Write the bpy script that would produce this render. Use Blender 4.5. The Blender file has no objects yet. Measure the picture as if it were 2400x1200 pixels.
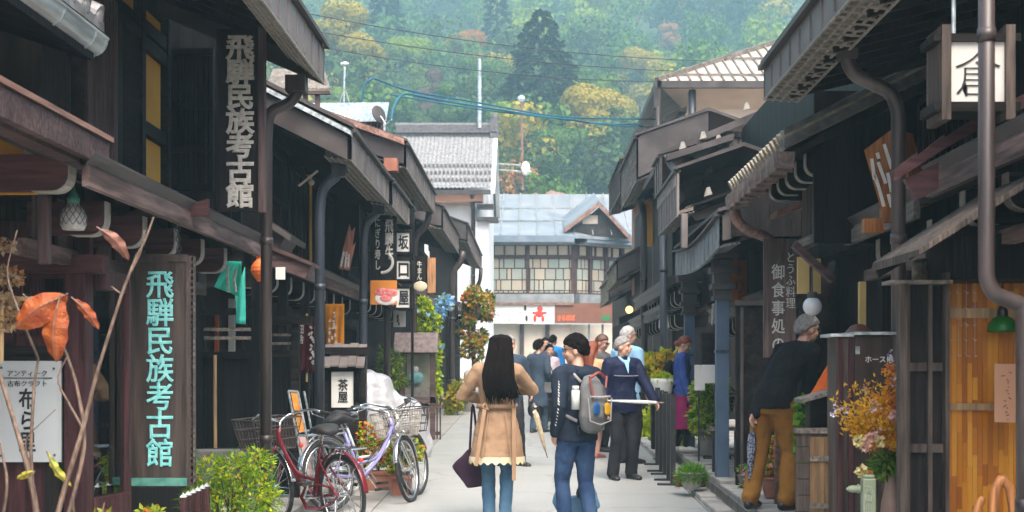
import bpy, bmesh, math, random
import numpy as np
from mathutils import Vector as V, Matrix
random.seed(7); RNG = np.random.default_rng(11)
SC = bpy.context.scene; COL = SC.collection
R = math.radians
# ---------------------------------------------------------------- camera, sky, sun, exposure
F, ZC = 3400.0, 1.6
def P(px, py, Y): return V(((px-1250)*Y/F, Y, ZC+(865-py)*Y/F))
def X(px, Y): return (px-1250)*Y/F
def Zp(py, Y): return ZC+(865-py)*Y/F
def G(Y): return 0.0206*max(min(Y, 75), -5)
cam = bpy.data.cameras.new('camera'); co = bpy.data.objects.new('camera', cam); COL.objects.link(co)
co.location = (0, 0, ZC); co.rotation_euler = (R(90), 0, 0)
cam.sensor_fit = 'HORIZONTAL'; cam.sensor_width = 36; cam.lens = F/2400*36
cam.shift_x = -50/2400; cam.shift_y = 265/2400; cam.clip_end = 3000; cam.clip_start = .1
cam.dof.use_dof = True; cam.dof.focus_distance = 13.5; cam.dof.aperture_fstop = 4.5
SC.camera = co
SUN_EL, SUN_ROT = R(58), R(160)
w = bpy.data.worlds.new('World'); SC.world = w; w.use_nodes = True
nt = w.node_tree; nt.nodes.clear()
sky = nt.nodes.new('ShaderNodeTexSky'); sky.sky_type = 'NISHITA'; sky.sun_disc = False
sky.sun_elevation = SUN_EL; sky.sun_rotation = SUN_ROT; sky.air_density = .7; sky.dust_density = 6.0; sky.ozone_density = 0
bg = nt.nodes.new('ShaderNodeBackground'); bg.inputs[1].default_value = .15
out = nt.nodes.new('ShaderNodeOutputWorld')
nt.links.new(sky.outputs[0], bg.inputs[0]); nt.links.new(bg.outputs[0], out.inputs[0])
sl = bpy.data.lights.new('sun', 'SUN'); sl.energy = 1.0; sl.angle = R(50); sl.color = (1, .95, .88)
so = bpy.data.objects.new('sun', sl); COL.objects.link(so)
# direction to the sun: rotation measured clockwise from +Y
sd = V((math.sin(SUN_ROT)*math.cos(SUN_EL), math.cos(SUN_ROT)*math.cos(SUN_EL), math.sin(SUN_EL)))
so.rotation_euler = sd.to_track_quat('Z', 'Y').to_euler()
SC.view_settings.view_transform = 'Standard'; SC.view_settings.look = 'None'
SC.view_settings.exposure = 1.6; SC.view_settings.gamma = 1
SC.cycles.use_denoising = True
SC.cycles.max_bounces = 8; SC.cycles.diffuse_bounces = 4; SC.cycles.volume_bounces = 2; SC.cycles.transparent_max_bounces = 16
SC.cycles.caustics_reflective = False; SC.cycles.caustics_refractive = False
# ---------------------------------------------------------------- materials
def mat(name, c1, c2=None, rough=.7, scale=6, stretch=(1, 1, 1), bump=.0, bscale=40, metal=0, spec=.5, detail=5, island=None, trans=0, emit=0, alpha=None, lo=.35, hi=.65):
    m = bpy.data.materials.new(name); m.use_nodes = True
    n = m.node_tree.nodes; l = m.node_tree.links; b = n['Principled BSDF']
    b.inputs['Roughness'].default_value = rough; b.inputs['Metallic'].default_value = metal
    b.inputs['Specular IOR Level'].default_value = spec
    tc = n.new('ShaderNodeTexCoord'); mp = n.new('ShaderNodeMapping'); mp.inputs['Scale'].default_value = stretch
    l.new(tc.outputs['Object'], mp.inputs[0])
    c2 = c2 or tuple(x*.7 for x in c1)
    if island:
        g = n.new('ShaderNodeNewGeometry'); r = n.new('ShaderNodeValToRGB'); r.color_ramp.interpolation = 'LINEAR'
        e = r.color_ramp.elements; e[0].position = 0; e[0].color = (*island[0], 1); e[1].position = 1; e[1].color = (*island[-1], 1)
        for i, c in enumerate(island[1:-1]): k = e.new((i+1)/(len(island)-1)); k.color = (*c, 1)
        l.new(g.outputs['Random Per Island'], r.inputs[0]); l.new(r.outputs[0], b.inputs['Base Color'])
    else:
        t = n.new('ShaderNodeTexNoise'); t.inputs['Scale'].default_value = scale; t.inputs['Detail'].default_value = detail
        l.new(mp.outputs[0], t.inputs['Vector'])
        r = n.new('ShaderNodeValToRGB'); e = r.color_ramp.elements
        e[0].position = lo; e[0].color = (*c1, 1); e[1].position = hi; e[1].color = (*c2, 1)
        l.new(t.outputs['Fac'], r.inputs[0]); l.new(r.outputs[0], b.inputs['Base Color'])
        if stretch not in ((1, 1, 1),) and not trans:   # finer streaks and weather marks over the broad tone
            t3 = n.new('ShaderNodeTexNoise'); t3.inputs['Scale'].default_value = scale*5; t3.inputs['Detail'].default_value = 6; l.new(mp.outputs[0], t3.inputs['Vector'])
            m3 = n.new('ShaderNodeMapRange'); m3.inputs['From Min'].default_value = .32; m3.inputs['From Max'].default_value = .68; m3.inputs['To Min'].default_value = .5; m3.inputs['To Max'].default_value = 1.4; l.new(t3.outputs['Fac'], m3.inputs[0])
            x3 = n.new('ShaderNodeMix'); x3.data_type = 'RGBA'; x3.blend_type = 'MULTIPLY'; x3.inputs[0].default_value = 1; l.new(r.outputs[0], x3.inputs[6]); l.new(m3.outputs[0], x3.inputs[7]); l.new(x3.outputs[2], b.inputs['Base Color'])
        mr = n.new('ShaderNodeMapRange'); mr.inputs['To Min'].default_value = max(0, rough-.12); mr.inputs['To Max'].default_value = min(1, rough+.12)
        l.new(t.outputs['Fac'], mr.inputs[0]); l.new(mr.outputs[0], b.inputs['Roughness'])
    if bump:
        t2 = n.new('ShaderNodeTexNoise'); t2.inputs['Scale'].default_value = bscale; t2.inputs['Detail'].default_value = 4
        l.new(mp.outputs[0], t2.inputs['Vector'])
        bp = n.new('ShaderNodeBump'); bp.inputs['Strength'].default_value = bump; bp.inputs['Distance'].default_value = .02
        l.new(t2.outputs['Fac'], bp.inputs['Height']); l.new(bp.outputs[0], b.inputs['Normal'])
    if trans:   # thin leaves and cloth let some light through
        td = n.new('ShaderNodeBsdfTranslucent'); mx = n.new('ShaderNodeMixShader'); mx.inputs[0].default_value = trans
        l.new(r.outputs[0], td.inputs[0]); l.new(b.outputs[0], mx.inputs[1]); l.new(td.outputs[0], mx.inputs[2])
        l.new(mx.outputs[0], n['Material Output'].inputs[0])
    if emit:
        b.inputs['Emission Color'].default_value = (*c1, 1); b.inputs['Emission Strength'].default_value = emit
    if alpha is not None: b.inputs['Alpha'].default_value = alpha
    return m
VS = (1, 1, .08)      # grain that runs upward
HS = (1, .08, 1)      # grain that runs along the street
XS = (.08, 1, 1)      # grain across
M = {}
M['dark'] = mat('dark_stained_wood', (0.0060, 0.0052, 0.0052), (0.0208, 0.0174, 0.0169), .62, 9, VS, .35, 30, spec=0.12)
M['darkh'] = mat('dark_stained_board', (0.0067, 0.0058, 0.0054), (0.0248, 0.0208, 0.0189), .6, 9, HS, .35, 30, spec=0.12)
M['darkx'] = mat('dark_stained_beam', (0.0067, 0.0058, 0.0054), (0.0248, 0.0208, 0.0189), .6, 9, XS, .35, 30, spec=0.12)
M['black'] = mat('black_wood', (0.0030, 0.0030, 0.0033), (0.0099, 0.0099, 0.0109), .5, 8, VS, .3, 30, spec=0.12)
M['brown'] = mat('brown_wood', (.075, .046, .041), (.22, .155, .14), .6, 7, HS, .4, 30, spec=0.25)
M['brownx'] = mat('brown_cross_wood', (.06, .034, .033), (.11, .07, .068), .6, 7, XS, .4, 30, spec=0.25)
M['brownv'] = mat('brown_upright_wood', (.06, .036, .036), (.11, .072, .07), .6, 7, VS, .4, 30, spec=0.25)
M['redwood'] = mat('red_brown_wood', (.055, .020, .022), (.10, .042, .043), .5, 7, XS, .3, 30, spec=0.25)
M['redv'] = mat('red_brown_upright_wood', (.040, .014, .017), (.075, .03, .033), .45, 7, VS, .3, 30, spec=0.25)
M['greywood'] = mat('weathered_wood', (.10, .085, .07), (.22, .19, .16), .8, 8, HS, .5, 30)
M['greyv'] = mat('weathered_upright_wood', (.035, .028, .025), (.14, .11, .09), .75, 8, VS, .6, 30, lo=.3, hi=.75, spec=0.25)
M['fascia'] = mat('brown_sheet_metal', (.13, .11, .105), (.20, .175, .165), .5, 3, (1, 1, 1), .1, 20, spec=.4)
M['fasciad'] = mat('dark_sheet_metal', (.045, .038, .037), (.085, .075, .072), .45, 3, (1, 1, 1), .1, 20, spec=0.25)
M['bluegrey'] = mat('blue_grey_sheet_metal', (.17, .19, .20), (.28, .30, .30), .5, 3, (1, 1, 1), .1, 20)
M['guard'] = mat('weathered_steel_mesh', (.22, .20, .17), (.36, .34, .30), .6, 20)
M['pipe'] = mat('brown_painted_pipe', (.048, .036, .034), (.075, .058, .055), .38, 3, VS)
M['pipeb'] = mat('dark_blue_painted_pipe', (.035, .043, .058), (.06, .068, .085), .38, 3, VS)
M['galv'] = mat('galvanised_steel', (.38, .45, .47), (.58, .64, .64), .38, 4, HS, metal=.5)
M['tile'] = mat('grey_roof_tile', (.13, .133, .137), (.27, .275, .28), .55, 12, (1, 1, 1), .2, 30)
M['tiled'] = mat('dark_roof_tile', (.07, .072, .078), (.14, .14, .145), .5, 12, (1, 1, 1), .2, 30)
M['moss'] = mat('mossy_roof_tile', (.16, .14, .09), (.34, .31, .25), .8, 14, (1, 1, 1), .4, 30)
M['copper'] = mat('weathered_copper', (.18, .085, .06), (.30, .17, .13), .5, 6, HS, .1)
M['orange'] = mat('orange_plaster', (.70, .33, .03), (.76, .40, .05), .8, 3, (1, 1, 1), .1, 60)
M['peach'] = mat('peach_render', (.52, .28, .19), (.58, .33, .23), .8, 2)
M['cream'] = mat('cream_render', (.62, .53, .43), (.70, .61, .50), .8, 2)
M['white'] = mat('white_plaster', (.66, .67, .68), (.78, .79, .79), .8, 2, (1, 1, 1), .05, 30)
M['tipw'] = mat('weathered_white_paint', (.42, .41, .37), (.30, .29, .26), .6, 14)
M['whitep'] = mat('white_paint', (.78, .78, .74), (.66, .66, .6), .5, 10)
M['paper'] = mat('sign_paper', (.68, .69, .65), (.76, .77, .73), .6, 4)
M['ink'] = mat('black_ink', (.012, .012, .015), (.02, .02, .022), .5)
M['bonewhite'] = mat('faded_white_letters', (.62, .60, .54), (.42, .41, .37), .7, 30)
M['verd'] = mat('verdigris', (.16, .62, .62), (.32, .78, .76), .55, 25, (1, 1, 1), .2)
M['verdd'] = mat('verdigris_dark', (.05, .22, .18), (.12, .34, .27), .6, 12, (1, 1, 1), .2)
M['signbr'] = mat('dark_bronze_sign', (.052, .037, .031), (.085, .063, .054), .5, 5, VS, .15, 30)
M['steel'] = mat('chromed_steel', (.55, .56, .58), (.66, .67, .68), .22, 6, metal=.9)
M['wire'] = mat('dark_wire', (.06, .055, .05), (.10, .09, .085), .5, 10, metal=.3)
M['rubber'] = mat('black_rubber', (.014, .014, .014), (.03, .03, .03), .7, 20)
M['ironb'] = mat('black_painted_iron', (.013, .014, .016), (.024, .025, .028), .4, 8)
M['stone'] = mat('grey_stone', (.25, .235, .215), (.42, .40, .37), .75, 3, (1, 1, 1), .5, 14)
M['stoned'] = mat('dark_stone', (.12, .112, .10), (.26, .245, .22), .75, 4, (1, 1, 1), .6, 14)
M['terra'] = mat('terracotta', (.25, .09, .055), (.36, .15, .09), .75, 6, (1, 1, 1), .2)
M['skin'] = mat('skin', (.52, .29, .20), (.60, .36, .26), .5, 8)
M['skinp'] = mat('pink_skin', (.60, .31, .24), (.66, .38, .30), .5, 8)
M['hairb'] = mat('black_hair', (.004, .003, .003), (.010, .007, .006), .65, 60, (1, 1, .05), .4, 60, spec=.04)
M['hairg'] = mat('grey_hair', (.20, .195, .185), (.38, .37, .355), .75, 60, (1, 1, 1), .6, 90, spec=.1, lo=.3, hi=.7)
M['hairw'] = mat('white_hair', (.40, .39, .38), (.58, .57, .55), .75, 60, (1, 1, 1), .6, 90, spec=.1, lo=.3, hi=.7)
M['hairr'] = mat('auburn_hair', (.16, .035, .014), (.30, .07, .025), .4, 60, (1, 1, .05), .4, 120)
M['hairbr'] = mat('brown_hair', (.10, .04, .025), (.17, .075, .045), .45, 60, (1, 1, .1), .4, 120)
M['bambo'] = mat('bamboo', (.40, .25, .11), (.52, .36, .18), .5, 6, VS)
M['glasslamp'] = mat('opal_glass', (.74, .78, .80), (.82, .85, .86), .2, 3)
def cloth(name, c, c2=None, rough=.85, bump=.35, bs=12): return mat(name, c, c2 or tuple(x*.75 for x in c), rough, 5, (1, 1, 1), bump*1.9, bs, spec=.12)
def glass_mat(name, k):
    m = bpy.data.materials.new(name); m.use_nodes = True; n = m.node_tree.nodes; l = m.node_tree.links
    n.remove(n['Principled BSDF'])
    gl = n.new('ShaderNodeBsdfGlossy'); gl.inputs['Roughness'].default_value = .02; gl.inputs[0].default_value = (.9, .95, .95, 1)
    tr = n.new('ShaderNodeBsdfTransparent'); fr = n.new('ShaderNodeLayerWeight'); fr.inputs[0].default_value = k
    mx = n.new('ShaderNodeMixShader'); l.new(fr.outputs['Fresnel'], mx.inputs[0])
    l.new(tr.outputs[0], mx.inputs[1]); l.new(gl.outputs[0], mx.inputs[2]); l.new(mx.outputs[0], n['Material Output'].inputs[0])
    return m
M['glass'] = glass_mat('window_glass', .2); M['showglass'] = glass_mat('display_window_glass', .55)
# ---------------------------------------------------------------- mesh helpers
LOOSE = set('bargeboard post crossbar hood screw eyebrow rail picket cap verge beam plaster_panel foot mark antenna_bar batten base_block hanger pale_stroke rod gable_board dormer_bargeboard dormer_roof belt_end pedal brake_lever grip kickstand mudguard_stay brake_cable post_cap wing pent_roof fascia roof_cap trim top frame_post plank nozzle post_band edge_stud board_fence snow_stop eave_lamp gate_roof head dish side_wing wall white_wall shelf pleat top_rail panel poster branch_rod ridge door_leaf lattice_paper arm handle'.split()) - {'fascia', 'snow_stop', 'ridge', 'edge_stud', 'nozzle', 'arm', 'handle', 'plank'}
class MB:
    def __init__(s): s.v = []; s.f = []; s.m = []; s.mi = 0; s.starts = []
    def add(s, vs, fs):
        o = len(s.v); s.starts.append((o, len(s.f))); s.v += [tuple(p) for p in vs]
        for f in fs: s.f.append(tuple(i+o for i in f)); s.m.append(s.mi)
        return s
    def box(s, x0, x1, y0, y1, z0, z1):
        x0, x1 = min(x0, x1), max(x0, x1); y0, y1 = min(y0, y1), max(y0, y1); z0, z1 = min(z0, z1), max(z0, z1)
        return s.add([(x0,y0,z0),(x1,y0,z0),(x1,y1,z0),(x0,y1,z0),(x0,y0,z1),(x1,y0,z1),(x1,y1,z1),(x0,y1,z1)],
            [(0,3,2,1),(4,5,6,7),(0,1,5,4),(1,2,6,5),(2,3,7,6),(3,0,4,7)])
    def beam(s, p, q, w, h, up=(0, 0, 1)):
        p, q, up = V(p), V(q), V(up); d = (q-p).normalized(); a = d.cross(up)
        if a.length < 1e-4: a = d.cross(V((1, 0, 0)))
        a.normalize(); u = a.cross(d); a = a*(w/2); u = u*(h/2)
        return s.add([p-a-u, p+a-u, p+a+u, p-a+u, q-a-u, q+a-u, q+a+u, q-a+u],
            [(0,1,2,3),(7,6,5,4),(0,4,5,1),(1,5,6,2),(2,6,7,3),(3,7,4,0)])
    def prism(s, poly, ext):
        ext = V(ext); n = len(poly); a = [V(p) for p in poly]; b = [p+ext for p in a]
        return s.add(a+b, [tuple(range(n))[::-1], tuple(range(n, 2*n))]+[(i, (i+1) % n, n+(i+1) % n, n+i) for i in range(n)])
    def rings(s, rs, cap=True):
        n = len(rs[0]); vs = [p for r in rs for p in r]
        fs = [(k*n+i, k*n+(i+1) % n, (k+1)*n+(i+1) % n, (k+1)*n+i) for k in range(len(rs)-1) for i in range(n)]
        if cap: fs += [tuple(range(n))[::-1], tuple(range((len(rs)-1)*n, len(rs)*n))]
        return s.add(vs, fs)
    def tube(s, pts, r, n=8, cap=True, side=None, rnd=False):
        """r: scalar or list of radius or (a, b); side: fixes the direction of a"""
        pts = [V(p) for p in pts]; N = len(pts)
        rr = [r]*N if not isinstance(r, (list, tuple)) else list(r)
        if len(rr) != N: rr = [rr[0]]*N
        rs = []; prev = None
        for i, p in enumerate(pts):
            t = (pts[min(i+1, N-1)]-pts[max(i-1, 0)]).normalized()
            if side is not None: a = V(side)
            elif prev is None: a = V((0, 0, 1)) if abs(t.z) < .9 else V((1, 0, 0))
            else: a = prev
            a = a-t*a.dot(t)
            if a.length < 1e-5: a = t.orthogonal()
            a.normalize(); b = t.cross(a); prev = a
            ra, rb = rr[i] if isinstance(rr[i], (list, tuple)) else (rr[i], rr[i])
            ring = lambda c, k: [c+a*(ra*k*math.cos(2*math.pi*j/n))+b*(rb*k*math.sin(2*math.pi*j/n)) for j in range(n)]
            if rnd and i == 0: rs += [ring(p-t*min(ra, rb)*.9, .35), ring(p-t*min(ra, rb)*.55, .8)]
            rs.append(ring(p, 1))
            if rnd and i == N-1: rs += [ring(p+t*min(ra, rb)*.55, .8), ring(p+t*min(ra, rb)*.9, .35)]
        return s.rings(rs, cap)
    def lathe(s, c, prof, n=16):
        c = V(c); return s.rings([[c+V((r*math.cos(2*math.pi*j/n), r*math.sin(2*math.pi*j/n), z)) for j in range(n)] for r, z in prof])
    def ball(s, c, r, n=10, m=7, axes=None):
        c = V(c); r = (r, r, r) if not isinstance(r, (list, tuple)) else r
        ax = axes or (V((1, 0, 0)), V((0, 1, 0)), V((0, 0, 1)))
        rs = []
        for k in range(m):
            th = math.pi*(k+.35)/(m-.3); sn, cs = math.sin(th), -math.cos(th)
            rs.append([c+ax[0]*(r[0]*sn*math.cos(2*math.pi*j/n))+ax[1]*(r[1]*sn*math.sin(2*math.pi*j/n))+ax[2]*(r[2]*cs) for j in range(n)])
        return s.rings(rs)
    def build(s, name, m, parent=None, smooth=False, bevel=0):
        if name in LOOSE and parent is not None and len(s.starts) > 1:     # each separate piece is a part of its own
            first = None
            for a, b in zip(s.starts, s.starts[1:]+[(len(s.v), len(s.f))]):
                p = MB(); p.v = s.v[a[0]:b[0]]; p.f = [tuple(i-a[0] for i in f) for f in s.f[a[1]:b[1]]]; p.m = s.m[a[1]:b[1]]; p.starts = [(0, 0)]
                o = p.build(name, m, parent, smooth, bevel); first = first or o
            return first
        me = bpy.data.meshes.new(name); me.from_pydata(s.v, [], s.f)
        ms = m if isinstance(m, (list, tuple)) else [m]
        for x in ms: me.materials.append(M[x] if isinstance(x, str) else x)
        if len(ms) > 1: me.polygons.foreach_set('material_index', s.m)
        bm = bmesh.new(); bm.from_mesh(me); bmesh.ops.recalc_face_normals(bm, faces=bm.faces); bm.to_mesh(me); bm.free()
        if smooth: me.polygons.foreach_set('use_smooth', [True]*len(me.polygons))
        me.update()
        o = link(name, me, parent)
        if bevel:
            b = o.modifiers.new('bevel', 'BEVEL'); b.width = bevel; b.segments = 2; b.limit_method = 'ANGLE'
        return o
def link(name, me, parent=None):
    o = bpy.data.objects.new(name, me); COL.objects.link(o)
    if parent is not None:
        o.parent = parent
        if parent.type == 'EMPTY': o.matrix_parent_inverse = Matrix.Translation(-parent.location)
    return o
def arrays(name, vs, quads, m, parent=None, mi=None, smooth=False):
    me = bpy.data.meshes.new(name); vs = np.asarray(vs, np.float32); quads = np.asarray(quads, np.int32)
    k = quads.shape[1]
    me.vertices.add(len(vs)); me.vertices.foreach_set('co', vs.ravel())
    me.loops.add(quads.size); me.loops.foreach_set('vertex_index', quads.ravel())
    me.polygons.add(len(quads)); me.polygons.foreach_set('loop_start', np.arange(0, quads.size, k, dtype=np.int32))
    ms = m if isinstance(m, (list, tuple)) else [m]
    for x in ms: me.materials.append(M[x] if isinstance(x, str) else x)
    if mi is not None: me.polygons.foreach_set('material_index', np.asarray(mi, np.int32))
    if smooth: me.polygons.foreach_set('use_smooth', np.ones(len(quads), bool))
    me.update(calc_edges=True); me.validate()
    return link(name, me, parent)
def tag(o, label, cat, group=None):
    o['label'] = label; o['category'] = cat
    if group: o['group'] = group
    return o
def thing(name, label, cat, loc, group=None):
    o = bpy.data.objects.new(name, None); COL.objects.link(o); o.location = V(loc); o.empty_display_size = .1
    return tag(o, label, cat, group)
def kind(o, k): o['kind'] = k; return o
def copy_tree(o, parent=None):
    c = o.copy(); COL.objects.link(c)
    if parent is not None: c.parent = parent; c.matrix_parent_inverse = o.matrix_parent_inverse
    for ch in list(o.children): copy_tree(ch, c)
    return c
def lettering(body, c, u, v, w, h, m, parent, name='lettering', bold=.012, ext=.004, line=1.0, vertical=False, skew=0):
    """raised letters fitted in a w x h box centred at c, u to the reader's right hand, v up"""
    cu = bpy.data.curves.new(name, 'FONT'); cu.body = '\n'.join(body) if vertical else body
    cu.align_x = 'CENTER'; cu.size = 1; cu.space_line = line; cu.bevel_depth = max(0, bold); cu.bevel_resolution = 0; cu.extrude = .02; cu.offset = min(0, bold); cu.resolution_u = 3
    t = bpy.data.objects.new(name, cu); COL.objects.link(t)
    dg = bpy.context.evaluated_depsgraph_get(); me = bpy.data.meshes.new_from_object(t.evaluated_get(dg))
    bpy.data.objects.remove(t); bpy.data.curves.remove(cu)
    n = len(me.vertices); a = np.empty(n*3, np.float32); me.vertices.foreach_get('co', a); a = a.reshape(-1, 3)
    if n == 0: return None
    lo, hi = a.min(0), a.max(0); sx = w/max(hi[0]-lo[0], 1e-4); sy = h/max(hi[1]-lo[1], 1e-4); sz = ext/max(hi[2]-lo[2], 1e-4)
    zz_ = (a[:, 2:3]-lo[2])*sz; a = a-(lo+hi)/2; u, v = V(u).normalized(), V(v).normalized(); nn = u.cross(v)
    wv = np.array(c)+(a[:, :1]*sx+a[:, 1:2]*sy*skew)*np.array(u)+a[:, 1:2]*sy*np.array(v)+zz_*np.array(nn)
    me.vertices.foreach_set('co', wv.astype(np.float32).ravel())
    bm = bmesh.new(); bm.from_mesh(me); bmesh.ops.recalc_face_normals(bm, faces=bm.faces); bm.to_mesh(me); bm.free()
    me.materials.clear(); me.materials.append(M[m] if isinstance(m, str) else m); me.name = name
    return link(name, me, parent)
UX, UZ = (1, 0, 0), (0, 0, 1)
def remesh(mb, name, m, parent, vox=.01, smooth=3, disp=0, dsize=.12):
    me = bpy.data.meshes.new('tmp'); me.from_pydata(mb.v, [], mb.f)
    bm = bmesh.new(); bm.from_mesh(me); bmesh.ops.recalc_face_normals(bm, faces=bm.faces); bm.to_mesh(me); bm.free()
    o = bpy.data.objects.new('tmp', me); COL.objects.link(o)
    r = o.modifiers.new('r', 'REMESH'); r.mode = 'VOXEL'; r.voxel_size = vox
    if smooth: k = o.modifiers.new('s', 'SMOOTH'); k.iterations = smooth; k.factor = .5
    if disp:
        tx = bpy.data.textures.get('folds%g' % dsize) or bpy.data.textures.new('folds%g' % dsize, 'CLOUDS'); tx.noise_scale = dsize
        d = o.modifiers.new('d', 'DISPLACE'); d.texture = tx; d.strength = disp; d.mid_level = .5; d.texture_coords = 'LOCAL'
    dg = bpy.context.evaluated_depsgraph_get(); me2 = bpy.data.meshes.new_from_object(o.evaluated_get(dg))
    bpy.data.objects.remove(o); bpy.data.meshes.remove(me)
    me2.materials.clear(); me2.materials.append(M[m] if isinstance(m, str) else m); me2.name = name
    me2.polygons.foreach_set('use_smooth', [True]*len(me2.polygons))
    return link(name, me2, parent)
# ---------------------------------------------------------------- leaves
def leaf_quads(c, d, n, L, W, fold=.15):
    """c, d, n: (N,3) base point, direction, normal; diamond leaves of length L, width W"""
    N = len(c); d = d/np.linalg.norm(d, axis=1, keepdims=True); s = np.cross(d, n); s /= np.linalg.norm(s, axis=1, keepdims=True)+1e-9
    nn = np.cross(s, d); L = np.broadcast_to(np.asarray(L, float).reshape(-1, 1), (N, 1)); W = np.broadcast_to(np.asarray(W, float).reshape(-1, 1), (N, 1))
    v = np.stack([c, c+d*L*.45+s*W/2+nn*W*fold, c+d*L-nn*L*.12, c+d*L*.45-s*W/2+nn*W*fold], 1).reshape(-1, 3)
    return v, np.arange(4*N).reshape(-1, 4)
def cloud(blobs, n, L, W=None, up=.5, surf=.6, rng=RNG, crown=False):
    """leaves spread through ellipsoids [(centre, radii)], thicker towards their outsides"""
    vol = np.array([np.prod(r)**(2/3) for _, r in blobs]); cnt = np.maximum(1, (n*vol/vol.sum()).astype(int))
    cs, ds, us = [], [], []
    for (c, r), k in zip(blobs, cnt):
        u = rng.normal(size=(k, 3)); u /= np.linalg.norm(u, axis=1, keepdims=True)
        rad = rng.uniform(0, 1, (k, 1))**(1/3*(1-surf)+.08)
        cs.append(np.array(c)+u*rad*np.array(r)); ds.append(u*.8+rng.normal(size=(k, 3))*.6+np.array([0, 0, -.15])); us.append(u)
    c = np.concatenate(cs); d = np.concatenate(ds)
    nrm = rng.normal(size=c.shape)+np.array([0, 0, up*2.5])
    sc = rng.uniform(.6, 1.25, len(c))
    if crown:   # leaves of a tree crown face outwards and hang in tiers
        u = np.concatenate(us); nrm = u*1.2+np.array([0, 0, .7])+rng.normal(size=c.shape)*.45; d = np.cross(u, rng.normal(size=c.shape))+np.array([0, 0, -.25])
    return leaf_quads(c, d, nrm, L*sc, (W or L*.55)*sc)
# ================================================================ the setting
def strip(name, m, prof, ys, dz=0):
    """a sheet: prof = [(x, height above the slope)], laid along ys"""
    v = [(x, y, G(y)+z+dz) for y in ys for x, z in prof]; n = len(prof)
    b = MB(); b.add(v, [(j*n+i, j*n+i+1, (j+1)*n+i+1, (j+1)*n+i) for j in range(len(ys)-1) for i in range(n-1)])
    return kind(b.build(name, m), 'structure')
def wet(name, c1, c2, r0, r1, cracks=0):
    m = mat(name, c1, c2, .5, .8, (1, 1, 1), .25, 90, detail=8); n = m.node_tree.nodes; l = m.node_tree.links; b = n['Principled BSDF']
    tc = n.new('ShaderNodeTexCoord'); t = n.new('ShaderNodeTexNoise'); t.inputs['Scale'].default_value = .7; t.inputs['Detail'].default_value = 3
    l.new(tc.outputs['Object'], t.inputs['Vector'])
    mr = n.new('ShaderNodeMapRange'); mr.inputs['From Min'].default_value = .35; mr.inputs['From Max'].default_value = .65
    mr.inputs['To Min'].default_value = r0; mr.inputs['To Max'].default_value = r1
    l.new(t.outputs['Fac'], mr.inputs[0]); l.new(mr.outputs[0], b.inputs['Roughness'])
    b.inputs['Specular IOR Level'].default_value = .3
    # fine aggregate
    f = n.new('ShaderNodeTexNoise'); f.inputs['Scale'].default_value = 55; f.inputs['Detail'].default_value = 3; l.new(tc.outputs['Object'], f.inputs['Vector'])
    src = b.inputs['Base Color'].links[0].from_socket
    mx = n.new('ShaderNodeMix'); mx.data_type = 'RGBA'; mx.blend_type = 'MULTIPLY'; mx.inputs[0].default_value = .75
    rp = n.new('ShaderNodeMapRange'); rp.inputs['From Min'].default_value = .3; rp.inputs['From Max'].default_value = .7; rp.inputs['To Min'].default_value = .86; rp.inputs['To Max'].default_value = 1.08
    l.new(f.outputs['Fac'], rp.inputs[0]); l.new(src, mx.inputs[6]); l.new(rp.outputs[0], mx.inputs[7]); l.new(mx.outputs[2], b.inputs['Base Color'])
    if cracks:
        vo = n.new('ShaderNodeTexVoronoi'); vo.feature = 'DISTANCE_TO_EDGE'; vo.inputs['Scale'].default_value = .45; wn = n.new('ShaderNodeTexNoise'); wn.inputs['Scale'].default_value = 3
        ad = n.new('ShaderNodeVectorMath'); ad.operation = 'ADD'; sc_ = n.new('ShaderNodeVectorMath'); sc_.operation = 'SCALE'; sc_.inputs['Scale'].default_value = .35
        l.new(tc.outputs['Object'], wn.inputs['Vector']); l.new(wn.outputs['Color'], sc_.inputs[0]); l.new(tc.outputs['Object'], ad.inputs[0]); l.new(sc_.outputs[0], ad.inputs[1]); l.new(ad.outputs[0], vo.inputs['Vector'])
        cr = n.new('ShaderNodeMapRange'); cr.inputs['From Max'].default_value = .012; cr.inputs['To Min'].default_value = .72; l.new(vo.outputs['Distance'], cr.inputs[0])
        m2 = n.new('ShaderNodeMix'); m2.data_type = 'RGBA'; m2.blend_type = 'MULTIPLY'; m2.inputs[0].default_value = 1; l.new(mx.outputs[2], m2.inputs[6]); l.new(cr.outputs[0], m2.inputs[7]); l.new(m2.outputs[2], b.inputs['Base Color'])
    return m
M['road'] = wet('wet_asphalt', (.32, .325, .312), (.36, .365, .35), .44, .56, 1)
M['kerb'] = wet('wet_kerb_stone', (.24, .235, .22), (.38, .37, .35), .4, .7)
M['soil'] = mat('bare_earth', (.10, .085, .065), (.17, .15, .12), .9, 2, (1, 1, 1), .4, 20)
YS = [-6, 2, 8, 12, 16, 20, 25, 30, 36, 44, 52, 60, 75]
# one ground sheet to the foot of the hill, then the hill itself
gv = []
kind(MB().add([(x, y, G(y)-.12) for y in (-20, -6, 75, 92) for x in (-420, 420)], [(0,1,3,2),(2,3,5,4),(4,5,7,6)]).build('ground', 'soil'), 'structure')
strip('road', 'road', [(-1.5, 0), (-.8, .012), (0, .02), (.8, .012), (1.62, 0)], YS)
strip('kerb_strip', 'kerb', [(-1.86, .0), (-1.505, .006), (-1.505, -.02)], YS)
strip('kerb_strip', 'kerb', [(1.625, -.02), (1.625, .006), (1.80, .0)], YS)
strip('pavement', 'stone', [(-6, .02), (-2.2, .02), (-2.2, -.1), (-1.87, -.1), (-1.862, .0)], YS)
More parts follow.
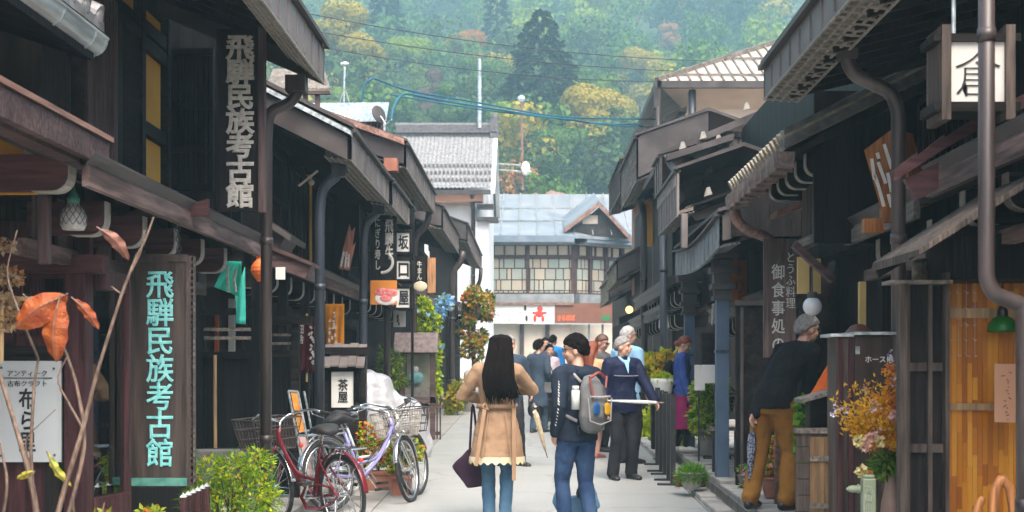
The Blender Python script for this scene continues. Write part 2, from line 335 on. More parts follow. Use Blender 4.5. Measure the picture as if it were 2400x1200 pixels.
# flagstones on the sunny side, each slab bedded at a slightly different height
fl = MB(); rf = random.Random(3); y = 6.0
while y < 46:
    d = rf.uniform(.7, 1.15); x = 1.99
    while x < 3.3:
        wd = rf.uniform(.45, .8); h = .07+rf.uniform(-.012, .02)
        fl.box(x+.012, x+wd-.012, y+.012, y+d-.012, G(y)-.1, G(y)+h); x += wd
    y += d
kind(fl.build('flagstone_path', 'stone', bevel=.015), 'structure')
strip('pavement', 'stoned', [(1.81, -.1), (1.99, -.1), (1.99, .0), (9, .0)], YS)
kind(MB().add([(x, y, z) for x, y, z in [(-30, 46, G(46)+.01), (-1.9, 46, G(46)+.01), (-1.9, 56.5, G(56)+.01), (-30, 56.5, G(56)+.01)]], [(0,1,2,3)]).build('road', 'road'), 'structure')
# kerb stones at the edge of the flagstone path
kb = MB(); y = 8.0
while y < 40:
    d = rf.uniform(.8, 1.2); kb.box(1.64, 1.80, y+.008, y+d-.008, G(y)-.1, G(y)+.055+rf.uniform(0, .012)); y += d
kind(kb.build('kerb', 'stone', bevel=.015), 'structure')
# ---------------------------------------------------------------- wooded hill
HSC = 1.9
def HZ(x, y):
    x, y = x/HSC, y/HSC; t = max(0, y-88/HSC); return HSC*(1.4/HSC+.288*t+.00021*t*t+(1.6*math.sin(x*.031+1)+2.2*math.sin(y*.035+x*.02))*min(1, t/40))
gx = np.linspace(-330, 330, 56); gy = np.concatenate([np.linspace(86, 475, 44), np.linspace(490, 830, 18)])
hv = [(a, b, HZ(a, b)-.5*(b < 87)-1.2*(b < 87)) for b in gy for a in gx]; nx = len(gx)
M['hill'] = mat('hillside_undergrowth', (.035, .06, .018), (.09, .10, .03), .95, .25, (1, 1, 1), .6, 2)
kind(arrays('hillside', hv, [(j*nx+i, j*nx+i+1, (j+1)*nx+i+1, (j+1)*nx+i) for j in range(len(gy)-1) for i in range(nx-1)], 'hill', smooth=True), 'structure')
def leafmat(name, cols, tr=.3): return mat(name, cols[0], None, .6, island=cols, trans=tr, spec=.25)
M['lf_green'] = leafmat('green_leaves', [(.045, .11, .012), (.09, .19, .02), (.15, .27, .03)])
M['lf_mid'] = leafmat('mid_green_leaves', [(.035, .085, .022), (.07, .13, .03), (.11, .17, .035)])
M['lf_lime'] = leafmat('yellow_green_leaves', [(.13, .24, .015), (.24, .34, .02), (.36, .42, .035)])
M['lf_yellow'] = leafmat('yellow_leaves', [(.28, .24, .015), (.44, .36, .03), (.56, .40, .04)])
M['lf_orange'] = leafmat('orange_leaves', [(.32, .15, .04), (.50, .20, .04), (.56, .28, .07)])
M['lf_russet'] = leafmat('russet_leaves', [(.12, .07, .04), (.20, .10, .06), (.16, .12, .05)])
M['lf_dark'] = leafmat('conifer_needles', [(.010, .030, .016), (.018, .045, .020), (.03, .06, .022)], .1)
M['bark'] = mat('bark', (.05, .038, .028), (.10, .08, .06), .9, 5, VS, .6, 20)
def broad(h, r, n, L, seed):
    """crown of a broad-leaved tree: an uneven heap of leafy clumps"""
    g = np.random.default_rng(seed); bl = []
    for k in range(int(14)):
        a = g.uniform(0, 6.28); t = g.uniform(.28, .95); rr = r*(1-abs(t-.5)*1.1)*g.uniform(.25, .85)
        s = r*g.uniform(.28, .5); bl.append(((rr*math.cos(a), rr*math.sin(a), h*t), (s, s, s*.75)))
    return cloud(bl, n, L, L*.8, rng=g, crown=True, surf=.75)
def cone(h, r, n, L, seed, droop=.25, base=.08, power=.8):
    """crown of a conifer: whorls of needle sprays on drooping boughs"""
    g = np.random.default_rng(seed); t = g.uniform(0, 1, n)**1.35
    lay = np.round(t*h/(.055*h))*(.055*h)/h; t = np.clip(t*.45+lay*.55, 0, 1)
    a = g.uniform(0, 6.283, n); bough = np.round(a*5.5/6.283+lay*7)/5.5*6.283-lay*8; a = a*.5+bough*.5
    rad = r*(1-t)**power*g.uniform(.25, 1, n)**.55*(1+.18*np.sin(a*3+t*20))
    c = np.stack([rad*np.cos(a), rad*np.sin(a), h*(base+(1-base)*t)-rad*droop], 1)
    d = np.stack([np.cos(a), np.sin(a), -.25+.9*(t > .93)], 1)+g.normal(size=(n, 3))*.35
    return leaf_quads(c, d, np.array([0, 0, 1])+g.normal(size=(n, 3))*.4, L*g.uniform(.6, 1.2, n)*(1.1-.5*t), L*.5)
def trunk(h, r, seed, conif=False):
    g = random.Random(seed); b = MB(); top = h*(.95 if conif else .7)
    b.tube([(0, 0, -1), (g.uniform(-.1, .1)*r*4, 0, top*.4), (g.uniform(-.4, .4)*r*4, g.uniform(-.4, .4)*r*4, top)], [r*1.3, r*.8, r*.15], 8)
    for k in range(7):
        z = h*g.uniform(.25, .65); a = g.uniform(0, 6.28); L = h*g.uniform(.12, .25)
        b.tube([(0, 0, z), (L*.5*math.cos(a), L*.5*math.sin(a), z+(L*.1 if conif else L*.5)), (L*math.cos(a), L*math.sin(a), z+(0 if conif else L*.9))], [r*.4, r*.25, r*.06], 5)
    return b
def hill_y(px, py):
    lo, hi = 90, 825
    for _ in range(40):
        m = (lo+hi)/2
        if HZ(X(px, m), m) < Zp(py, m): lo = m
        else: hi = m
    return lo
def tree(label, px, top, base, wpx, leaf, kindt, n, seed, Y=None, group='trees on the wooded hill'):
    Y = hill_y(px, base) if Y is None or Y > 100 else Y; x = X(px, Y); z = HZ(x, Y)-.3 if Y > 88 else G(Y)
    h = Zp(top, Y)-z; r = wpx/2*Y/F
    t = thing({'c': 'conifer_tree', 'b': 'broadleaf_tree', 's': 'cedar_tree'}[kindt], label, 'tree', (x, Y, z), group)
    if kindt == 'b': v, q = broad(h, r*1.05, int(n*3.6), max(.34, r*.052), seed)
    elif kindt == 'c': v, q = cone(h, r*1.1, int(n*2.2), max(.5, r*.15), seed, .22, .05, .52)
    else: v, q = cone(h, r, int(n*2), max(.5, r*.17), seed, .3, .03, .38)
    c = arrays('crown', v+np.array([x, Y, z]), q, leaf, t); k = trunk(h, max(.15, h*.018), seed, kindt != 'b')
    k.v = [(a+x, b+Y, d+z) for a, b, d in k.v]; k.build('trunk', 'bark', t)
tree('tall dark spruce with ragged boughs standing alone at the middle of the hill', 1268, 28, 430, 235, 'lf_dark', 'c', 6500, 1, 139)
tree('dark rounded cedar column beside the big yellow-green tree', 905, -40, 250, 130, 'lf_dark', 's', 5200, 2, 185)
tree('far bluish cedar column fading in the mist behind the spruce', 1165, -40, 250, 105, 'lf_dark', 's', 4200, 3, 240)
tree('big pale yellow-green tree leaning over the near roofs', 800, 5, 330, 205, 'lf_yellow', 'b', 5200, 4, 150)
tree('bright green spreading tree under the dark cedar', 965, 95, 300, 150, 'lf_lime', 'b', 3600, 5, 145)
tree('pale orange autumn tree in front of the misty cedar', 1085, 80, 265, 130, 'lf_orange', 'b', 3600, 6, 185)
tree('round green tree with an orange tinted top beside the pole', 1125, 135, 320, 165, 'lf_green', 'b', 3600, 7, 140)
tree('yellow leaved tree at the foot of the spruce', 1340, 190, 350, 130, 'lf_yellow', 'b', 3400, 8, 128)
tree('broad yellow-topped tree above the far blue roof', 1380, 225, 440, 230, 'lf_yellow', 'b', 5200, 9, 117)
tree('green tree in front of the yellow-topped tree over the blue roof', 1300, 300, 470, 190, 'lf_green', 'b', 4200, 10, 110)
tree('small russet tree low between bright green trees', 1010, 165, 320, 90, 'lf_russet', 'b', 2400, 11, 138)
tree('misty yellow tree high up beside the hip roofed house', 1500, 130, 290, 150, 'lf_yellow', 'b', 3400, 12, 170)
tree('small orange tree high in the mist over the hip roof', 1570, 60, 130, 60, 'lf_orange', 'b', 1500, 13, 250)
tree('slender green poplar behind the roof with the satellite dish', 905, 215, 350, 60, 'lf_mid', 's', 1800, 14, 115)
tree('green tree rising behind the grey tiled storehouse roof', 1210, 250, 480, 160, 'lf_lime', 'b', 3600, 15, 108)
tree('dark green tree beside the peach wall roofs low on the hill', 1470, 280, 480, 160, 'lf_mid', 'b', 3600, 16, 112)
tree('low yellow-green tree behind the satellite dish shed', 800, 200, 380, 140, 'lf_lime', 'b', 3000, 17, 118)
tree('low mid green tree between the shed and the storehouse roof', 990, 250, 420, 150, 'lf_mid', 'b', 3000, 18, 112)
tree('rounded green tree right of the pole above the storehouse', 1060, 200, 400, 150, 'lf_green', 'b', 3000, 21, 125)
tree('pale yellow-green crown high above the dark cedar', 740, -60, 120, 180, 'lf_lime', 'b', 3000, 19, 215)
tree('misty green crown high above the yellow-topped tree', 1410, 20, 160, 150, 'lf_lime', 'b', 2600, 20, 235)
# the rest of the wood is one mass
pr = []; g0 = np.random.default_rng(5)
for k in range(9): pr.append(broad(1, .50, 1000, .062, 50+k) if k < 7 else cone(1, .27, 900, .09, 60+k, .3, .03, .6))
av, aq, am = [], [], []; off = 0; placed = 0
for k in range(4200):
    y = 92+640*g0.uniform()**1.15; xx = g0.uniform(-.3, .3)*y*.9
    if not (-640 < xx*F/y < 620): continue
    if y < 330 and g0.uniform() < .7: continue
    if placed > 720: break
    placed += 1
    zt = HZ(xx, y)-.3; p = 1250+xx*F/y
    zone = math.sin(xx*.05+y*.03)+g0.normal()*.5
    i = g0.integers(0, 9) if (y > 380 and g0.uniform() < .6) else g0.integers(0, 7); hgt = g0.uniform(8, 14)*(1.25 if i >= 7 else 1)*min(1.55, .62+max(0, y-110)/260)
    v, q = pr[i]; s = np.array([hgt*g0.uniform(.8, 1.15), hgt*g0.uniform(.8, 1.15), hgt])
    av.append(v*s+np.array([xx, y, zt])); aq.append(q+off); off += len(v)
    mi = 4 if i >= 7 else (2 if zone > .75 else 5 if zone < -1.15 else 1 if zone > -.1 else 0)
    if g0.uniform() < .035: mi = 3
    am.append(np.full(len(q), mi))
kind(arrays('forest', np.concatenate(av), np.concatenate(aq), ['lf_mid', 'lf_green', 'lf_lime', 'lf_orange', 'lf_dark', 'lf_yellow'], None, np.concatenate(am)), 'stuff')
# haze over street and hill
hz = MB().box(-425, 425, -22, 835, -3, 345).build('haze', 'ink'); kind(hz, 'stuff')
hm = bpy.data.materials.new('hill_mist'); hm.use_nodes = True; hn = hm.node_tree.nodes; hn.remove(hn['Principled BSDF'])
pv = hn.new('ShaderNodeVolumePrincipled'); pv.inputs['Color'].default_value = (.55, .86, 1.0, 1); pv.inputs['Density'].default_value = .0016; pv.inputs['Anisotropy'].default_value = .2
hm.node_tree.links.new(pv.outputs[0], hn['Material Output'].inputs['Volume']); hz.data.materials.clear(); hz.data.materials.append(hm)
# ================================================================ buildings
def downpipe(root, pts, r=.042, m='pipe', name='downpipe'):
    b = MB(); pts = [V(p) for p in pts]; b.tube(pts, r, 12)
    for p, q in zip(pts[:-1], pts[1:]):
        L = (q-p).length
        if L > .5:
            for k in range(max(1, int(L/1.3))):
                c = p.lerp(q, (k+.5)/max(1, int(L/1.3))); d = (q-p).normalized()*.03; b.tube([c-d, c+d], r*1.14, 12)
    return b.build(name, m, root, smooth=True)
def smooth_path(pts, k=4):
    """rounds the corners of a polyline"""
    pts = [V(p) for p in pts]; o = [pts[0]]
    for a, p, c in zip(pts[:-2], pts[1:-1], pts[2:]):
        d = min((p-a).length, (c-p).length)*.4; s, e = p+(a-p).normalized()*d, p+(c-p).normalized()*d
        for i in range(k+1): t = i/k; o.append(s*(1-t)**2+p*2*t*(1-t)+e*t*t)
    return o+[pts[-1]]
def eave(root, s, Y0, Y1, xo, zb, zt, xw, inner=.25, zi=None, pitch=.32, fm='fascia', gm='guard', up=1.6, board=True, wave=0):
    """roof edge along the street: sheet metal fascia with seams, snow guard mesh below it, rafters and roof behind"""
    zi = zb+.1 if zi is None else zi; sg = s
    f = MB(); n = 10 if wave else 1
    ys = [Y0+(Y1-Y0)*i/n for i in range(n+1)]; wz = lambda y: wave*math.sin((y-Y0)/(Y1-Y0)*math.pi)*-1
    for a, b in zip(ys[:-1], ys[1:]):
        f.prism([(sg*xo, a, zb+wz(a)), (sg*(xo+.03), a, zb+wz(a)), (sg*(xo+.03), a, zt+wz(a)), (sg*xo, a, zt+wz(a))], (0, b-a, wz(b)-wz(a)))
    k = Y0+.2
    while k < Y1-.05: f.box(sg*(xo-.012), sg*xo, k-.008, k+.008, zb+.01+wz(k), zt-.03+wz(k)); k += .36
    f.build('fascia', fm, root)
    l = MB()
    for a, b in zip(ys[:-1], ys[1:]):
        l.prism([(sg*(xo-.045), a, zt+wz(a)), (sg*(xo+.05), a, zt+wz(a)+.01), (sg*(xo+.05), a, zt+.045+wz(a)), (sg*(xo-.045), a, zt+.03+wz(a))], (0, b-a, wz(b)-wz(a)))
    l.build('eave_lip', 'fasciad', root)
    c = MB(); m = 5
    for i in range(m):
        t = i/(m-1); x = sg*(xo+.005+inner*t); z = zb-.012+(zi-zb)*t; c.beam((x, Y0, z), (x, Y1, z), .016, .012)
    k = Y0+.05
    while k < Y1: c.beam((sg*xo, k, zb-.016), (sg*(xo+inner), k, zi-.016), .014, .012); k += .13
    c.build('snow_guard', gm, root)
    t = MB(); t.prism([(sg*(xo+.03), Y0, zb+.01), (sg*(xo+inner), Y0, zi+.01), (sg*(xo+inner), Y0, zi+.05), (sg*(xo+.03), Y0, zb+.05)], (0, Y1-Y0, 0))
    t.build('gutter_board', 'greywood', root)
    dx = xw+.25-xo-inner; z2 = zi+.05+dx*pitch
    sf = MB(); sf.prism([(sg*(xo+inner), Y0, zi+.05), (sg*(xo+inner+dx), Y0, z2), (sg*(xo+inner+dx), Y0, z2+.03), (sg*(xo+inner), Y0, zi+.08)], (0, Y1-Y0, 0))
    k = Y0+.12
    while k < Y1: sf.beam((sg*(xo+inner*.6), k, zi-.0), (sg*(xo+inner+dx), k, z2-.03), .05, .07); k += .3
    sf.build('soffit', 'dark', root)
    rt = MB(); rt.prism([(sg*(xo-.02), Y0-.04, zt+.04), (sg*(xo+up), Y0-.04, zt+.04+up*pitch), (sg*(xo+up), Y0-.04, zt+.09+up*pitch), (sg*(xo-.02), Y0-.04, zt+.075)], (0, Y1-Y0+.08, 0))
    rt.prism([(sg*(xo+up), Y0-.04, zt+.09+up*pitch), (sg*(xo+2*up), Y0-.04, zt+.09), (sg*(xo+2*up), Y0-.04, zt+.04), (sg*(xo+up), Y0-.04, zt+.04+up*pitch)], (0, Y1-Y0+.08, 0))
    rt.build('roof', 'fasciad', root)
    if board:
        bb = MB()
        for y in (Y0, Y1-.04): bb.prism([(sg*(xo-.0), y, zb-.02), (sg*(xo+up), y, zb-.02+up*pitch), (sg*(xo+up), y, zt+.03+up*pitch), (sg*xo, y, zt+.03)], (0, .04, 0))
        bb.build('bargeboard', 'fasciad', root)
def bracket(root, s, Y, xe, xw, zt, h=.2, wd=.1):
    """beam end with a rounded white-painted tip"""
    b = MB(); pr = [(s*xw, Y, zt), (s*xe, Y, zt), (s*xe, Y, zt-h*.55)]
    for i in range(1, 6): a = i/5*math.pi/2; pr.append((s*(xe+h*.45*(1-math.cos(a))), Y, zt-h*.55-h*.45*math.sin(a)))
    pr.append((s*xw, Y, zt-h)); b.prism(pr, (0, wd, 0)); o = b.build('bracket', 'redwood' if xe > 2.2 and s < 0 and Y < 13.5 else 'darkx', root)
    w_ = MB(); q = pr[1:-1]+[(s*(xe+h*1.0), Y, zt-h)]
    for a, c in zip(q[:-1], q[1:]):
        a, c = V(a), V(c); nrm = V((c.z-a.z, 0, -(c.x-a.x))); nrm = nrm.normalized()*.004
        if nrm.x*s > 0 or (abs(nrm.x) < 1e-4 and nrm.z > 0): nrm = -nrm
        w_.prism([a+nrm+V((0, -.005, 0)), c+nrm+V((0, -.005, 0)), c+nrm*2.4+V((0, -.005, 0)), a+nrm*2.4+V((0, -.005, 0))], (0, wd+.01, 0))
    w_.build('bracket_tip', 'tipw', o)
def pent(root, s, Y0, Y1, xo, z, xw, m='brown', pitch=.3, step=.85, off=.3, holes=True, br=True, z2=None):
    """low board roof over the shop front on beam-end brackets"""
    b = MB(); h1, h2 = .11, .07
    b.box(s*xo, s*(xo+.04), Y0, Y1, z-h1, z); b.box(s*(xo+.015), s*(xo+.05), Y0, Y1, z+.002, z+h2)
    b.build('fascia', m, root)
    if holes:
        h = MB(); k = Y0+.2
        while k < Y1: h.box(s*(xo+.010), s*(xo+.016), k-.018, k+.018, z+.02, z+.05); k += .38
        h.build('drain_hole', 'ink', root)
    r = MB(); dx = xw-xo
    r.prism([(s*(xo+.05), Y0, z-.02), (s*(xo+dx), Y0, z-.02+dx*pitch), (s*(xo+dx), Y0, z+.03+dx*pitch), (s*(xo-.03), Y0, z+h2+.015), (s*(xo-.03), Y0, z+h2)], (0, Y1-Y0, 0))
    r.build('roof', 'fasciad', root)
    if br:
        k = Y0+off
        while k < Y1: bracket(root, s, k, xo+.16, xw+.1, z-.1); k += step
def wall(root, s, xw, Y0, Y1, z0, z1, m='dark', th=.15, name='wall'):
    return MB().box(s*xw, s*(xw+th), Y0, Y1, z0, z1).build(name, m, root)
def lattice(root, s, xw, Y0, Y1, z0, z1, n, wd=.03, dp=.035, m='dark', rails=(), name='lattice'):
    b = MB()
    for i in range(n): y = Y0+(i+.5)*(Y1-Y0)/n; b.box(s*(xw-dp), s*xw, y-wd/2, y+wd/2, z0, z1)
    for t in (0, 1)+tuple(rails): z = z0+(z1-z0)*t; b.box(s*(xw-dp-.012), s*(xw-.004), Y0, Y1, z-.03, z+.03)
    for y in (Y0, Y1): b.box(s*(xw-dp-.02), s*(xw-.002), y-.045, y+.045, z0, z1)
    return b.build(name, m, root)
def flat(root, x0, x1, Y, z0, z1, m, name, th=.05): return MB().box(x0, x1, Y, Y+th, z0, z1).build(name, m, root)
def flattice(root, x0, x1, Y, z0, z1, n, wd=.03, m='dark', rails=(), name='lattice', dp=.04):
    b = MB()
    for i in range(n): x = x0+(i+.5)*(x1-x0)/n; b.box(x-wd/2, x+wd/2, Y-dp, Y, z0, z1)
    for t in (0, 1)+tuple(rails): z = z0+(z1-z0)*t; b.box(x0, x1, Y-dp-.012, Y-.003, z-.03, z+.03)
    return b.build(name, m, root)

# ---------------- L0: tiled house nearest the camera on the antique shop side
t = thing('machiya_house', 'near house edge with grey tiled eave and galvanised gutter above orange plaster', 'house', (-3.6, 7, G(7)))
wall(t, -1, 3.9, 4, 9.25, -.1, 7, 'dark')
a, b_ = V((-2.62, 8.62, 3.50)), V((-2.66, 5.2, 3.50))
gt = MB(); n = 10
prof = [(.085*math.cos(math.pi+math.pi*i/n), .095*math.sin(math.pi+math.pi*i/n)) for i in range(n+1)]
ring = lambda y, k: [(-2.62+px*k, y, 3.56+pz*k) for px, pz in prof]+[(-2.62+px*(k-.08), y, 3.56+pz*(k-.08)) for px, pz in prof[::-1]]
gt.rings([ring(5.2, 1), ring(8.62, 1)]); gt.rings([ring(8.60, 1.04), ring(8.64, 1.04)]); gt.rings([ring(8.61, .9), ring(8.63, .9)])
gt.add([(-2.62+px, 8.63, 3.56+pz) for px, pz in prof], [tuple(range(n+1))])
gt.tube([(-2.535, 5.2, 3.565), (-2.535, 8.64, 3.565)], .012, 6); gt.tube([(-2.62, 5.2, 3.462), (-2.62, 8.64, 3.462)], .009, 6)
for k in range(6): y = 5.6+k*.56; gt.rings([[(-2.62+px*1.09, y+d, 3.56+pz*1.09) for px, pz in prof]+[(-2.62+px*.98, y+d, 3.56+pz*.98) for px, pz in prof[::-1]] for d in (0, .02)])
gt.build('gutter', 'galv', t)
tl = MB()
for k in range(14):
    y = 5.3+k*.25; tl.tube([(-2.56, y, 3.68), (-3.4, y, 4.05)], .07, 10); tl.ball((-2.56, y, 3.68), (.02, .062, .062), 8, 5)
tl.prism([(-2.55, 5.2, 3.60), (-3.9, 5.2, 4.2), (-3.9, 5.2, 4.25), (-2.55, 5.2, 3.66)], (0, 3.42, 0)); tl.build('roof', 'tile', t)
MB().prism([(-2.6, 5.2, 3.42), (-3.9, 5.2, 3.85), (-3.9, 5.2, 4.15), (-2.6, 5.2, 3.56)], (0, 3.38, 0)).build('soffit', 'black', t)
pn = MB(); pn.box(-2.49, -2.44, 5.4, 8.35, 2.76, 2.90); pn.box(-2.60, -2.50, 5.4, 8.30, 2.74, 2.80); pn.build('fascia', 'brownx', t)
MB().prism([(-2.42, 5.4, 2.905), (-3.9, 5.4, 3.35), (-3.9, 5.4, 3.38), (-2.42, 5.4, 2.935)], (0, 2.97, 0)).build('pent_roof', 'copper', t)
flat(t, -3.9, -2.9, 8.45, 2.62, 3.1, 'orange', 'plaster_panel')
c0 = X(55, 8.3); flat(t, c0, X(109, 8.3), 8.3, Zp(378, 8.3), Zp(300, 8.3), mat('white_paper_notice', (.70, .70, .64), (.42, .43, .40), .7, 9, lo=.55, hi=.75), 'paper_charm', .03)
for y, xe in ((8.1, 2.60),): bracket(t, -1, y, xe, 3.9, 2.80, .2, .12)
MB().box(-2.82, -2.76, 8.25, 8.31, 2.2, 2.58).build('post', 'brownv', t)
b = MB(); b.box(X(137, 9.9)-.02, X(165, 9.9), 9.86, 9.98, Zp(258, 9.9), Zp(60, 9.9)); b.build('post', 'redwood', t)
b = MB(); b.box(X(158, 9.84)-.0, X(168, 9.84)+.02, 9.80, 9.85, Zp(255, 9.84), Zp(160, 9.84)); b.build('plaster_panel', 'orange', t)

# ---------------- L1: antique shop / folk museum with the tall sign
t = thing('machiya_house', 'two-storey dark wood shop with ochre plaster panels, carved pent roof and display window', 'house', (-3.2, 10.5, G(10.5)))
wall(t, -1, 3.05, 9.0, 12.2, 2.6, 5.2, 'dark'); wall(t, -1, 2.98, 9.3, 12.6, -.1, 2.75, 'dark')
for y0, y1, z0, z1 in ((11.12, 11.75, 2.98, 3.40), (11.12, 11.75, 3.52, 4.06), (11.12, 11.75, 4.16, 4.40), (9.75, 10.95, 4.28, 4.62)):
    wall(t, -1, 3.02, y0, y1, z0, z1, 'orange', .03, 'plaster_panel')
fb = MB()
for y in (9.62, 10.3, 11.04, 11.82): fb.box(-3.05, -2.96, y-.05, y+.05, 2.7, 5.0)
for z in (2.94, 3.46, 4.11, 4.24): fb.box(-3.04, -2.975, 11.1, 11.8, z-.05, z+.05)
fb.box(-3.04, -2.975, 9.6, 11.05, 4.18, 4.27); fb.build('post', 'darkh', t)
lattice(t, -1, 3.0, 9.68, 10.26, 2.9, 4.2, 12, .022, .03, 'brownv', (.95,)); lattice(t, -1, 3.0, 10.36, 11.0, 2.9, 4.2, 12, .022, .03, 'darkh', (.95,))
# sleeve wall of slats under the eave
flattice(t, X(398, 12.1), X(503, 12.1), 12.1, Zp(440, 12.1), Zp(125, 12.1), 9, .035, 'black', (.28, .6), 'sleeve_lattice', .05)
b = MB(); b.box(-3.06, -2.62, 12.55, 12.6, 2.6, 4.6); b.build('sleeve_wall', 'black', t)
for k, (p0, p1) in enumerate(((455, 462), (470, 474), (488, 491))): b = MB().box(X(p0, 12.5), X(p1, 12.5), 12.48, 12.52, Zp(425-8*k, 12.5), Zp(220+20*k, 12.5)).build('lattice_paper', 'greywood', t)
eave(t, -1, 8.4, 11.8, 1.70, 3.93, 4.20, 3.05, .27, 4.13, .42)
pent(t, -1, 8.0, 13.05, 2.45, 2.72, 2.98, 'brown', .34, .85, .82)
MB().box(-3.0, -2.93, 8.4, 13.0, 2.26, 2.36).build('rail_beam', 'brown', t)
pb = MB()
for k in range(11): y = 8.6+k*.42; pb.box(-2.975, -2.955, y, y+.30, 2.36, 2.66)
pb.build('transom_board', 'brownv', t)
flat(t, -6, -2.55, 12.66, 2.68, 5.2, 'black', 'far_end_wall', .08); flat(t, -7, -3.0, 9.33, 2.55, 7, 'dark', 'upper_end_wall', .08)
# shop front: end wall towards the camera, display window on the street
flat(t, -4.4, -2.86, 9.35, -.1, 2.6, 'redv', 'end_wall', .08)
flat(t, -4.4, X(243, 9.22), 9.2, Zp(640, 9.22), Zp(597, 9.22), 'redwood', 'lintel', .14)
flattice(t, X(40, 9.3), X(152, 9.3), 9.33, Zp(800, 9.3), Zp(642, 9.3), 13, .018, 'redv', (), 'lattice', .03)
flat(t, -4.4, X(152, 9.3), 9.29, Zp(845, 9.3), Zp(802, 9.3), 'darkx', 'rail', .06)
for p in ((155, 205),): MB().box(X(p[0], 9.28), X(p[1], 9.28), 9.24, 9.36, -.1, Zp(640, 9.28)).build('corner_post', 'redv', t)
wf = MB(); xw = 2.86
wf.box(-2.81, -2.765, 9.93, 9.98, -.1, 2.22); wf.box(-2.9, -2.78, 9.43, 9.93, 2.12, 2.24); wf.prism([(-2.90, 9.43, .62), (-2.85, 9.43, .62), (-2.75, 9.93, .62), (-2.82, 9.93, .62)], (0, 0, .14)); wf.prism([(-2.90, 9.43, -.1), (-2.875, 9.43, -.1), (-2.785, 9.93, -.1), (-2.82, 9.93, -.1)], (0, 0, .719))
w_ = wf.build('display_window', 'redv', t); MB().prism([(-2.885, 9.44, .765), (-2.80, 9.925, .765), (-2.80, 9.925, 2.115), (-2.885, 9.44, 2.115)], (-.006, .001, 0)).build('pane', 'showglass', w_)
wall(t, -1, 3.6, 9.4, 10.3, 0, 2.6, 'darkh', .05, 'back_wall')
cb = MB(); cb.prism([(-3.0+.0, 10.38, 2.68), (-2.33, 10.38, 2.70), (-2.33, 10.38, 2.82), (-2.55, 10.38, 2.755), (-2.8, 10.38, 2.76)], (0, .06, 0)); cb.build('sign_beam', 'redwood', t)
downpipe(t, smooth_path([(-1.86, 11.7, 3.97), (-1.88, 11.7, 3.88), (-1.95, 11.7, 3.75), (-2.13, 11.7, 3.68), (-2.15, 11.7, 3.5), (-2.16, 11.7, G(11.7))]), .047, 'pipe')
MB().box(-1.99, -1.83, 11.62, 11.78, 3.83, 3.96).build('rain_hopper', 'pipe', t)
# ---------------- fence and gate of the little forecourt
Y = 13.75
t = thing('board_fence', 'black board fence with slim rails on a stone footing beside the tall bronze sign', 'fence', (-3, Y, G(Y)))
x0, x1 = X(450, Y), X(612, Y)
flat(t, x0, x1, Y+.02, Zp(1050, Y), Zp(830, Y), 'black', 'panel', .04)
fr = MB()
for p in (722, 824): fr.box(x0, x1, Y-.03, Y+.05, Zp(p+16, Y), Zp(p, Y))
for p in (458, 590): fr.box(X(p, Y), X(p+20, Y), Y-.025, Y+.04, Zp(1050, Y), Zp(600, Y))
fr.build('frame', 'black', t)
rl = MB()
for p in (768, 788): rl.box(x0, x1, Y, Y+.025, Zp(p+8, Y), Zp(p, Y))
rl.build('rail', 'greywood', t)
MB().tube([P(504, 832, Y-.03), P(505, 1050, Y-.03)], .016, 8).build('bamboo_strip', 'bambo', t)
st = MB(); st.box(x0, x1+.1, Y-.12, Y+.1, G(Y)-.1, Zp(1052, Y)); st.build('footing', 'stoned', t, bevel=.02)
Y = 14.5
t = thing('garden_gate', 'dark grey wooden gate panel with lintel behind the red bicycle', 'gate', (-2.5, Y, G(Y)))
x0, x1 = X(636, Y), X(702, Y); fr = MB()
fr.box(x0, X(732, Y), Y-.06, Y+.06, Zp(760, Y), Zp(741, Y)); fr.box(X(684, Y), x1, Y-.04, Y+.05, G(Y), Zp(760, Y)); fr.box(x0, x1, Y-.02, Y+.03, Zp(836, Y), Zp(822, Y)); fr.build('frame', 'darkx', t)
for p in (782, 802): MB().box(x0, X(684, Y), Y-.01, Y+.015, Zp(p+6, Y), Zp(p, Y)).build('rail', 'greywood', t)
flat(t, x0, X(684, Y), Y+.01, G(Y)+.05, Zp(836, Y), 'black', 'panel', .03)

# ---------------- L2: low house with three downpipes
t = thing('machiya_house', 'low dark house with white-edged gable and blue downpipe behind the purple bicycle', 'house', (-3.2, 17, G(17)))
eave(t, -1, 13.95, 17.6, 1.75, 3.62, 3.88, 2.8, .25, 3.66, .5, up=1.9); eave(t, -1, 17.66, 20.9, 1.72, 3.60, 3.86, 2.8, .25, 3.64, .5, up=1.9)
MB().prism([(-1.74, 13.80, 3.83), (-3.7, 13.80, 4.83), (-3.7, 13.80, 4.875), (-1.74, 13.80, 3.875)], (0, .18, 0)).build('verge_flashing', 'galv', t)
MB().prism([(-1.78, 13.86, 3.60), (-3.7, 13.86, 4.56), (-3.7, 13.86, 4.83), (-1.78, 13.86, 3.83)], (0, .05, 0)).build('gable_board', 'fasciad', t)
flat(t, -5.2, -2.62, 14.0, 2.75, 4.5, 'black', 'gable_wall', .1)
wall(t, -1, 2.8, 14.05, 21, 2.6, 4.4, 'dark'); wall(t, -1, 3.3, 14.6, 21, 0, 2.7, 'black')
lattice(t, -1, 2.78, 14.3, 16.2, 2.9, 3.9, 14, .03, .03, 'darkh', (.5,)); lattice(t, -1, 2.78, 16.4, 18.4, 2.9, 3.9, 8, .1, .03, 'dark'); lattice(t, -1, 2.78, 18.5, 20.8, 2.9, 3.9, 20, .03, .03, 'darkh', (.5,))
MB().box(-2.8, -2.74, 17.9, 17.95, 2.9, 4.0).build('curtain_edge', 'orange', t)
pent(t, -1, 14.05, 21.5, 2.50, 2.70, 3.1, 'brown', .34, .85, .1)
b = MB()
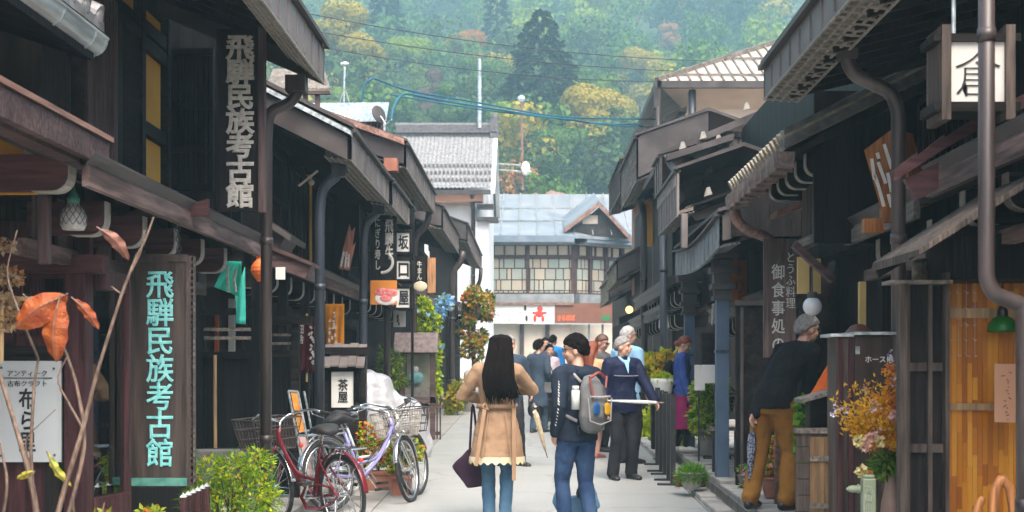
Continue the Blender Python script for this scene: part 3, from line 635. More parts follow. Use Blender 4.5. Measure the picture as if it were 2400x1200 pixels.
for k, y in enumerate((14.3, 15.8, 17.3, 18.8, 20.3)): b.box(-2.78, -2.68, y, y+.1, G(y), 2.6)
b.build('post', 'dark', t)
lattice(t, -1, 3.25, 15.9, 18.7, .5, 2.2, 26, .03, .04, 'dark', (.5,)); lattice(t, -1, 3.25, 18.9, 20.9, .5, 2.2, 18, .03, .04, 'dark', (.5,))
for y, xo, m_ in ((14.35, 1.92, 'pipeb'), (17.85, 1.9, 'pipeb'), (20.55, 1.88, 'pipe')):
    downpipe(t, smooth_path([(-xo, y, 3.66), (-xo-.01, y, 3.52), (-xo-.16, y, 3.40), (-xo-.19, y, 3.2), (-xo-.2, y, G(y))]), .05, m_)
    MB().box(-xo-.07, -xo+.07, y-.07, y+.07, 3.5, 3.64).build('rain_hopper', m_, t)
lamp = MB(); lamp.beam(P(700, 436, 14.9), P(745, 400, 14.9), .05, .015); lamp.ball(P(730, 428, 14.9), .032, 8, 6); lamp.build('eave_lamp', 'cream', t)
# little metal box roof and brown boards over the gate
b = MB(); b.prism([P(612, 505, 13.9), P(682, 552, 13.9), P(680, 566, 13.9), P(612, 520, 13.9)], (0, .9, 0)); b.prism([P(628, 525, 14), P(668, 556, 14), P(652, 585, 14), P(628, 570, 14)], (0, .7, 0)); b.build('hood', 'fasciad', t)
b = MB(); b.prism([P(636, 582, 13.7), P(730, 622, 13.7), P(715, 652, 13.7), P(636, 624, 13.7)], (0, .06, 0)); b.prism([P(634, 574, 13.66), P(732, 615, 13.66), P(732, 624, 13.66), P(634, 584, 13.66)], (0, .5, 0)); b.build('gate_roof', 'brownx', t)
flat(t, X(646, 13.6), X(668, 13.6), 13.6, Zp(655, 13.6), Zp(626, 13.6), 'whitep', 'nameplate', .02)

# ---------------- L3, L4, L5: the row going on
t = thing('machiya_house', 'taller dark house with high eave behind the black beef sign', 'house', (-3.2, 23, G(23)))
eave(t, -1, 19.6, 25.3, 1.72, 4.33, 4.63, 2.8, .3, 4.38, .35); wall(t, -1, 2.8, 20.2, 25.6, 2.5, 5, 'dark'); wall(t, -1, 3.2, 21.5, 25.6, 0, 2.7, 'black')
flat(t, -5.5, -2.4, 20.0, 3, 5.0, 'black', 'gable_wall', .1)
MB().prism([(-1.74, 19.5, 4.62), (-3.9, 19.5, 5.4), (-3.9, 19.5, 5.48), (-1.74, 19.5, 4.70)], (0, .15, 0)).build('verge_flashing', 'copper', t)
lattice(t, -1, 2.78, 21.6, 23.4, 3, 4.2, 18, .03, .03, 'darkh', (.5,)); lattice(t, -1, 2.78, 23.6, 25.4, 3, 4.2, 18, .03, .03, 'darkh', (.5,))
pent(t, -1, 21.6, 26, 2.3, 2.75, 3, 'greywood', .34, .8, .2, holes=False); lattice(t, -1, 3.15, 21.8, 25.4, .7, 2.3, 34, .03, .04, 'dark', (.5,))
b = MB(); b.box(X(900, 19.3), X(930, 19.3), 19.3, 19.55, Zp(400, 19.3), Zp(370, 19.3)); b.build('rain_hopper', 'terra', t)
MB().prism([P(870, 605, 20.2), P(965, 695, 20.2), P(955, 712, 20.2), P(868, 622, 20.2)], (0, .8, 0)).build('hood', 'fasciad', t)
downpipe(t, smooth_path([(-1.8, 25.2, 4.35), (-1.85, 25.2, 4.1), (-2.05, 25.2, 3.9), (-2.07, 25.2, 3.6), (-2.08, 25.2, G(25))]), .055, 'pipe')
t = thing('machiya_house', 'dark wooden house with hanging flower baskets before the white storehouse', 'house', (-3, 31, G(31)))
eave(t, -1, 27.6, 33.5, 1.72, 4.28, 4.65, 2.7, .3, 4.32, .35); wall(t, -1, 2.55, 27.9, 34, 0, 5, 'dark'); flat(t, -6.5, -2.3, 27.8, -.1, 5.0, 'black', 'gable_wall', .1)
lattice(t, -1, 2.5, 28.2, 33.8, .8, 2.6, 40, .04, .04, 'darkh', (.5,)); lattice(t, -1, 2.5, 28.2, 33.8, 3, 4.2, 40, .04, .04, 'darkh', (.5,))
pent(t, -1, 27.9, 33.8, 2.0, 3.0, 2.7, 'greywood', .34, .9, .2, holes=False)
downpipe(t, smooth_path([(-1.55, 32, 4.2), (-1.6, 32, 3.95), (-1.77, 32, 3.75), (-1.79, 32, 3.5), (-1.8, 32, G(32))]), .065, 'pipe')
MB().box(-2.0, -1.9, 33.2, 33.3, G(33), 3).build('post', 'dark', t)
t = thing('machiya_house', 'farthest dark low eaved house next to the white storehouse', 'house', (-3, 38, G(38)))
eave(t, -1, 34.2, 43.5, 1.55, 4.6, 4.98, 2.5, .3, 4.66, .35, wave=.05); wall(t, -1, 2.3, 34.2, 44, 0, 5.2, 'dark'); lattice(t, -1, 2.26, 34.6, 43.6, 1, 3, 60, .05, .04, 'darkh', (.5,))
pent(t, -1, 34.4, 44, 1.75, 3.1, 2.4, 'greywood', .34, 1.1, .2, holes=False)
downpipe(t, smooth_path([(-1.55, 43, 4.6), (-1.58, 43, 4.2), (-1.75, 43, 3.9), (-1.76, 43, 3.6), (-1.77, 43, G(43))]), .06, 'pipe')

# ---------------- roof-top drying shed and small roof behind
Y = 27
t = thing('drying_shed', 'little roof-top shed with white metal roof above the low dark house', 'shed', P(815, 330, Y))
b = MB(); b.prism([P(720, 248, Y), P(912, 246, Y), P(905, 284, Y-.9), P(735, 287, Y-.9)], (0, 0, .05)); b.build('roof', 'galv', t)
b = MB()
for p in (735, 800, 865, 900): b.beam(P(p, 284, Y-.8), P(p, 345, Y-.8), .08, .08)
b.build('post', 'brownv', t); flattice(t, X(740, Y-.7), X(895, Y-.7), Y-.7, Zp(350, Y-.7), Zp(288, Y-.7), 22, .03, 'greywood', (.5,)); flat(t, X(735, Y), X(905, Y), Y-.2, Zp(360, Y), Zp(285, Y), 'darkh', 'wall', .1)
ds = thing('satellite_dish', 'dark round satellite dish at the corner of the white-roofed shed', 'satellite dish', P(893, 268, 25.5))
dm = MB(); n_ = V((.75, -.6, .25)).normalized(); a1 = n_.orthogonal().normalized(); a2 = n_.cross(a1); dm.ball(P(888, 268, 25.5), (.17, .17, .03), 16, 6, (a1, a2, n_)); dm.build('reflector', 'fasciad', ds)
b = MB(); b.tube([P(890, 270, 25.5), P(905, 292, 25.4), P(918, 280, 25.3)], .014, 6); b.tube([P(900, 285, 25.5), P(903, 340, 25.5)], .02, 6); b.build('arm', 'galv', ds)
Y = 22
t = thing('drying_platform', 'small wooden roof-top platform with plank roof behind the big eave', 'shed', P(700, 250, Y))
b = MB(); b.prism([P(622, 214, Y), P(775, 214, Y), P(760, 168, Y+1.2), P(640, 168, Y+1.2)], (0, 0, .05)); b.build('roof', 'greywood', t)
b = MB()
for p in (716, 744): b.beam(P(p, 214, Y+.1), P(p, 290, Y+.1), .07, .07)
b.build('post', 'brownv', t); b = MB().box(X(622, Y), X(772, Y), Y, Y+.08, Zp(220, Y), Zp(213, Y)); b.build('beam', 'brownx', t)

# ---------------- white storehouse with tiled roof
Y0, Yr = 48.5, 51.2
t = thing('storehouse', 'white plastered storehouse under a grey snow-stop tiled roof', 'storehouse', (-3.4, 51, G(51)))
xa, xb = X(915, 48), X(1152, 48.5)
ze, zr = Zp(450, 48.2), Zp(318, Yr)
nc, nr = 168, 16; vs = []; per = 7
for j in range(nr*2):
    r_ = j//2; tt = (r_+(j % 2)*.985)/nr
    for i in range(nc+1):
        x = xa+(xb-xa)*i/nc; wv = .045*abs(math.sin(math.pi*i/per))**.6; yy = 47.7+(Yr-47.7)*tt
        vs.append((x, yy, ze+(zr-ze)*tt+wv+(.05 if j % 2 == 0 else 0)))
qs = [(j*(nc+1)+i, j*(nc+1)+i+1, (j+1)*(nc+1)+i+1, (j+1)*(nc+1)+i) for j in range(nr*2-1) for i in range(nc)]
arrays('roof_tiles', vs, qs, 'tile', t)
sn = MB()
for r_ in (2, 4, 6):
    for i in range(24):
        x = xa+(xb-xa)*(i+.5+(r_ % 4)*.12)/24; tt = (r_+.3)/nr; sn.box(x-.035, x+.035, 47.7+(Yr-47.7)*tt-.1, 47.7+(Yr-47.7)*tt+.02, ze+(zr-ze)*tt, ze+(zr-ze)*tt+.12)
sn.build('snow_stop', 'tiled', t)
rg = MB(); rg.box(xa-.1, xb+.08, Yr-.22, Yr+.22, zr-.05, zr+.26); rg.tube([(xa-.15, Yr, zr+.32), (xb+.12, Yr, zr+.32)], .14, 10); rg.box(xa-.1, xb+.1, Yr-.3, Yr+.3, zr+.06, zr+.1)
rg.box(xb-.12, xb+.16, Yr-.3, Yr+.3, zr-.2, zr+.55); rg.ball((xb+.02, Yr, zr+.6), (.16, .2, .2), 8, 6); rg.build('ridge', 'tiled', t)
MB().prism([(xa, Yr, zr-.02), (xa, 54.8, ze), (xa, 54.8, ze-.15), (xa, Yr, zr-.2)], (xb-xa, 0, 0)).build('rear_roof', 'tiled', t)
gb = MB(); gb.prism([(xb, 47.65, ze-.12), (xb, Yr, zr-.1), (xb, Yr, zr+.06), (xb, 47.65, ze+.08)], (.14, 0, 0)); gb.prism([(xb, Yr, zr-.1), (xb, 54.8, ze-.2), (xb, 54.8, ze), (xb, Yr, zr+.06)], (.14, 0, 0)); gb.build('bargeboard', 'white', t)
wl = MB(); xw0 = X(1108, 48.5); wl.box(-9, xw0, 48.5, 54, 0, ze-.02); wl.prism([(xw0-.3, 48.5, 0), (xw0+.55, 49.5, 0), (xw0+.55, 54, 0), (xw0-.3, 54, 0)], (0, 0, ze+.35)); wl.prism([(xw0+.5, 49.2, ze-.3), (xw0+.5, 54.3, ze-.3), (xw0+.5, Yr, zr-.2)], (.05, 0, 0)); wl.build('wall', 'white', t)
MB().box(xa, xw0+.35, 47.95, 48.5, ze-.34, ze-.08).build('eave_beam', 'peach', t); MB().box(xa, xb, 47.62, 47.72, ze-.14, ze).build('gutter', 'fasciad', t)
downpipe(t, [(xw0, 47.9, ze-.1), (xw0+.02, 48.3, ze-.6), (xw0+.02, 48.35, 2.5)], .07, 'pipe')
b = MB(); b.box(xw0+.15, X(1158, 48.6), 48.0, 49, Zp(488, 48.5), Zp(482, 48.5)); b.box(xw0+.15, X(1168, 48.6), 48.0, 49, Zp(520, 48.5), Zp(512, 48.5)); b.build('hood', 'fasciad', t)
MB().box(xw0+.1, X(1146, 48.5), 48.25, 49, 1, Zp(520, 48.5)).build('side_wing', 'white', t)
po = thing('roof_aerial', 'tall pale slim pole rising above the ridge of the storehouse', 'pole', P(1124, 300, 51))
MB().tube([P(1124, 300, 51), P(1124, 138, 51)], [.075, .06], 8).build('mast', 'galv', po)

# ---------------- building closing the end of the street
Y = 57
M['darkred'] = mat('dark_red_timber', (.045, .018, .017), (.07, .032, .03), .6, 6)
M['winglass'] = mat('tinted_window_glass', (.38, .48, .44), None, .25, island=[(.27, .32, .28), (.36, .39, .33), (.47, .43, .33), (.46, .35, .25), (.31, .36, .32)], spec=.6)
t = thing('shop_building', 'wide two-storey shop with pale blue metal roof and coloured lattice windows closing the street', 'shop building', (1, 59, G(59)))
fx = [(X(1120, Y), Y), (X(1345, Y), Y), (X(1462, 58.6), 58.6), (X(1520, 61), 61)]
def band(z0, z1, m, name, d=0, th=.12, segs=None):
    b = MB()
    for (ax, ay), (bx, by) in list(zip(fx[:-1], fx[1:]))[:segs]:
        dr = V((bx-ax, by-ay, 0)).normalized(); nn = V((dr.y, -dr.x, 0)); o = nn*d
        b.prism([(ax+o.x, ay+o.y, z0), (bx+o.x, by+o.y, z0), (bx+o.x-nn.x*th, by+o.y-nn.y*th, z0), (ax+o.x-nn.x*th, ay+o.y-nn.y*th, z0)], (0, 0, z1-z0))
    return b.build(name, m, t)
zz = lambda py: Zp(py, Y)
band(zz(600), zz(570), 'cream', 'clerestory_panel'); band(zz(690), zz(600), 'darkred', 'backing', -.05); band(zz(712), zz(690), 'bluegrey', 'pent_roof', .35, .5); band(zz(716), zz(710), 'copper', 'pent_edge', .38, .1)
band(zz(880), zz(760), 'cream', 'shutter', -.2); band(G(57)-.2, zz(880), 'cream', 'wall', -.2)
fr = MB(); gl = MB(); rg_ = random.Random(4)
for si, ((ax, ay), (bx, by)) in enumerate(list(zip(fx[:-1], fx[1:]))[:2]):
    A, B = V((ax, ay, 0)), V((bx, by, 0)); d = (B-A).normalized(); nn = V((d.y, -d.x, 0)); L = (B-A).length
    nb = 2 if si == 0 else 3
    k = 0
    pos = [0, .09, .52, .99] if si == 0 else [0, .30, .62, .95]
    for u_ in pos:
        p = A+d*(L*u_); fr.beam(p+nn*.05+V((0, 0, zz(692))), p+nn*.05+V((0, 0, zz(570))), .14, .14, tuple(nn))
    for z in (zz(602), zz(690), zz(572)): fr.beam(A+nn*.04+V((0, 0, z)), B+nn*.04+V((0, 0, z)), .1, .14)
    for i in range(12):
        if si == 0 or i < 6: p = A+d*(L*(i+.5)/(9 if si == 0 else 6)); 
        if (p-A).length < L: fr.beam(p+nn*.02+V((0, 0, zz(600))), p+nn*.02+V((0, 0, zz(572))), .07, .07, tuple(nn))
    # panes of unequal width in rows
    rows = [zz(690), zz(681), zz(656), zz(629), zz(603)]
    for r0, r1 in zip(rows[:-1], rows[1:]):
        u_ = 0.0
        while u_ < L-.05:
            wd = min(rg_.choice([.18, .3, .42, .42]) if r1-r0 > .2 else .2, L-u_); p, q = A+d*(u_+.02)+nn*.012, A+d*(u_+wd-.02)+nn*.012
            gl.add([(p.x, p.y, r0+.02), (q.x, q.y, r0+.02), (q.x, q.y, r1-.02), (p.x, p.y, r1-.02)], [(0, 1, 2, 3)]); u_ += wd
fr.build('window_frame', 'darkred', t); gl.build('pane', 'winglass', t)
for (ax, ay), (bx, by) in ():
    pass
MB().prism([(fx[0][0], Y-.05, zz(692)), (fx[1][0], Y-.05, zz(692)), (fx[2][0], fx[2][1]-.05, zz(692)), (fx[2][0], fx[2][1], zz(692)), (fx[1][0], Y, zz(692)), (fx[0][0], Y, zz(692))], (0, 0, .001)).build('window_sill', 'darkred', t)
# roof
rz, re = Zp(452, 63), zz(556)
ea = [(-2.3, 56.2, re), (1.9, 56.2, re), (4.5, 58, re), (7.4, 62, re), (7.4, 63.5, rz), (-2.3, 63.5, rz)]
b = MB(); b.add(ea+[(x, y, z-.12) for x, y, z in ea], [(0, 1, 2, 3, 4, 5), (6, 11, 10, 9, 8, 7)]+[(i, (i+1) % 6, 6+(i+1) % 6, 6+i) for i in range(6)])
M['blueroof'] = mat('pale_blue_sheet_roof', (.17, .21, .245), (.27, .30, .325), .55, .8, (1, 1, 1), .1, 8, spec=.25)
b.build('roof', 'blueroof', t)
M['slateblue'] = mat('slate_blue_sheet', (.14, .19, .24), (.20, .25, .30), .4, 2)
band(re-.26, re-.0, 'slateblue', 'fascia', .82, .1); band(re-.32, re-.24, 'bluegrey', 'soffit', .7, .8)
sm = MB()
for k in range(9): x = -2.0+k*.72; sm.beam((x, 56.25, re+.03), (x, 63.4, rz+.03), .04, .05)
for q in (.3, .6): sm.beam((-2.3, 56.2+7.3*q, re+(rz-re)*q+.05), (2.4, 56.2+7.3*q, re+(rz-re)*q+.05), .05, .05)
sm.build('roof_seam', 'bluegrey', t)
# gable dormer
yd = 56.4; apex = P(1404, 474, yd); la, ra_ = P(1322, 538, yd), P(1480, 560, yd)
b = MB(); b.prism([la, apex, apex+V((0, 0, .08)), la+V((0, 0, .08))], (0, 5, .9)); b.prism([apex, ra_, ra_+V((0, 0, .08)), apex+V((0, 0, .08))], (0, 5, .9)); b.build('dormer_roof', 'blueroof', t)
b = MB(); b.prism([la+V((0, -.03, -.14)), apex+V((0, -.03, -.16)), apex+V((0, -.03, .02)), la+V((0, -.03, .02))], (0, .08, 0)); b.prism([apex+V((0, -.03, -.16)), ra_+V((0, -.03, -.14)), ra_+V((0, -.03, .02)), apex+V((0, -.03, .02))], (0, .08, 0)); b.build('dormer_bargeboard', 'copper', t)
b = MB(); b.prism([P(1335, 545, yd+.5), P(1404, 486, yd+.5), P(1476, 560, yd+.5)], (0, .1, 0)); b.build('dormer_gable', 'fasciad', t); flat(t, X(1366, yd), X(1402, yd), yd+.4, Zp(522, yd), Zp(502, yd), 'cream', 'dormer_panel', .08)
b = MB(); b.prism([P(1300, 572, yd-.1), P(1500, 575, yd+1.2), P(1440, 530, yd+2.2), P(1330, 530, yd+1.2)], (0, 0, .03)); b.build('dormer_apron', 'slateblue', t)
# shop front
for p in (1218, 1278): MB().box(X(p, Y), X(p+10, Y), Y+.02, Y+.2, G(57), zz(760)).build('post', 'fasciad', t)
for p in (1378, 1410, 1140): MB().box(X(p, Y), X(p+5, Y), Y+.0, Y+.2, G(57), zz(760)).build('post', 'bluegrey', t)
s_ = MB().box(X(1142, Y), X(1298, Y), Y-.3, Y-.2, zz(759), zz(713)).build('shop_sign', 'paper', t)
M['redink'] = mat('red_ink', (.62, .05, .04), (.5, .04, .03), .5); M['orink'] = mat('orange_ink', (.75, .14, .03), (.65, .12, .03), .5); M['greenink'] = mat('green_ink', (.03, .22, .07), (.02, .16, .05), .5)
em = MB(); c = P(1264, 737, Y-.31)
for dx, dz, rx, rz_ in ((.03, .22, .12, .1), (.0, .02, .16, .13), (-.17, -.16, .06, .14), (.14, -.17, .06, .12), (.2, .06, .1, .05), (-.2, .06, .08, .05)): em.ball(c+V((dx, 0, dz)), (rx, .012, rz_), 10, 6)
em.build('emblem', 'redink', s_); em2 = MB(); em2.ball(P(1231, 722, Y-.31), (.05, .012, .12), 8, 6); em2.ball(P(1234, 746, Y-.31), (.05, .012, .12), 8, 6); em2.build('mark', 'ink', s_)
gd = MB(); q_ = random.Random(2)
for k in range(40): c = P(q_.uniform(1165, 1222), q_.uniform(728, 752), Y-.303); gd.ball(c, (q_.uniform(.015, .04), .006, q_.uniform(.012, .03)), 6, 4)
gd.build('speckle', mat('pale_green_ink', (.42, .56, .48)), s_)
s2 = MB().box(X(1300, Y), X(1444, Y), Y-.3, Y-.2, zz(758), zz(712)).build('shop_sign', mat('brown_sign_board', (.17, .065, .038), (.21, .085, .05), .6, 3), t)
lettering('さるぼぼ', P(1327, 745, Y-.3), UX, UZ, .7, .24, 'orink', s2, bold=.05); MB().box(X(1409, Y), X(1429, Y), Y-.32, Y-.3, zz(752), zz(740)).build('plate', 'greenink', s2)
# white house sliver behind
t = thing('white_house', 'small white house with red roof edge peeping over the blue roof', 'house', (2, 68, G(68)))
MB().box(0, 14, 68, 76, 0, Zp(470, 68)).build('wall', 'white', t); b = MB(); b.prism([P(1255, 470, 67.5), P(1290, 446, 68), P(1400, 470, 67.5)], (0, 8, 0)); b.build('gable_roof', 'copper', t); MB().prism([P(1380, 488, 67), P(1640, 488, 67), P(1640, 462, 71), P(1380, 470, 71)], (0, 0, .1)).build('roof', 'blueroof', t)
# ================================================================ right-hand row
# ---------------- R1: shop nearest the camera with the bamboo window
t = thing('machiya_house', 'near shop with glazed amber bamboo wall, thick brown downpipe and small tiled pent roof', 'house', (3, 7, G(7)))
wall(t, 1, 3.2, 3.5, 8.0, 2.4, 5.2, 'black'); wall(t, 1, 3.6, 3, 12, -.1, 2.8, 'black')
M['bamwall'] = mat('amber_bamboo_slats', (.40, .17, .03), None, .45, island=[(.40, .12, .008), (.58, .20, .012), (.74, .29, .02), (.80, .38, .04)], spec=.4)  # slat colours brightened to stand in for warm light inside the shop
Yg = 7.9; z0 = G(8)-.05; zt = Zp(655, Yg)
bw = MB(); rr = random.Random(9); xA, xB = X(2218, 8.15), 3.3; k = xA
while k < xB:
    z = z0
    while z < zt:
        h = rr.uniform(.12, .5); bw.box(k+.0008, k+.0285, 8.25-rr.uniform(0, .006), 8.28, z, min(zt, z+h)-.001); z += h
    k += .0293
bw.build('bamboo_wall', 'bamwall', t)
rb = MB()
for p0, p1 in ((745, 722), (962, 946)): rb.box(xA, xB, 8.225, 8.24, Zp(p0, 8.2), Zp(p1, 8.2))
rb.build('bamboo_rail', 'bambo', t)
# dark posts and doors that frame the window
fb = MB(); fb.box(X(2106, 7.9), X(2122, 7.9), 7.86, 7.95, -.1, Zp(660, 7.9)); fb.build('corner_post', 'greyv', t)
dr = MB(); dr.box(X(2122, 7.95), X(2212, 7.95), 7.95, 8.0, -.1, Zp(662, 7.95)); dr.build('shutter', 'dark', t)
d2 = MB()
for p in (850, 1040): d2.box(X(2126, 7.95), X(2212, 7.95), 7.925, 7.953, Zp(p+20, 7.95), Zp(p, 7.95))
d2.box(X(2122, 7.93), X(2132, 7.93), 7.92, 7.96, -.1, Zp(665, 7.95)); d2.box(X(2172, 7.93), X(2182, 7.93), 7.90, 7.96, -.1, Zp(665, 7.95)); d2.box(X(2210, 7.93), X(2220, 7.93), 7.88, 7.97, -.1, Zp(640, 7.95)); d2.build('frame', 'greyv', t)
MB().box(X(2084, 7.85), X(2230, 7.85), 7.82, 8.02, Zp(665, 7.85), Zp(657, 7.85)).build('cap', 'greywood', t)
MB().box(X(2216, 7.9), 3.4, 7.9, 8.3, zt, zt+.25).build('head_beam', 'black', t)
g_ = MB().box(X(2220, 7.96), 3.3, 7.96, 7.965, z0, zt).build('pane', 'glass', t)
nb = MB().box(X(2330, 7.99), X(2394, 7.99), 7.985, 7.989, Zp(990, 7.99), Zp(853, 7.99)).build('notice', mat('translucent_notice', (.62, .34, .20), (.58, .30, .17), .6, 5), t)
bk = MB(); rq_ = random.Random(6)
for k in range(14): c_ = P(2360+rq_.uniform(-9, 9), 872+k*8.5, 7.983); bk.beam(c_, c_+V((rq_.uniform(-.022, .022), 0, rq_.uniform(-.018, .006))), .004, .004)
bk.build('brush_writing', 'brownv', nb)
MB().box(2.2, 3.4, 4, 8.2, G(7)-.1, G(7)+.06).build('step', 'stoned', t)
downpipe(t, smooth_path([(X(2312, 6.6), 6.6, 4.2), (X(2312, 6.6), 6.6, Zp(655, 6.6)), (X(2330, 6.6), 6.6, Zp(690, 6.6)), (X(2395, 6.6), 6.6, Zp(715, 6.6)), (X(2400, 6.6), 6.6, Zp(740, 6.6)), (X(2402, 6.6), 6.6, G(6.6))], 6), .038, 'pipe')
# thin tiled pent with scalloped edge
tp = MB(); Yt = 8.25
for k in range(26):
    a = k/26; p = P(2045, 630, Yt).lerp(P(2300, 468, Yt), a); q = P(2045, 630, Yt).lerp(P(2300, 468, Yt), a+.9/26)
    tp.prism([p, q, q+V((0, 0, .035)), p+V((0, 0, .03))], (0, -1.0, 0))
tp.prism([P(2045, 636, Yt), P(2300, 478, Yt), P(2300, 468, Yt), P(2045, 630, Yt)], (0, -.8, 0)); tp.build('tiled_pent', 'greyv', t)
MB().prism([P(2062, 650, Yt), P(2300, 506, Yt), P(2300, 484, Yt), P(2055, 632, Yt)], (0, .04, 0)).build('pent_board', 'darkx', t)
MB().lathe(P(2160, 640, 8.3), [(.04, -.06), (.055, -.05), (.055, .06), (.03, .08)], 14).build('lamp_housing', 'greywood', t)

# ---------------- R2: big-eaved house
t = thing('machiya_house', 'tall dark house with big eave, grey downpipe and brown pent fascia beside the bamboo window', 'house', (3, 9.5, G(9.5)))
wall(t, 1, 3.0, 8.0, 10.9, 2.5, 5, 'black'); wall(t, 1, 3.1, 8.3, 11, 0, 2.7, 'black')
eave(t, 1, 7.6, 10.7, 1.70, 3.60, 3.80, 2.9, .24, 3.58, .25)
downpipe(t, smooth_path([(1.94, 9.0, 3.64), (1.95, 9.0, 3.50), (2.0, 9.0, 3.42), (2.22, 9.0, 3.32), (2.265, 9.0, 3.2), (2.265, 9.0, G(9))], 5), .046, 'pipe')
MB().box(1.89, 2.0, 8.93, 9.07, 3.52, 3.66).build('rain_hopper', 'pipe', t)
pent(t, 1, 6.9, 9.05, 2.45, 2.78, 3.1, 'brown', .34, .8, .25); pent(t, 1, 9.15, 11.2, 2.40, 2.66, 3.0, 'greywood', .34, .7, .15, holes=False)
cv = MB(); pts = [P(2095, 412, 8.0), P(2150, 378, 8.0), P(2215, 335, 8.0), P(2300, 288, 8.0), P(2400, 240, 8.0)]
for a, b in zip(pts[:-1], pts[1:]): cv.prism([a+V((0, 0, -.03)), b+V((0, 0, -.03)), b+V((0, 0, .05)), a+V((0, 0, .03))], (0, .07, 0))
cv.prism([P(2120, 420, 8.05), P(2200, 380, 8.05), P(2200, 440, 8.05), P(2150, 470, 8.05)], (0, .05, 0)); cv.build('curved_brace', 'redwood', t)
for k, y in enumerate((7.2, 8.0, 8.8)): MB().beam((2.5, y, 2.35), (3.1, y, 2.35), .08, .08).build('beam', 'darkx', t)
MB().box(2.55, 2.62, 6.9, 11.2, 2.28, 2.36).build('rail_beam', 'brown', t)
b = MB()
for y in (9.3, 10.1, 10.9): b.box(2.62, 2.7, y, y+.08, 0, 2.3)
b.build('post', 'dark', t); lattice(t, 1, 2.95, 9.4, 10.9, 3, 3.6, 10, .04, .04, 'dark')
t2 = MB(); t2.box(X(2015, 10.7), X(2030, 10.7), 10.7, 10.76, Zp(800, 10.7), Zp(660, 10.7)); t2.build('plaster_strip', mat('yellow_plaster', (.52, .38, .13), (.60, .45, .18), .8, 3), t)
# ---------------- R3: dark gable with the mossy tiled eave
t = thing('machiya_house', 'black boarded house with mossy tile edge and copper gutter above the tofu sign', 'house', (3, 12.2, G(12)))
ts = MB(); Ya, Yb, xe, ze = 10.8, 13.7, 1.88, 3.30
k = Ya
while k < Yb:
    ts.tube([(xe-.02, k, ze+.02), (xe+1.2, k, ze+.02+.62)], .055, 8); k += .17
ts.prism([(xe, Ya, ze-.06), (xe+1.2, Ya, ze+.55), (xe+1.2, Ya, ze+.60), (xe, Ya, ze)], (0, Yb-Ya, 0)); ts.build('roof_tile', 'moss', t)
gu = MB(); gu.prism([(xe-.06, Ya, ze-.2), (xe+.06, Ya, ze-.2), (xe+.07, Ya, ze-.08), (xe-.07, Ya, ze-.08)], (0, Yb-Ya, 0))
k = Ya+.1
while k < Yb: gu.box(xe-.075, xe+.07, k, k+.025, ze-.22, ze-.075); k += .32
gu.build('gutter', mat('faded_copper', (.15, .105, .09), (.24, .18, .155), .5, 6, HS, .1), t)
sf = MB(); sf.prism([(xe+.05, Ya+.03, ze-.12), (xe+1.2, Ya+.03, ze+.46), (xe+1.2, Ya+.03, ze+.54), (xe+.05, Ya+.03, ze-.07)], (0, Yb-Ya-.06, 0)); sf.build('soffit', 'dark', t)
vb = MB(); vb.prism([(xe-.02, Ya-.05, ze-.06), (xe+1.3, Ya-.05, ze+.60), (xe+1.3, Ya-.05, ze+.74), (xe-.02, Ya-.05, ze+.08)], (0, .06, 0)); vb.build('bargeboard', 'tiled', t)
flat(t, 2.12, 3.3, 10.95, 2.55, 3.7, 'black', 'gable_wall', .06); wall(t, 1, 2.62, 11, 14.2, 2.6, 4.2, 'black'); wall(t, 1, 3.0, 11.2, 14.4, 0, 2.7, 'black')
bd = MB()
for k in range(3): y = 11.1+k*.42; bd.box(2.28, 2.30, y, y+.36, 2.62, 3.12)
bd.build('hanging_board', 'greyv', t); MB().box(2.24, 2.33, 11.0, 12.4, 2.62, 2.69).build('rail_beam', 'greywood', t)
for k in range(5): bracket(t, 1, 11.25+k*.42, 2.12, 2.7, 3.28, .17, .08)
MB().prism([P(1868, 565, 11.2), P(1960, 650, 11.2), P(1950, 662, 11.2), P(1858, 578, 11.2)], (0, .09, 0)).build('brace', 'brownx', t)
yp = MB(); yp.box(X(1870, 12), X(1897, 12), 12, 12.05, Zp(688, 12), Zp(602, 12)); yp.box(X(1904, 12), X(1924, 12), 12, 12.05, Zp(688, 12), Zp(606, 12)); yp.build('plaster_panel', 'yellow_plaster' if 'yellow_plaster' in M else bpy.data.materials['yellow_plaster'], t)
dp = MB(); dp.box(2.62, 3.1, 14.30, 14.36, 0, 2.6); dp.build('door_panel', 'darkh', t)
downpipe(t, smooth_path([(1.88, 13.55, 3.1), (1.9, 13.55, 2.98), (2.0, 13.55, 2.9), (2.22, 13.55, 2.82), (2.3, 13.55, 2.6), (2.3, 13.55, G(13.5))]), .05, 'copper')
MB().prism([P(1822, 492, 12.6), P(1900, 468, 12.6), P(1900, 482, 12.6), P(1822, 505, 12.6)], (0, .4, 0)).build('shelf_board', 'copper', t)
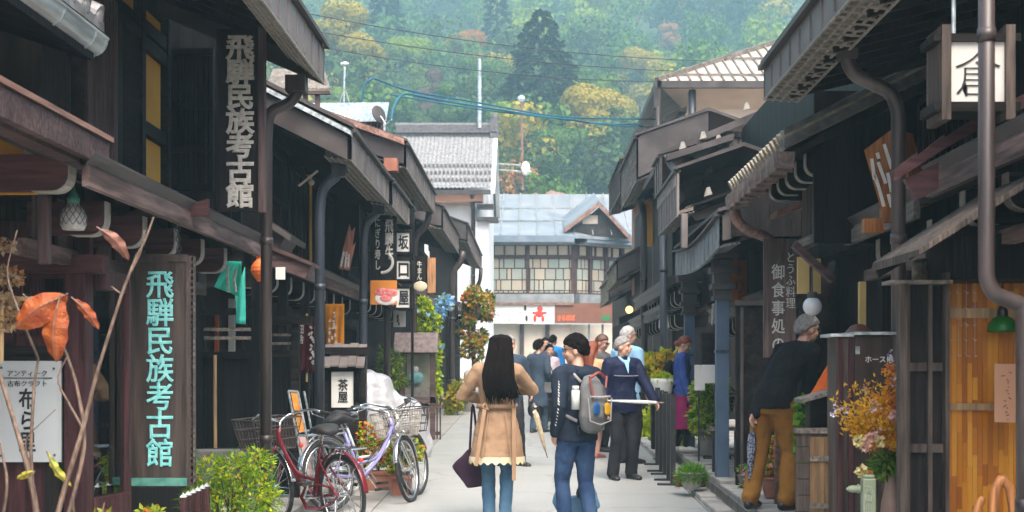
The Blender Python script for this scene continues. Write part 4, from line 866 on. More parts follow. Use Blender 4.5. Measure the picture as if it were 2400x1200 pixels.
# ---------------- R4: arcade with blue posts and curved light fascia
t = thing('arcade_house', 'house with curved pale sheet metal eave carried on two slim blue posts', 'house', (3, 17, G(17)))
eave(t, 1, 14.8, 19.4, 1.90, 2.86, 3.16, 2.9, .2, 2.9, .3, fm='bluegrey', gm='bluegrey', wave=.10)
wall(t, 1, 2.95, 14.5, 20.5, 0, 5, 'black'); flat(t, 2.02, 3.3, 14.75, 2.95, 3.4, 'dark', 'gable_wall', .05)
for y, x in ((16.0, 2.02), (20.3, 2.12)):
    p_ = MB(); p_.box(x, x+.14, y, y+.14, G(y)-.1, 2.36); ob = p_.build('post', 'blue_post' if 'blue_post' in M else M.setdefault('blue_post', mat('blue_grey_painted_post', (.055, .10, .16), (.08, .13, .20), .45, 3)), t)
    c = MB(); cz = 2.36
    for w2, h in ((.11, .05), (.09, .07), (.13, .06), (.10, .12), (.14, .06), (.11, .10), (.17, .12)): c.box(x+.07-w2, x+.07+w2, y+.07-w2, y+.07+w2, cz, cz+h-.002); cz += h
    c.build('capital', 'fasciad', t); MB().box(x-.01, x+.15, y-.01, y+.15, 1.78, 1.81).build('post_band', 'pipeb', t)
downpipe(t, [(X(1555, 21), 21, 3.9), (X(1556, 21), 21, G(21))], .055, 'pipeb')
lattice(t, 1, 2.9, 16, 20, .8, 2.4, 36, .04, .04, 'dark', (.5,)); pent(t, 1, 15.5, 20.3, 2.45, 2.35, 2.95, 'greywood', .25, .55, .1, holes=False)
b = MB(); b.box(X(1725, 15.4), X(1795, 15.4), 15.4, 15.46, G(15), Zp(706, 15.4)); b.build('partition', 'darkh', t)
b = MB(); b.box(X(1735, 15.37), X(1742, 15.37), 15.36, 15.4, G(15), Zp(720, 15.4)); b.box(X(1722, 15.37), X(1797, 15.37), 15.35, 15.4, Zp(716, 15.4), Zp(704, 15.4)); b.build('partition_frame', 'fasciad', t)
b = MB(); b.box(X(1646, 18), X(1700, 18), 18, 18.3, Zp(855, 18), Zp(780, 18)); b.build('cabinet', 'darkh', t)
# ---------------- R5: stepped gables and the peach building
t = thing('gabled_house', 'dark brown house with stepped gable verges and balcony roof before the peach wall', 'house', (3.5, 19, G(19)))
def verge(a, b, Y, dep, th=.12, m='fasciad', name='verge'):
    a, b = P(*a, Y), P(*b, Y); return MB().prism([a+V((0, 0, -th)), b+V((0, 0, -th)), b, a], (0, dep, 0)).build(name, m, t)
verge((1556, 352), (1905, 206), 20.6, 4, .10); verge((1562, 362), (1720, 312), 20.3, .4, .09); verge((1606, 420), (1790, 368), 18.6, 2.0, .26); verge((1606, 485), (1765, 428), 17.6, 1.8, .10)
flat(t, X(1700, 20.7), X(1905, 20.7), 20.7, Zp(398, 20.7), Zp(320, 20.7), 'fasciad', 'gable_board', .08); sb = MB()
for k in range(14): p = 1700+k*15; sb.box(X(p, 20.68), X(p+1.5, 20.68), 20.68, 20.7, Zp(398, 20.7), Zp(325, 20.7))
sb.box(X(1690, 20.66), X(1910, 20.66), 20.66, 20.7, Zp(322, 20.7), Zp(309, 20.7)); sb.build('board_joint', 'dark', t)
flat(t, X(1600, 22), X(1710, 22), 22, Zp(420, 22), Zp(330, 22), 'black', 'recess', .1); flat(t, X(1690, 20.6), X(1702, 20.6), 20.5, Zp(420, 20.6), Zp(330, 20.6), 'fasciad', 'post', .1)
wall(t, 1, 2.4, 17.2, 20.4, 2.5, 3.7, 'dark'); wall(t, 1, 2.5, 20.8, 27, 2.5, 4.5, 'dark', name='rear_wall'); b = MB(); b.prism([P(1612, 488, 17.7), P(1720, 452, 17.7), P(1720, 498, 17.7), P(1632, 516, 17.7)], (0, .05, 0)); b.build('gable_panel', 'fascia', t)
flat(t, X(1650, 18), X(1730, 18), 18.1, Zp(470, 18), Zp(420, 18), 'black', 'gable_wall', .1)
eave(t, 1, 17.4, 20.0, 1.72, 3.45, 3.95, 2.3, .2, 3.5, .35, fm='fascia', board=False, up=.8); flat(t, X(1598, 17.3), X(1612, 17.3), 17.3, Zp(580, 17.3), Zp(500, 17.3), 'fascia', 'rain_hopper', .16)
rl = MB(); rl.box(1.70, 1.74, 17.4, 20, 3.96, 4.0); 
for k in range(20): rl.box(1.70, 1.715, 17.45+k*.13, 17.49+k*.13, 3.8, 3.98)
rl.build('balcony_rail', 'guard', t)
for (p, q, Y) in ((1690, 330, 21), (1648, 318, 21), (1594, 336, 21), (1600, 318, 21)): pass
eave(t, 1, 20.6, 21.6, 1.80, 4.15, 4.6, 2.6, .25, 4.25, .3, fm='pipe', board=False, up=.5)
downpipe(t, smooth_path([(X(1566, 20.5), 20.5, Zp(362, 20.5)), (X(1572, 20.5), 20.5, Zp(385, 20.5)), (X(1590, 20.5), 20.5, Zp(405, 20.5)), (X(1585, 20.5), 20.5, Zp(440, 20.5))]), .06, 'bluegrey')
tb = MB()
for p, q, Y in ((1684, 330, 20.5), (1648, 322, 20.5), (1600, 346, 20.3), (1662, 402, 18.5), (1660, 455, 17.5), (1750, 254, 20.5)): c = P(p, q, Y); tb.prism([c+V((-.05, 0, -.03)), c+V((.05, 0, 0)), c+V((.02, 0, .09)), c+V((-.02, 0, .08))], (0, .06, 0))
tb.build('snow_stop', 'guard', t)
t = thing('peach_house', 'house with peach and orange rendered walls under a dark eave', 'house', (3, 28, G(28)))
Y = 28; b = MB(); b.box(X(1530, Y), X(1800, Y), Y, Y+6, 3.3, Zp(405, Y)); b.build('wall', 'peach', t); MB().box(X(1530, Y), X(1800, Y), Y-.02, Y+6, 0, 3.298).build('lower_wall', 'dark', t); flat(t, X(1511, Y), X(1531, Y), Y-.05, Zp(575, Y), Zp(472, Y), 'orange', 'plaster_panel', .3); b = MB(); b.box(X(1529, Y), X(1533, Y), Y-.08, Y, 1, Zp(405, Y)); b.build('post', 'copper', t)
eave(t, 1, 24.2, 28.4, 1.72, 4.75, 5.45, 2.6, .25, 4.85, .35, fm='greywood', board=True, up=1.2)
eave(t, 1, 29, 33.4, 1.74, 5.15, 5.75, 2.6, .25, 5.2, .3, fm='fasciad', board=True, up=1.0)
MB().box(2.3, 2.36, 24, 33, 0, 5).build('side_wall', 'black', t)
downpipe(t, smooth_path([(X(1437, 33), 33, Zp(440, 33)), (X(1440, 33), 33, Zp(455, 33)), (X(1500, 28), 28, Zp(472, 28)), (X(1508, 27), 27, Zp(490, 27)), (X(1511, 27), 27, G(27))]), .065, 'pipe')
pent(t, 1, 21.5, 28, 1.95, 2.85, 2.9, 'fasciad', .4, .6, .1, holes=False)
# ---------------- R7: far low roofs before the end building
t = thing('machiya_house', 'far cluster of low worn tiled eaves with an orange lamp near the street end', 'house', (2.6, 36, G(36)))
eave(t, 1, 30.5, 34.5, 1.75, 3.45, 3.85, 2.6, .25, 3.55, .5, fm='moss', gm='moss', up=.9); eave(t, 1, 35.5, 40, 1.85, 3.3, 3.8, 2.8, .25, 3.4, .5, fm='moss', gm='moss', up=.9)
wall(t, 1, 2.5, 29, 46, 0, 4.4, 'dark'); lattice(t, 1, 2.46, 30, 44, 1.4, 2.9, 70, .06, .04, 'darkh', (.5,)); pent(t, 1, 22.5, 31, 2.05, 2.55, 2.6, 'greywood', .4, .7, .1, holes=False)
b = MB(); b.prism([P(1450, 745, 31), P(1505, 722, 31), P(1505, 742, 31), P(1452, 760, 31)], (0, 1.2, 0)); b.build('awning', 'black', t)
t = thing('shop_lamp', 'small glowing orange globe lamp hanging near the street end', 'lamp', P(1475, 725, 33))
M['glow'] = mat('lit_lamp_glass', (1, .55, .14), (1, .5, .12), .4, emit=1.6); MB().ball(P(1475, 726, 33), .085, 12, 8).build('globe', 'glow', t); MB().tube([P(1475, 717, 33), P(1470, 690, 33)], .012, 6).build('stem', 'ironb', t)
# ---------------- cream hip-roofed house further up
Y = 34
t = thing('hip_roof_house', 'cream house with pale hipped metal roof rising above the dark gables', 'house', (6, 37, G(37)))
e0, e1 = P(1540, 190, Y), P(1985, 190, Y); ap = P(1850, 92, Y+5)
M['paleroof'] = mat('pale_weathered_sheet_roof', (.36, .315, .27), (.48, .43, .37), .5, 1.5)
b = MB(); b.add([e0, e1, ap, ap+V((4, 0, 0)), e0+V((0, 11, 0)), e1+V((0, 11, 0))], [(0, 1, 3, 2), (0, 2, 4), (4, 2, 3, 5), (1, 5, 3)]); b.build('roof', 'paleroof', t)
sm = MB()
for k in range(18):
    a_ = e0.lerp(e1, k/17); top_ = V((a_.x, 0, 0)); u_ = min(1, max(.05, (a_.x-e0.x)/(ap.x-e0.x))); sm.beam(a_+V((0, 0, .02)), V((a_.x, e0.y+(ap.y-e0.y)*u_, e0.z+(ap.z-e0.z)*u_+.02)), .04, .04)
for q in (.08, .45): 
    y_ = e0.y+(ap.y-e0.y)*q; z_ = e0.z+(ap.z-e0.z)*q; sm.beam((e0.x+(ap.x-e0.x)*q, y_, z_+.06), (e1.x, y_, z_+.06), .04, .05)
sm.beam(e0+V((0, 0, .04)), ap+V((0, 0, .06)), .12, .10); sm.build('roof_seam', 'greywood', t)
b = MB(); b.box(e0.x, e1.x, Y-.05, Y+.08, e0.z-.16, e0.z); b.box(e0.x-.05, e0.x+.1, Y-.05, Y+11, e0.z-.16, e0.z); b.prism([e0+V((-.06, -.05, 0)), e0+V((.08, -.05, 0)), e0+V((.08, 0, -.62)), e0+V((-.06, 0, -.62))], (0, .3, 0)); b.build('gutter', 'fasciad', t)
x0 = X(1612, Y+1); b = MB(); b.box(x0, e1.x-.8, Y+1, Y+10, 3, e0.z-.1); b.build('wall', mat('taupe_wall_panel', (.17, .14, .13), (.24, .19, .17), .7, .9), t)
b = MB(); b.prism([(e0.x+.1, Y+.05, e0.z-.14), (e1.x, Y+.05, e0.z-.14), (e1.x, Y+1, e0.z-.55), (x0-.05, Y+1, e0.z-.55)], (0, 0, .03)); b.box(x0-.05, e1.x, Y+.9, Y+1, e0.z-.95, e0.z-.5); b.build('soffit', 'cream', t)
MB().box(x0-.08, x0+.12, Y+.85, Y+1.0, 4, e0.z-.55).build('corner_post', 'cream', t); downpipe(t, [(X(1625, Y), Y+.2, e0.z-.1), (X(1625, Y), Y+.3, 5)], .09, 'pipeb'); downpipe(t, [(X(1542, Y), Y, e0.z-.6), (X(1543, Y), Y, 4)], .05, 'pipe')
b = MB(); b.prism([P(1556, 275, Y), P(1610, 248, Y), P(1610, 262, Y), P(1558, 290, Y)], (0, 1.5, 0)); b.beam(P(1572, 288, Y+.2), P(1600, 315, Y+.2), .08, .08); b.box(X(1590, Y), X(1604, Y), Y, Y+.2, 5, Zp(262, Y)); b.build('side_porch', 'darkx', t)
t = thing('peach_shed', 'peach walled shed with a pale roof glimpsed between the big eaves', 'shed', P(1920, 240, 22))
flat(t, X(1880, 22), X(2010, 22), 22, Zp(330, 22), Zp(218, 22), 'peach', 'wall', 1.5); MB().prism([P(1870, 236, 21.8), P(2012, 180, 21.8), P(2020, 196, 21.8), P(1872, 248, 21.8)], (0, 1.8, 0)).build('roof', 'galv', t); b = MB(); b.box(X(1946, 21.95), X(1952, 21.95), 21.93, 22, Zp(330, 22), Zp(218, 22)); b.build('post', 'brownv', t)
# ================================================================ signs and lamps
def board(name, label, cat, x0, x1, z0, z1, Y, m, th=.05, frame=None, group=None, fw=.03):
    """an upright board facing the camera; px in, metres out"""
    a, b = X(x0, Y), X(x1, Y); t, d = Zp(z0, Y), Zp(z1, Y)
    r = thing(name, label, cat, ((a+b)/2, Y, d), group)
    MB().box(a, b, Y, Y+th, d, t).build('panel', m, r)
    if frame:
        f = MB(); e = .012
        f.box(a-e, a+fw, Y-.015, Y+th+.01, d, t); f.box(b-fw, b+e, Y-.015, Y+th+.01, d, t); f.box(a+fw, b-fw, Y-.015, Y+th+.01, t-fw, t+e); f.box(a+fw, b-fw, Y-.015, Y+th+.01, d-e, d+fw); f.build('frame', frame, r)
    return r
def txt(r, s, x0, x1, y0, y1, Y, m, vert=True, bold=.012, th=0, line=1.0, ext=.006):
    return lettering(s, P((x0+x1)/2, (y0+y1)/2, Y-th), UX, UZ, (x1-x0)*Y/F, (y1-y0)*Y/F, m, r, vertical=vert, bold=bold, ext=ext, line=line)
def strokes(r, x0, x1, y0, y1, Y, m, n, seed):
    """brush strokes too worn or far away to read"""
    g = random.Random(seed); b = MB()
    for k in range(n):
        a = (g.uniform(x0, x1), y0+(y1-y0)*(k+g.uniform(0, .8))/n); t_ = g.choice([(5, 0), (0, 8), (4, 6), (-4, 6)]); q = (min(x1, max(x0, a[0]+t_[0])), a[1]+t_[1])
        b.beam(P(*a, Y), P(*q, Y), .022, .008, (0, 1, 0))
    return b.build('lettering', m, r)
r = board('hanging_sign', 'tall dark board with large faded white characters hung under the big eave', 'sign', 507, 618, 68, 495, 11.0, 'dark', .05)
txt(r, '飛騨民族考古館', 528, 598, 82, 488, 11.0, 'bonewhite', bold=.035, line=.93)
MB().box(X(606, 11), X(621, 11), 10.985, 11.06, Zp(497, 11), Zp(60, 11)).build('edge_strip', 'brownv', r)
r = board('hanging_sign', 'framed bronze-brown board with turquoise characters hanging by the display window', 'sign', 300, 450, 600, 1138, 10.3, 'signbr', .06, 'signbr', fw=.04)
txt(r, '飛騨民族考古館', 342, 408, 636, 1094, 10.3, 'verd', bold=.018, line=.95, ext=.012)
a, b = X(308, 10.3), X(440, 10.3); MB().box(a, b, 10.27, 10.36, Zp(1138, 10.3), Zp(1120, 10.3)).build('foot_rail', 'verdd', r)
st = MB(); y = 600
for k in range(36): st.box(X(449, 10.3), X(454, 10.3), 10.285, 10.35, Zp(612+k*14.8, 10.3), Zp(603+k*14.8, 10.3))
st.build('edge_stud', 'greywood', r)
for px in (335, 416):
    c = MB(); p0, p1 = P(px, 520, 10.36), P(px+4, 600, 10.36)
    for k in range(7):
        q = p0.lerp(p1, (k+.5)/7); ax = V((.016, 0, 0)) if k % 2 else V((0, .016, 0)); L = V((0, 0, .024)); c.tube([q+L, q+L*.5+ax, q-L*.5+ax, q-L, q-L*.5-ax, q+L*.5-ax, q+L], .004, 5)
    c.build('chain', 'wire', r)
r = board('shop_sign', 'white shop sign board with black brush characters on the dark red end wall', 'sign', -60, 144, 846, 1083, 9.27, mat('white_enamel', (.56, .62, .64), (.64, .69, .70), .4, 2), .02)
txt(r, '布ら里', 44, 84, 910, 1058, 9.27, 'ink', bold=.02, line=1.0); txt(r, 'アンティーク', 18, 110, 868, 882, 9.27, 'wire', False, 0); txt(r, '古布クラフト', 18, 110, 892, 906, 9.27, 'wire', False, 0)
b = MB(); b.box(X(6, 9.26), X(122, 9.26), 9.262, 9.27, Zp(887, 9.27), Zp(885, 9.27)); b.build('rule', 'wire', r)
sc = MB()
for p, q in ((3, 862), (126, 864), (2, 1068), (128, 1066)): sc.ball(P(p, q, 9.265), .008, 8, 5)
sc.build('screw', 'wire', r)
r = board('nobori_banner', 'black cloth banner with cream beef characters behind the brown downpipe', 'banner', 868, 930, 502, 655, 19, cloth('black_banner', (.018, .017, .018)), .012)
txt(r, '飛騨牛', 902, 922, 514, 608, 19, 'bonewhite', bold=.03); txt(r, 'にぎり寿し', 878, 892, 512, 632, 19, 'bonewhite', bold=.02)
ar = MB(); ar.tube([P(896+24*math.cos(a), 615+24*math.sin(a), 18.99) for a in [(-.9+i*.2) for i in range(14)]], .02, 6); ar.build('arc_mark', 'bonewhite', r)
r = board('picture_panel', 'orange panel with a picture of raw beef slices under the black banner', 'sign', 868, 930, 657, 714, 19, mat('orange_print', (.60, .20, .02), (.66, .25, .03), .6), .02)
mt = MB(); c = P(905, 690, 18.99)
for dx, dz, s_ in ((-.06, .03, .09), (.05, .02, .10), (0, -.05, .09)): mt.ball(c+V((dx, 0, dz)), (s_, .01, s_*.6), 10, 6)
mt.build('printed_meat', mat('red_print', (.62, .07, .08), (.75, .35, .33), .5, 30), r); c2 = MB(); c2.ball(c+V((0, .004, -.05)), (.15, .008, .09), 14, 6); c2.build('printed_plate', 'whitep', r)
for k, (ch, y0, y1) in enumerate((('食', 484, 528), ('坂', 543, 593), ('口', 608, 657), ('屋', 673, 724))):
    r = board('box_lantern', 'white square box lantern lettered %s on a dark post, %s' % (ch, ('topmost in its column', 'second from the top', 'third from the top', 'lowest of the four')[k]), 'lantern', 926, 963, y0, y1, 20, 'paper', .5, 'dark', 'box lanterns hung one above another', fw=.018)
    txt(r, ch, 934, 958, y0+8, y1-8, 20, 'ink', bold=.03)
MB_ = thing('lantern_post', 'dark post carrying the four white box lanterns', 'post', (X(966, 20.2), 20.2, G(20)))
MB().box(X(963, 20.2), X(969, 20.2), 20.2, 20.26, G(20), Zp(470, 20.2)).build('pole', 'dark', MB_); MB().box(X(940, 20.2), X(966, 20.2), 20.1, 20.16, Zp(478, 20.2), Zp(470, 20.2)).build('arm', 'dark', MB_)
r = board('shop_sign', 'brown board with cream vertical characters and a cream bun shape beneath', 'sign', 968, 1000, 600, 676, 21.5, 'dark', .03)
txt(r, '牛まん', 977, 989, 612, 656, 21.5, 'bonewhite', bold=.03); mu = MB(); mu.ball(P(985, 671, 21.48), (.105, .02, .075), 12, 7); mu.ball(P(985, 661, 21.48), (.02, .02, .02), 8, 5); mu.build('bun_mark', mat('cream_paint', (.62, .56, .40), (.55, .49, .35)), r)
r = board('wooden_sign', 'plain light orange wood plank hanging beside the bun sign', 'sign', 1002, 1021, 604, 686, 22, mat('orange_plank', (.36, .17, .07), (.46, .24, .11), .6, 8, VS), .03)
# tilted plank sign on the low roof
r = thing('carved_sign', 'red-brown ragged plank sign with white characters leaning on the pent roof', 'sign', P(812, 628, 17.2))
b = MB(); b.prism([P(793, 630, 17.2), P(818, 634, 17.2), P(833, 570, 17.2), P(825, 578, 17.2), P(831, 535, 17.2), P(822, 545, 17.2), P(818, 528, 17.2), P(806, 575, 17.2)], (0, .06, .02)); b.build('plank', mat('red_brown_plank', (.20, .065, .04), (.34, .13, .08), .6, 9, VS), r)
tt = MB()
for p, q, p2, q2 in ((806, 590, 799, 625), (814, 595, 808, 600), (810, 606, 818, 604), (812, 590, 809, 628), (818, 596, 816, 626)): tt.beam(P(p, q, 17.18), P(p2, q2, 17.18), .012, .02)
tt.build('brush_marks', 'bonewhite', r)
r = board('small_sign', 'tiny white sign under the box lanterns', 'sign', 922, 950, 728, 766, 20.6, 'paper', .03); strokes(r, 930, 941, 734, 758, 20.58, 'wire', 5, 8)
# noren and banners
def drape(name, label, cat, pts, Y, m, rod=None, waves=3, amp=.012):
    """cloth hung from its top edge, gently rippled; pts px: tl tr br bl"""
    r = thing(name, label, cat, P((pts[0][0]+pts[1][0])/2, pts[0][1], Y)); n, k = 14, 12
    tl, tr, br, bl = [V(P(p, q, Y)) for p, q in pts]; vs = []
    for j in range(k+1):
        for i in range(n+1):
            u, v = i/n, j/k; p = tl.lerp(tr, u).lerp(bl.lerp(br, u), v); p.y += amp*(.3+v)*math.sin(u*waves*6.28+v*2)
            vs.append(tuple(p))
    o = arrays('cloth', vs, [(j*(n+1)+i, j*(n+1)+i+1, (j+1)*(n+1)+i+1, (j+1)*(n+1)+i) for j in range(k) for i in range(n)], m, r, smooth=True)
    s = o.modifiers.new('thickness', 'SOLIDIFY'); s.thickness = .003
    if rod: MB().tube([P(*rod[0], Y+.02), P(*rod[1], Y+.02)], .012, 8).build('rod', 'bambo', r)
    return r
r = drape('noren_banner', 'maroon cloth banner with white brush characters between two dark posts', 'banner', [(700, 742), (742, 742), (738, 873), (702, 873)], 16.6, cloth('maroon_cloth', (.075, .016, .020)), ((719, 735), (719, 895)))
strokes(r, 723, 738, 762, 852, 16.56, 'bonewhite', 16, 3); txt(r, '田舎', 701, 712, 762, 806, 16.57, 'bonewhite', bold=.02)
r = drape('noren_banner', 'mustard orange cloth panel with white mark behind the lantern kiosk roof', 'banner', [(762, 712), (807, 712), (806, 812), (762, 812)], 17.6, cloth('mustard_cloth', (.50, .20, .02)))
strokes(r, 768, 788, 730, 800, 17.56, 'bonewhite', 14, 5)
r = drape('banner_flag', 'turquoise green cloth banner with pale strokes above the black fence', 'banner', [(530, 612), (566, 613), (566, 697), (500, 672)], 13.2, cloth('turquoise_cloth', (.06, .68, .50), (.05, .58, .42)), waves=1.5, amp=.03)
b = MB()
for pts in (((534, 625), (533, 650), (536, 685)), ((553, 632), (548, 655), (553, 684))): b.tube([P(p, q, 13.14) for p, q in pts], .013, 6)
b.build('pale_stroke', 'bonewhite', r)
r = drape('banner_flag', 'narrow green and white cloth strip hanging behind the black fence rails', 'banner', [(551, 690), (574, 625), (575, 760), (553, 758)], 13.4, cloth('green_cloth', (.08, .62, .48)), waves=1, amp=.02)
r = board('menu_stand', 'white upright strip board seen through the black fence rails', 'sign', 535, 550, 700, 835, 15, 'paper', .03)
r = board('menu_stand', 'orange edged grey poster strip behind the black fence rails', 'sign', 488, 512, 735, 838, 15, 'guard', .03); MB().box(X(505, 15), X(513, 15), 14.97, 15, Zp(838, 15), Zp(735, 15)).build('orange_edge', 'orink', r)
r = board('menu_stand', 'red poster strip behind the black fence rails', 'sign', 470, 484, 740, 800, 15.1, mat('red_poster', (.35, .06, .05)), .03)
r = thing('paper_lantern', 'round bright orange paper lantern half hidden by the brown downpipe', 'lantern', P(607, 630, 13.4)); M['orpaper'] = mat('orange_paper', (.75, .16, .01), (.68, .13, .01), .6, 4)
L_ = MB(); L_.lathe(P(607, 630, 13.4), [(.03, -.115)]+[(.075*math.sin(math.pi*(k+.8)/12.6)+.004*(k % 2), -.11+.22*k/12) for k in range(12)]+[(.03, .115)], 16); L_.build('shade', 'orpaper', r)
# bell lamp of the antique shop
r = thing('pendant_lamp', 'bell shaped white lattice glass lamp with green cap under the pent roof', 'lamp', P(172, 540, 8.6)); c = P(172, 540, 8.6)
M['milkglass'] = mat('patterned_milk_glass', (.62, .62, .60), (.40, .40, .40), .3, 55, (1, 1, 1), .3, 60)
u = 9.0/F; MB().lathe(c, [(0.02, 0), (.062, .003), (.074, .03), (.078, .075), (.066, .115), (.042, .15), (.034, .158)], 24).build('glass_shade', 'milkglass', r, smooth=True)
nw = MB()
for k in range(12):
    a = k*math.pi/6
    for sg in (1, -1): nw.tube([c+V((rr*math.cos(a+sg*z*9), rr*math.sin(a+sg*z*9), z)) for rr, z in ((.076, .03), (.080, .075), (.068, .115), (.044, .15))], .0022, 4)
nw.build('net', 'wire', r); MB().lathe(c, [(.036, .157), (.038, .19), (.028, .2), (.026, .215), (.014, .23), (.006, .28)], 16).build('cap', 'verdd', r, smooth=True); MB().tube([c+V((0, 0, .28)), c+V((0, .05, .30)), c+V((0, .3, .30))], .006, 6).build('arm', 'wire', r)
# tea house kiosk lantern
Y = 15.6; r = thing('lantern_kiosk', 'small roofed kiosk lantern reading 茶屋 behind the purple bicycle', 'lantern', (X(808, Y), Y, G(Y)))
b = MB(); b.box(X(758, Y), X(772, Y), Y, Y+.08, G(Y), Zp(830, Y)); b.box(X(842, Y), X(856, Y), Y, Y+.08, G(Y), Zp(830, Y)); b.box(X(772, Y), X(842, Y), Y+.02, Y+.3, Zp(868, Y), Zp(845, Y)); b.build('post', 'darkx', r)
MB().box(X(776, Y), X(830, Y), Y-.01, Y+.28, Zp(955, Y), Zp(870, Y)).build('paper_box', 'paper', r)
b = MB()
for p0, p1, q0, q1 in ((770, 777, 957, 866), (829, 842, 957, 866), (770, 842, 964, 955), (770, 842, 871, 862)): b.box(X(p0, Y), X(p1, Y), Y-.025, Y+.29, Zp(q0, Y), Zp(q1, Y))
b.build('frame', 'black', r); txt(r, '茶屋', 792, 816, 888, 944, Y-.012, 'ink', bold=.015)
ro = MB()
for k in range(5):
    a, c = X(758+k*19.8, Y), X(777+k*19.8, Y); dz = .012*(k % 2); ro.prism([(a, Y-.12, Zp(862, Y)+dz), (c, Y-.12, Zp(862, Y)+dz), (c, Y+.16, Zp(832, Y)+.1+dz), (a, Y+.16, Zp(832, Y)+.1+dz)], (0, 0, .02))
ro.build('roof', 'fascia', r); MB().box(X(748, Y), X(866, Y), Y-.02, Y+.36, Zp(830, Y), Zp(814, Y)).build('roof_cap', 'darkx', r)
b = MB(); b.box(X(762, Y), X(852, Y), Y+.0, Y+.3, G(Y), Zp(985, Y)); b.build('plinth', 'darkx', r)
# glazed display kiosk on its railing
Y = 23; r = thing('display_case', 'roofed wooden display case on slatted railing beside the silver-covered scooter', 'display case', (X(977, Y), Y, G(Y)))
b = MB()
for k in range(5): b.prism([(X(923, Y), Y-.15+.05*k, Zp(826-9*k, Y)), (X(1027, Y), Y-.15+.05*k, Zp(826-9*k, Y)), (X(1025, Y), Y-.1+.05*k, Zp(815-9*k, Y)), (X(925, Y), Y-.1+.05*k, Zp(815-9*k, Y))], (0, .1, .0))
b.build('roof', mat('shingle_roof', (.10, .075, .075), (.20, .16, .155), .7, 14), r)
b = MB()
for p0, p1 in ((938, 950), (1008, 1020)): b.box(X(p0, Y), X(p1, Y), Y-.05, Y+.05, Zp(1030, Y), Zp(822, Y))
b.box(X(938, Y), X(1020, Y), Y-.05, Y+.3, Zp(945, Y), Zp(930, Y)); b.box(X(938, Y), X(1020, Y), Y-.05, Y+.3, Zp(830, Y), Zp(822, Y)); b.build('frame', 'brownx', r)
MB().box(X(950, Y), X(1008, Y), Y+.25, Y+.28, Zp(930, Y), Zp(830, Y)).build('back_panel', mat('faded_mural', (.26, .30, .16), (.48, .46, .38), .6, 4), r)
dl = MB(); dl.ball(P(975, 885, Y+.1), (.12, .05, .10), 12, 8); dl.build('display_cloth', mat('light_blue_cloth', (.28, .62, .66)), r); MB().ball(P(974, 866, Y+.08), (.05, .05, .055), 10, 7).build('display_pot', 'whitep', r)
pl = MB(); pl.box(X(950, Y), X(1008, Y), Y-.02, Y+.02, Zp(930, Y), Zp(908, Y)); pl.build('caption_panel', 'guard', r)
MB().box(X(950, Y), X(1008, Y), Y-.035, Y-.03, Zp(930, Y), Zp(830, Y)).build('pane', 'glass', r)
fr = thing('slat_railing', 'low brown slatted railing below the display case', 'railing', (X(985, Y), 23.1, G(Y))); b = MB()
for k in range(13): p = 938+k*7.6; b.box(X(p, Y), X(p+3.4, Y), Y+.1, Y+.13, Zp(1032, Y), Zp(928, Y))
b.build('slat', 'brownv', fr); b = MB()
for q in (948, 1012): b.box(X(934, Y), X(1033, Y), Y+.07, Y+.10, Zp(q+8, Y), Zp(q, Y))
b.build('rail', 'brownx', fr)
# leaning A-board with posters
Y = 13.6; r = thing('poster_stand', 'leaning metal stand of orange and photo posters behind the red bicycle', 'sign stand', (X(705, Y), Y, G(Y)))
tl, tr, br, bl = P(676, 916, Y), P(698, 918, Y), P(738, 1120, Y), P(716, 1125, Y); b = MB(); b.tube([bl, tl], .011, 6); b.tube([br, tr], .011, 6); b.beam(tl, tr, .02, .02)
for q in (.24, .5, .75): b.beam(tl.lerp(bl, q), tr.lerp(br, q), .012, .012)
b.tube([tr+V((.02, .25, 0)), br+V((.02, .45, -.2))], .01, 6); b.build('frame', 'galv', r)
mo, mp_ = mat('orange_poster', (.72, .22, .02), (.80, .42, .10), .5, 16), mat('photo_poster', (.55, .32, .38), (.62, .58, .40), .5, 18)
for k, m_ in enumerate((mo, mo, mp_, mp_)):
    q0, q1 = .02+k*.245, .22+k*.245; e = V((0, -.006, 0)); b = MB(); b.prism([tl.lerp(bl, q0)+e+V((.02, 0, 0)), tr.lerp(br, q0)+e-V((.01, 0, 0)), tr.lerp(br, q1)+e-V((.01, 0, 0)), tl.lerp(bl, q1)+e+V((.02, 0, 0))], (0, .004, 0)); b.build('poster', m_, r)
# low spiked railing by the sign
Y = 9.9; r = thing('picket_rail', 'low dark picket rail with pale post caps below the bronze sign', 'railing', (X(460, Y), Y, G(Y)))
b = MB(); cp = MB()
for k in range(6):
    yk = 9.3+k*.14; p = 430+k*11; q = 1165-k*5; c = P(p, q, yk+.4); b.box(c.x-.018, c.x+.018, c.y-.018, c.y+.018, G(yk)-.1, c.z); cp.add([(c.x-.022, c.y-.022, c.z), (c.x+.022, c.y-.022, c.z), (c.x+.022, c.y+.022, c.z), (c.x-.022, c.y+.022, c.z), (c.x, c.y, c.z+.03)], [(0,1,4), (1,2,4), (2,3,4), (3,0,4), (3,2,1,0)])
b.build('picket', 'redv', r); cp.build('cap', 'galv', r)
r = thing('stone_post', 'short rounded pale stone post beside the tan coat, far down the street', 'post', (X(1097, 32), 32, G(32))); b = MB(); b.lathe((X(1097, 32), 32, G(32)), [(.10, -.1), (.10, .78), (.09, .86), (.05, .91), (.01, .92)], 14); b.build('shaft', 'stone', r, smooth=True)
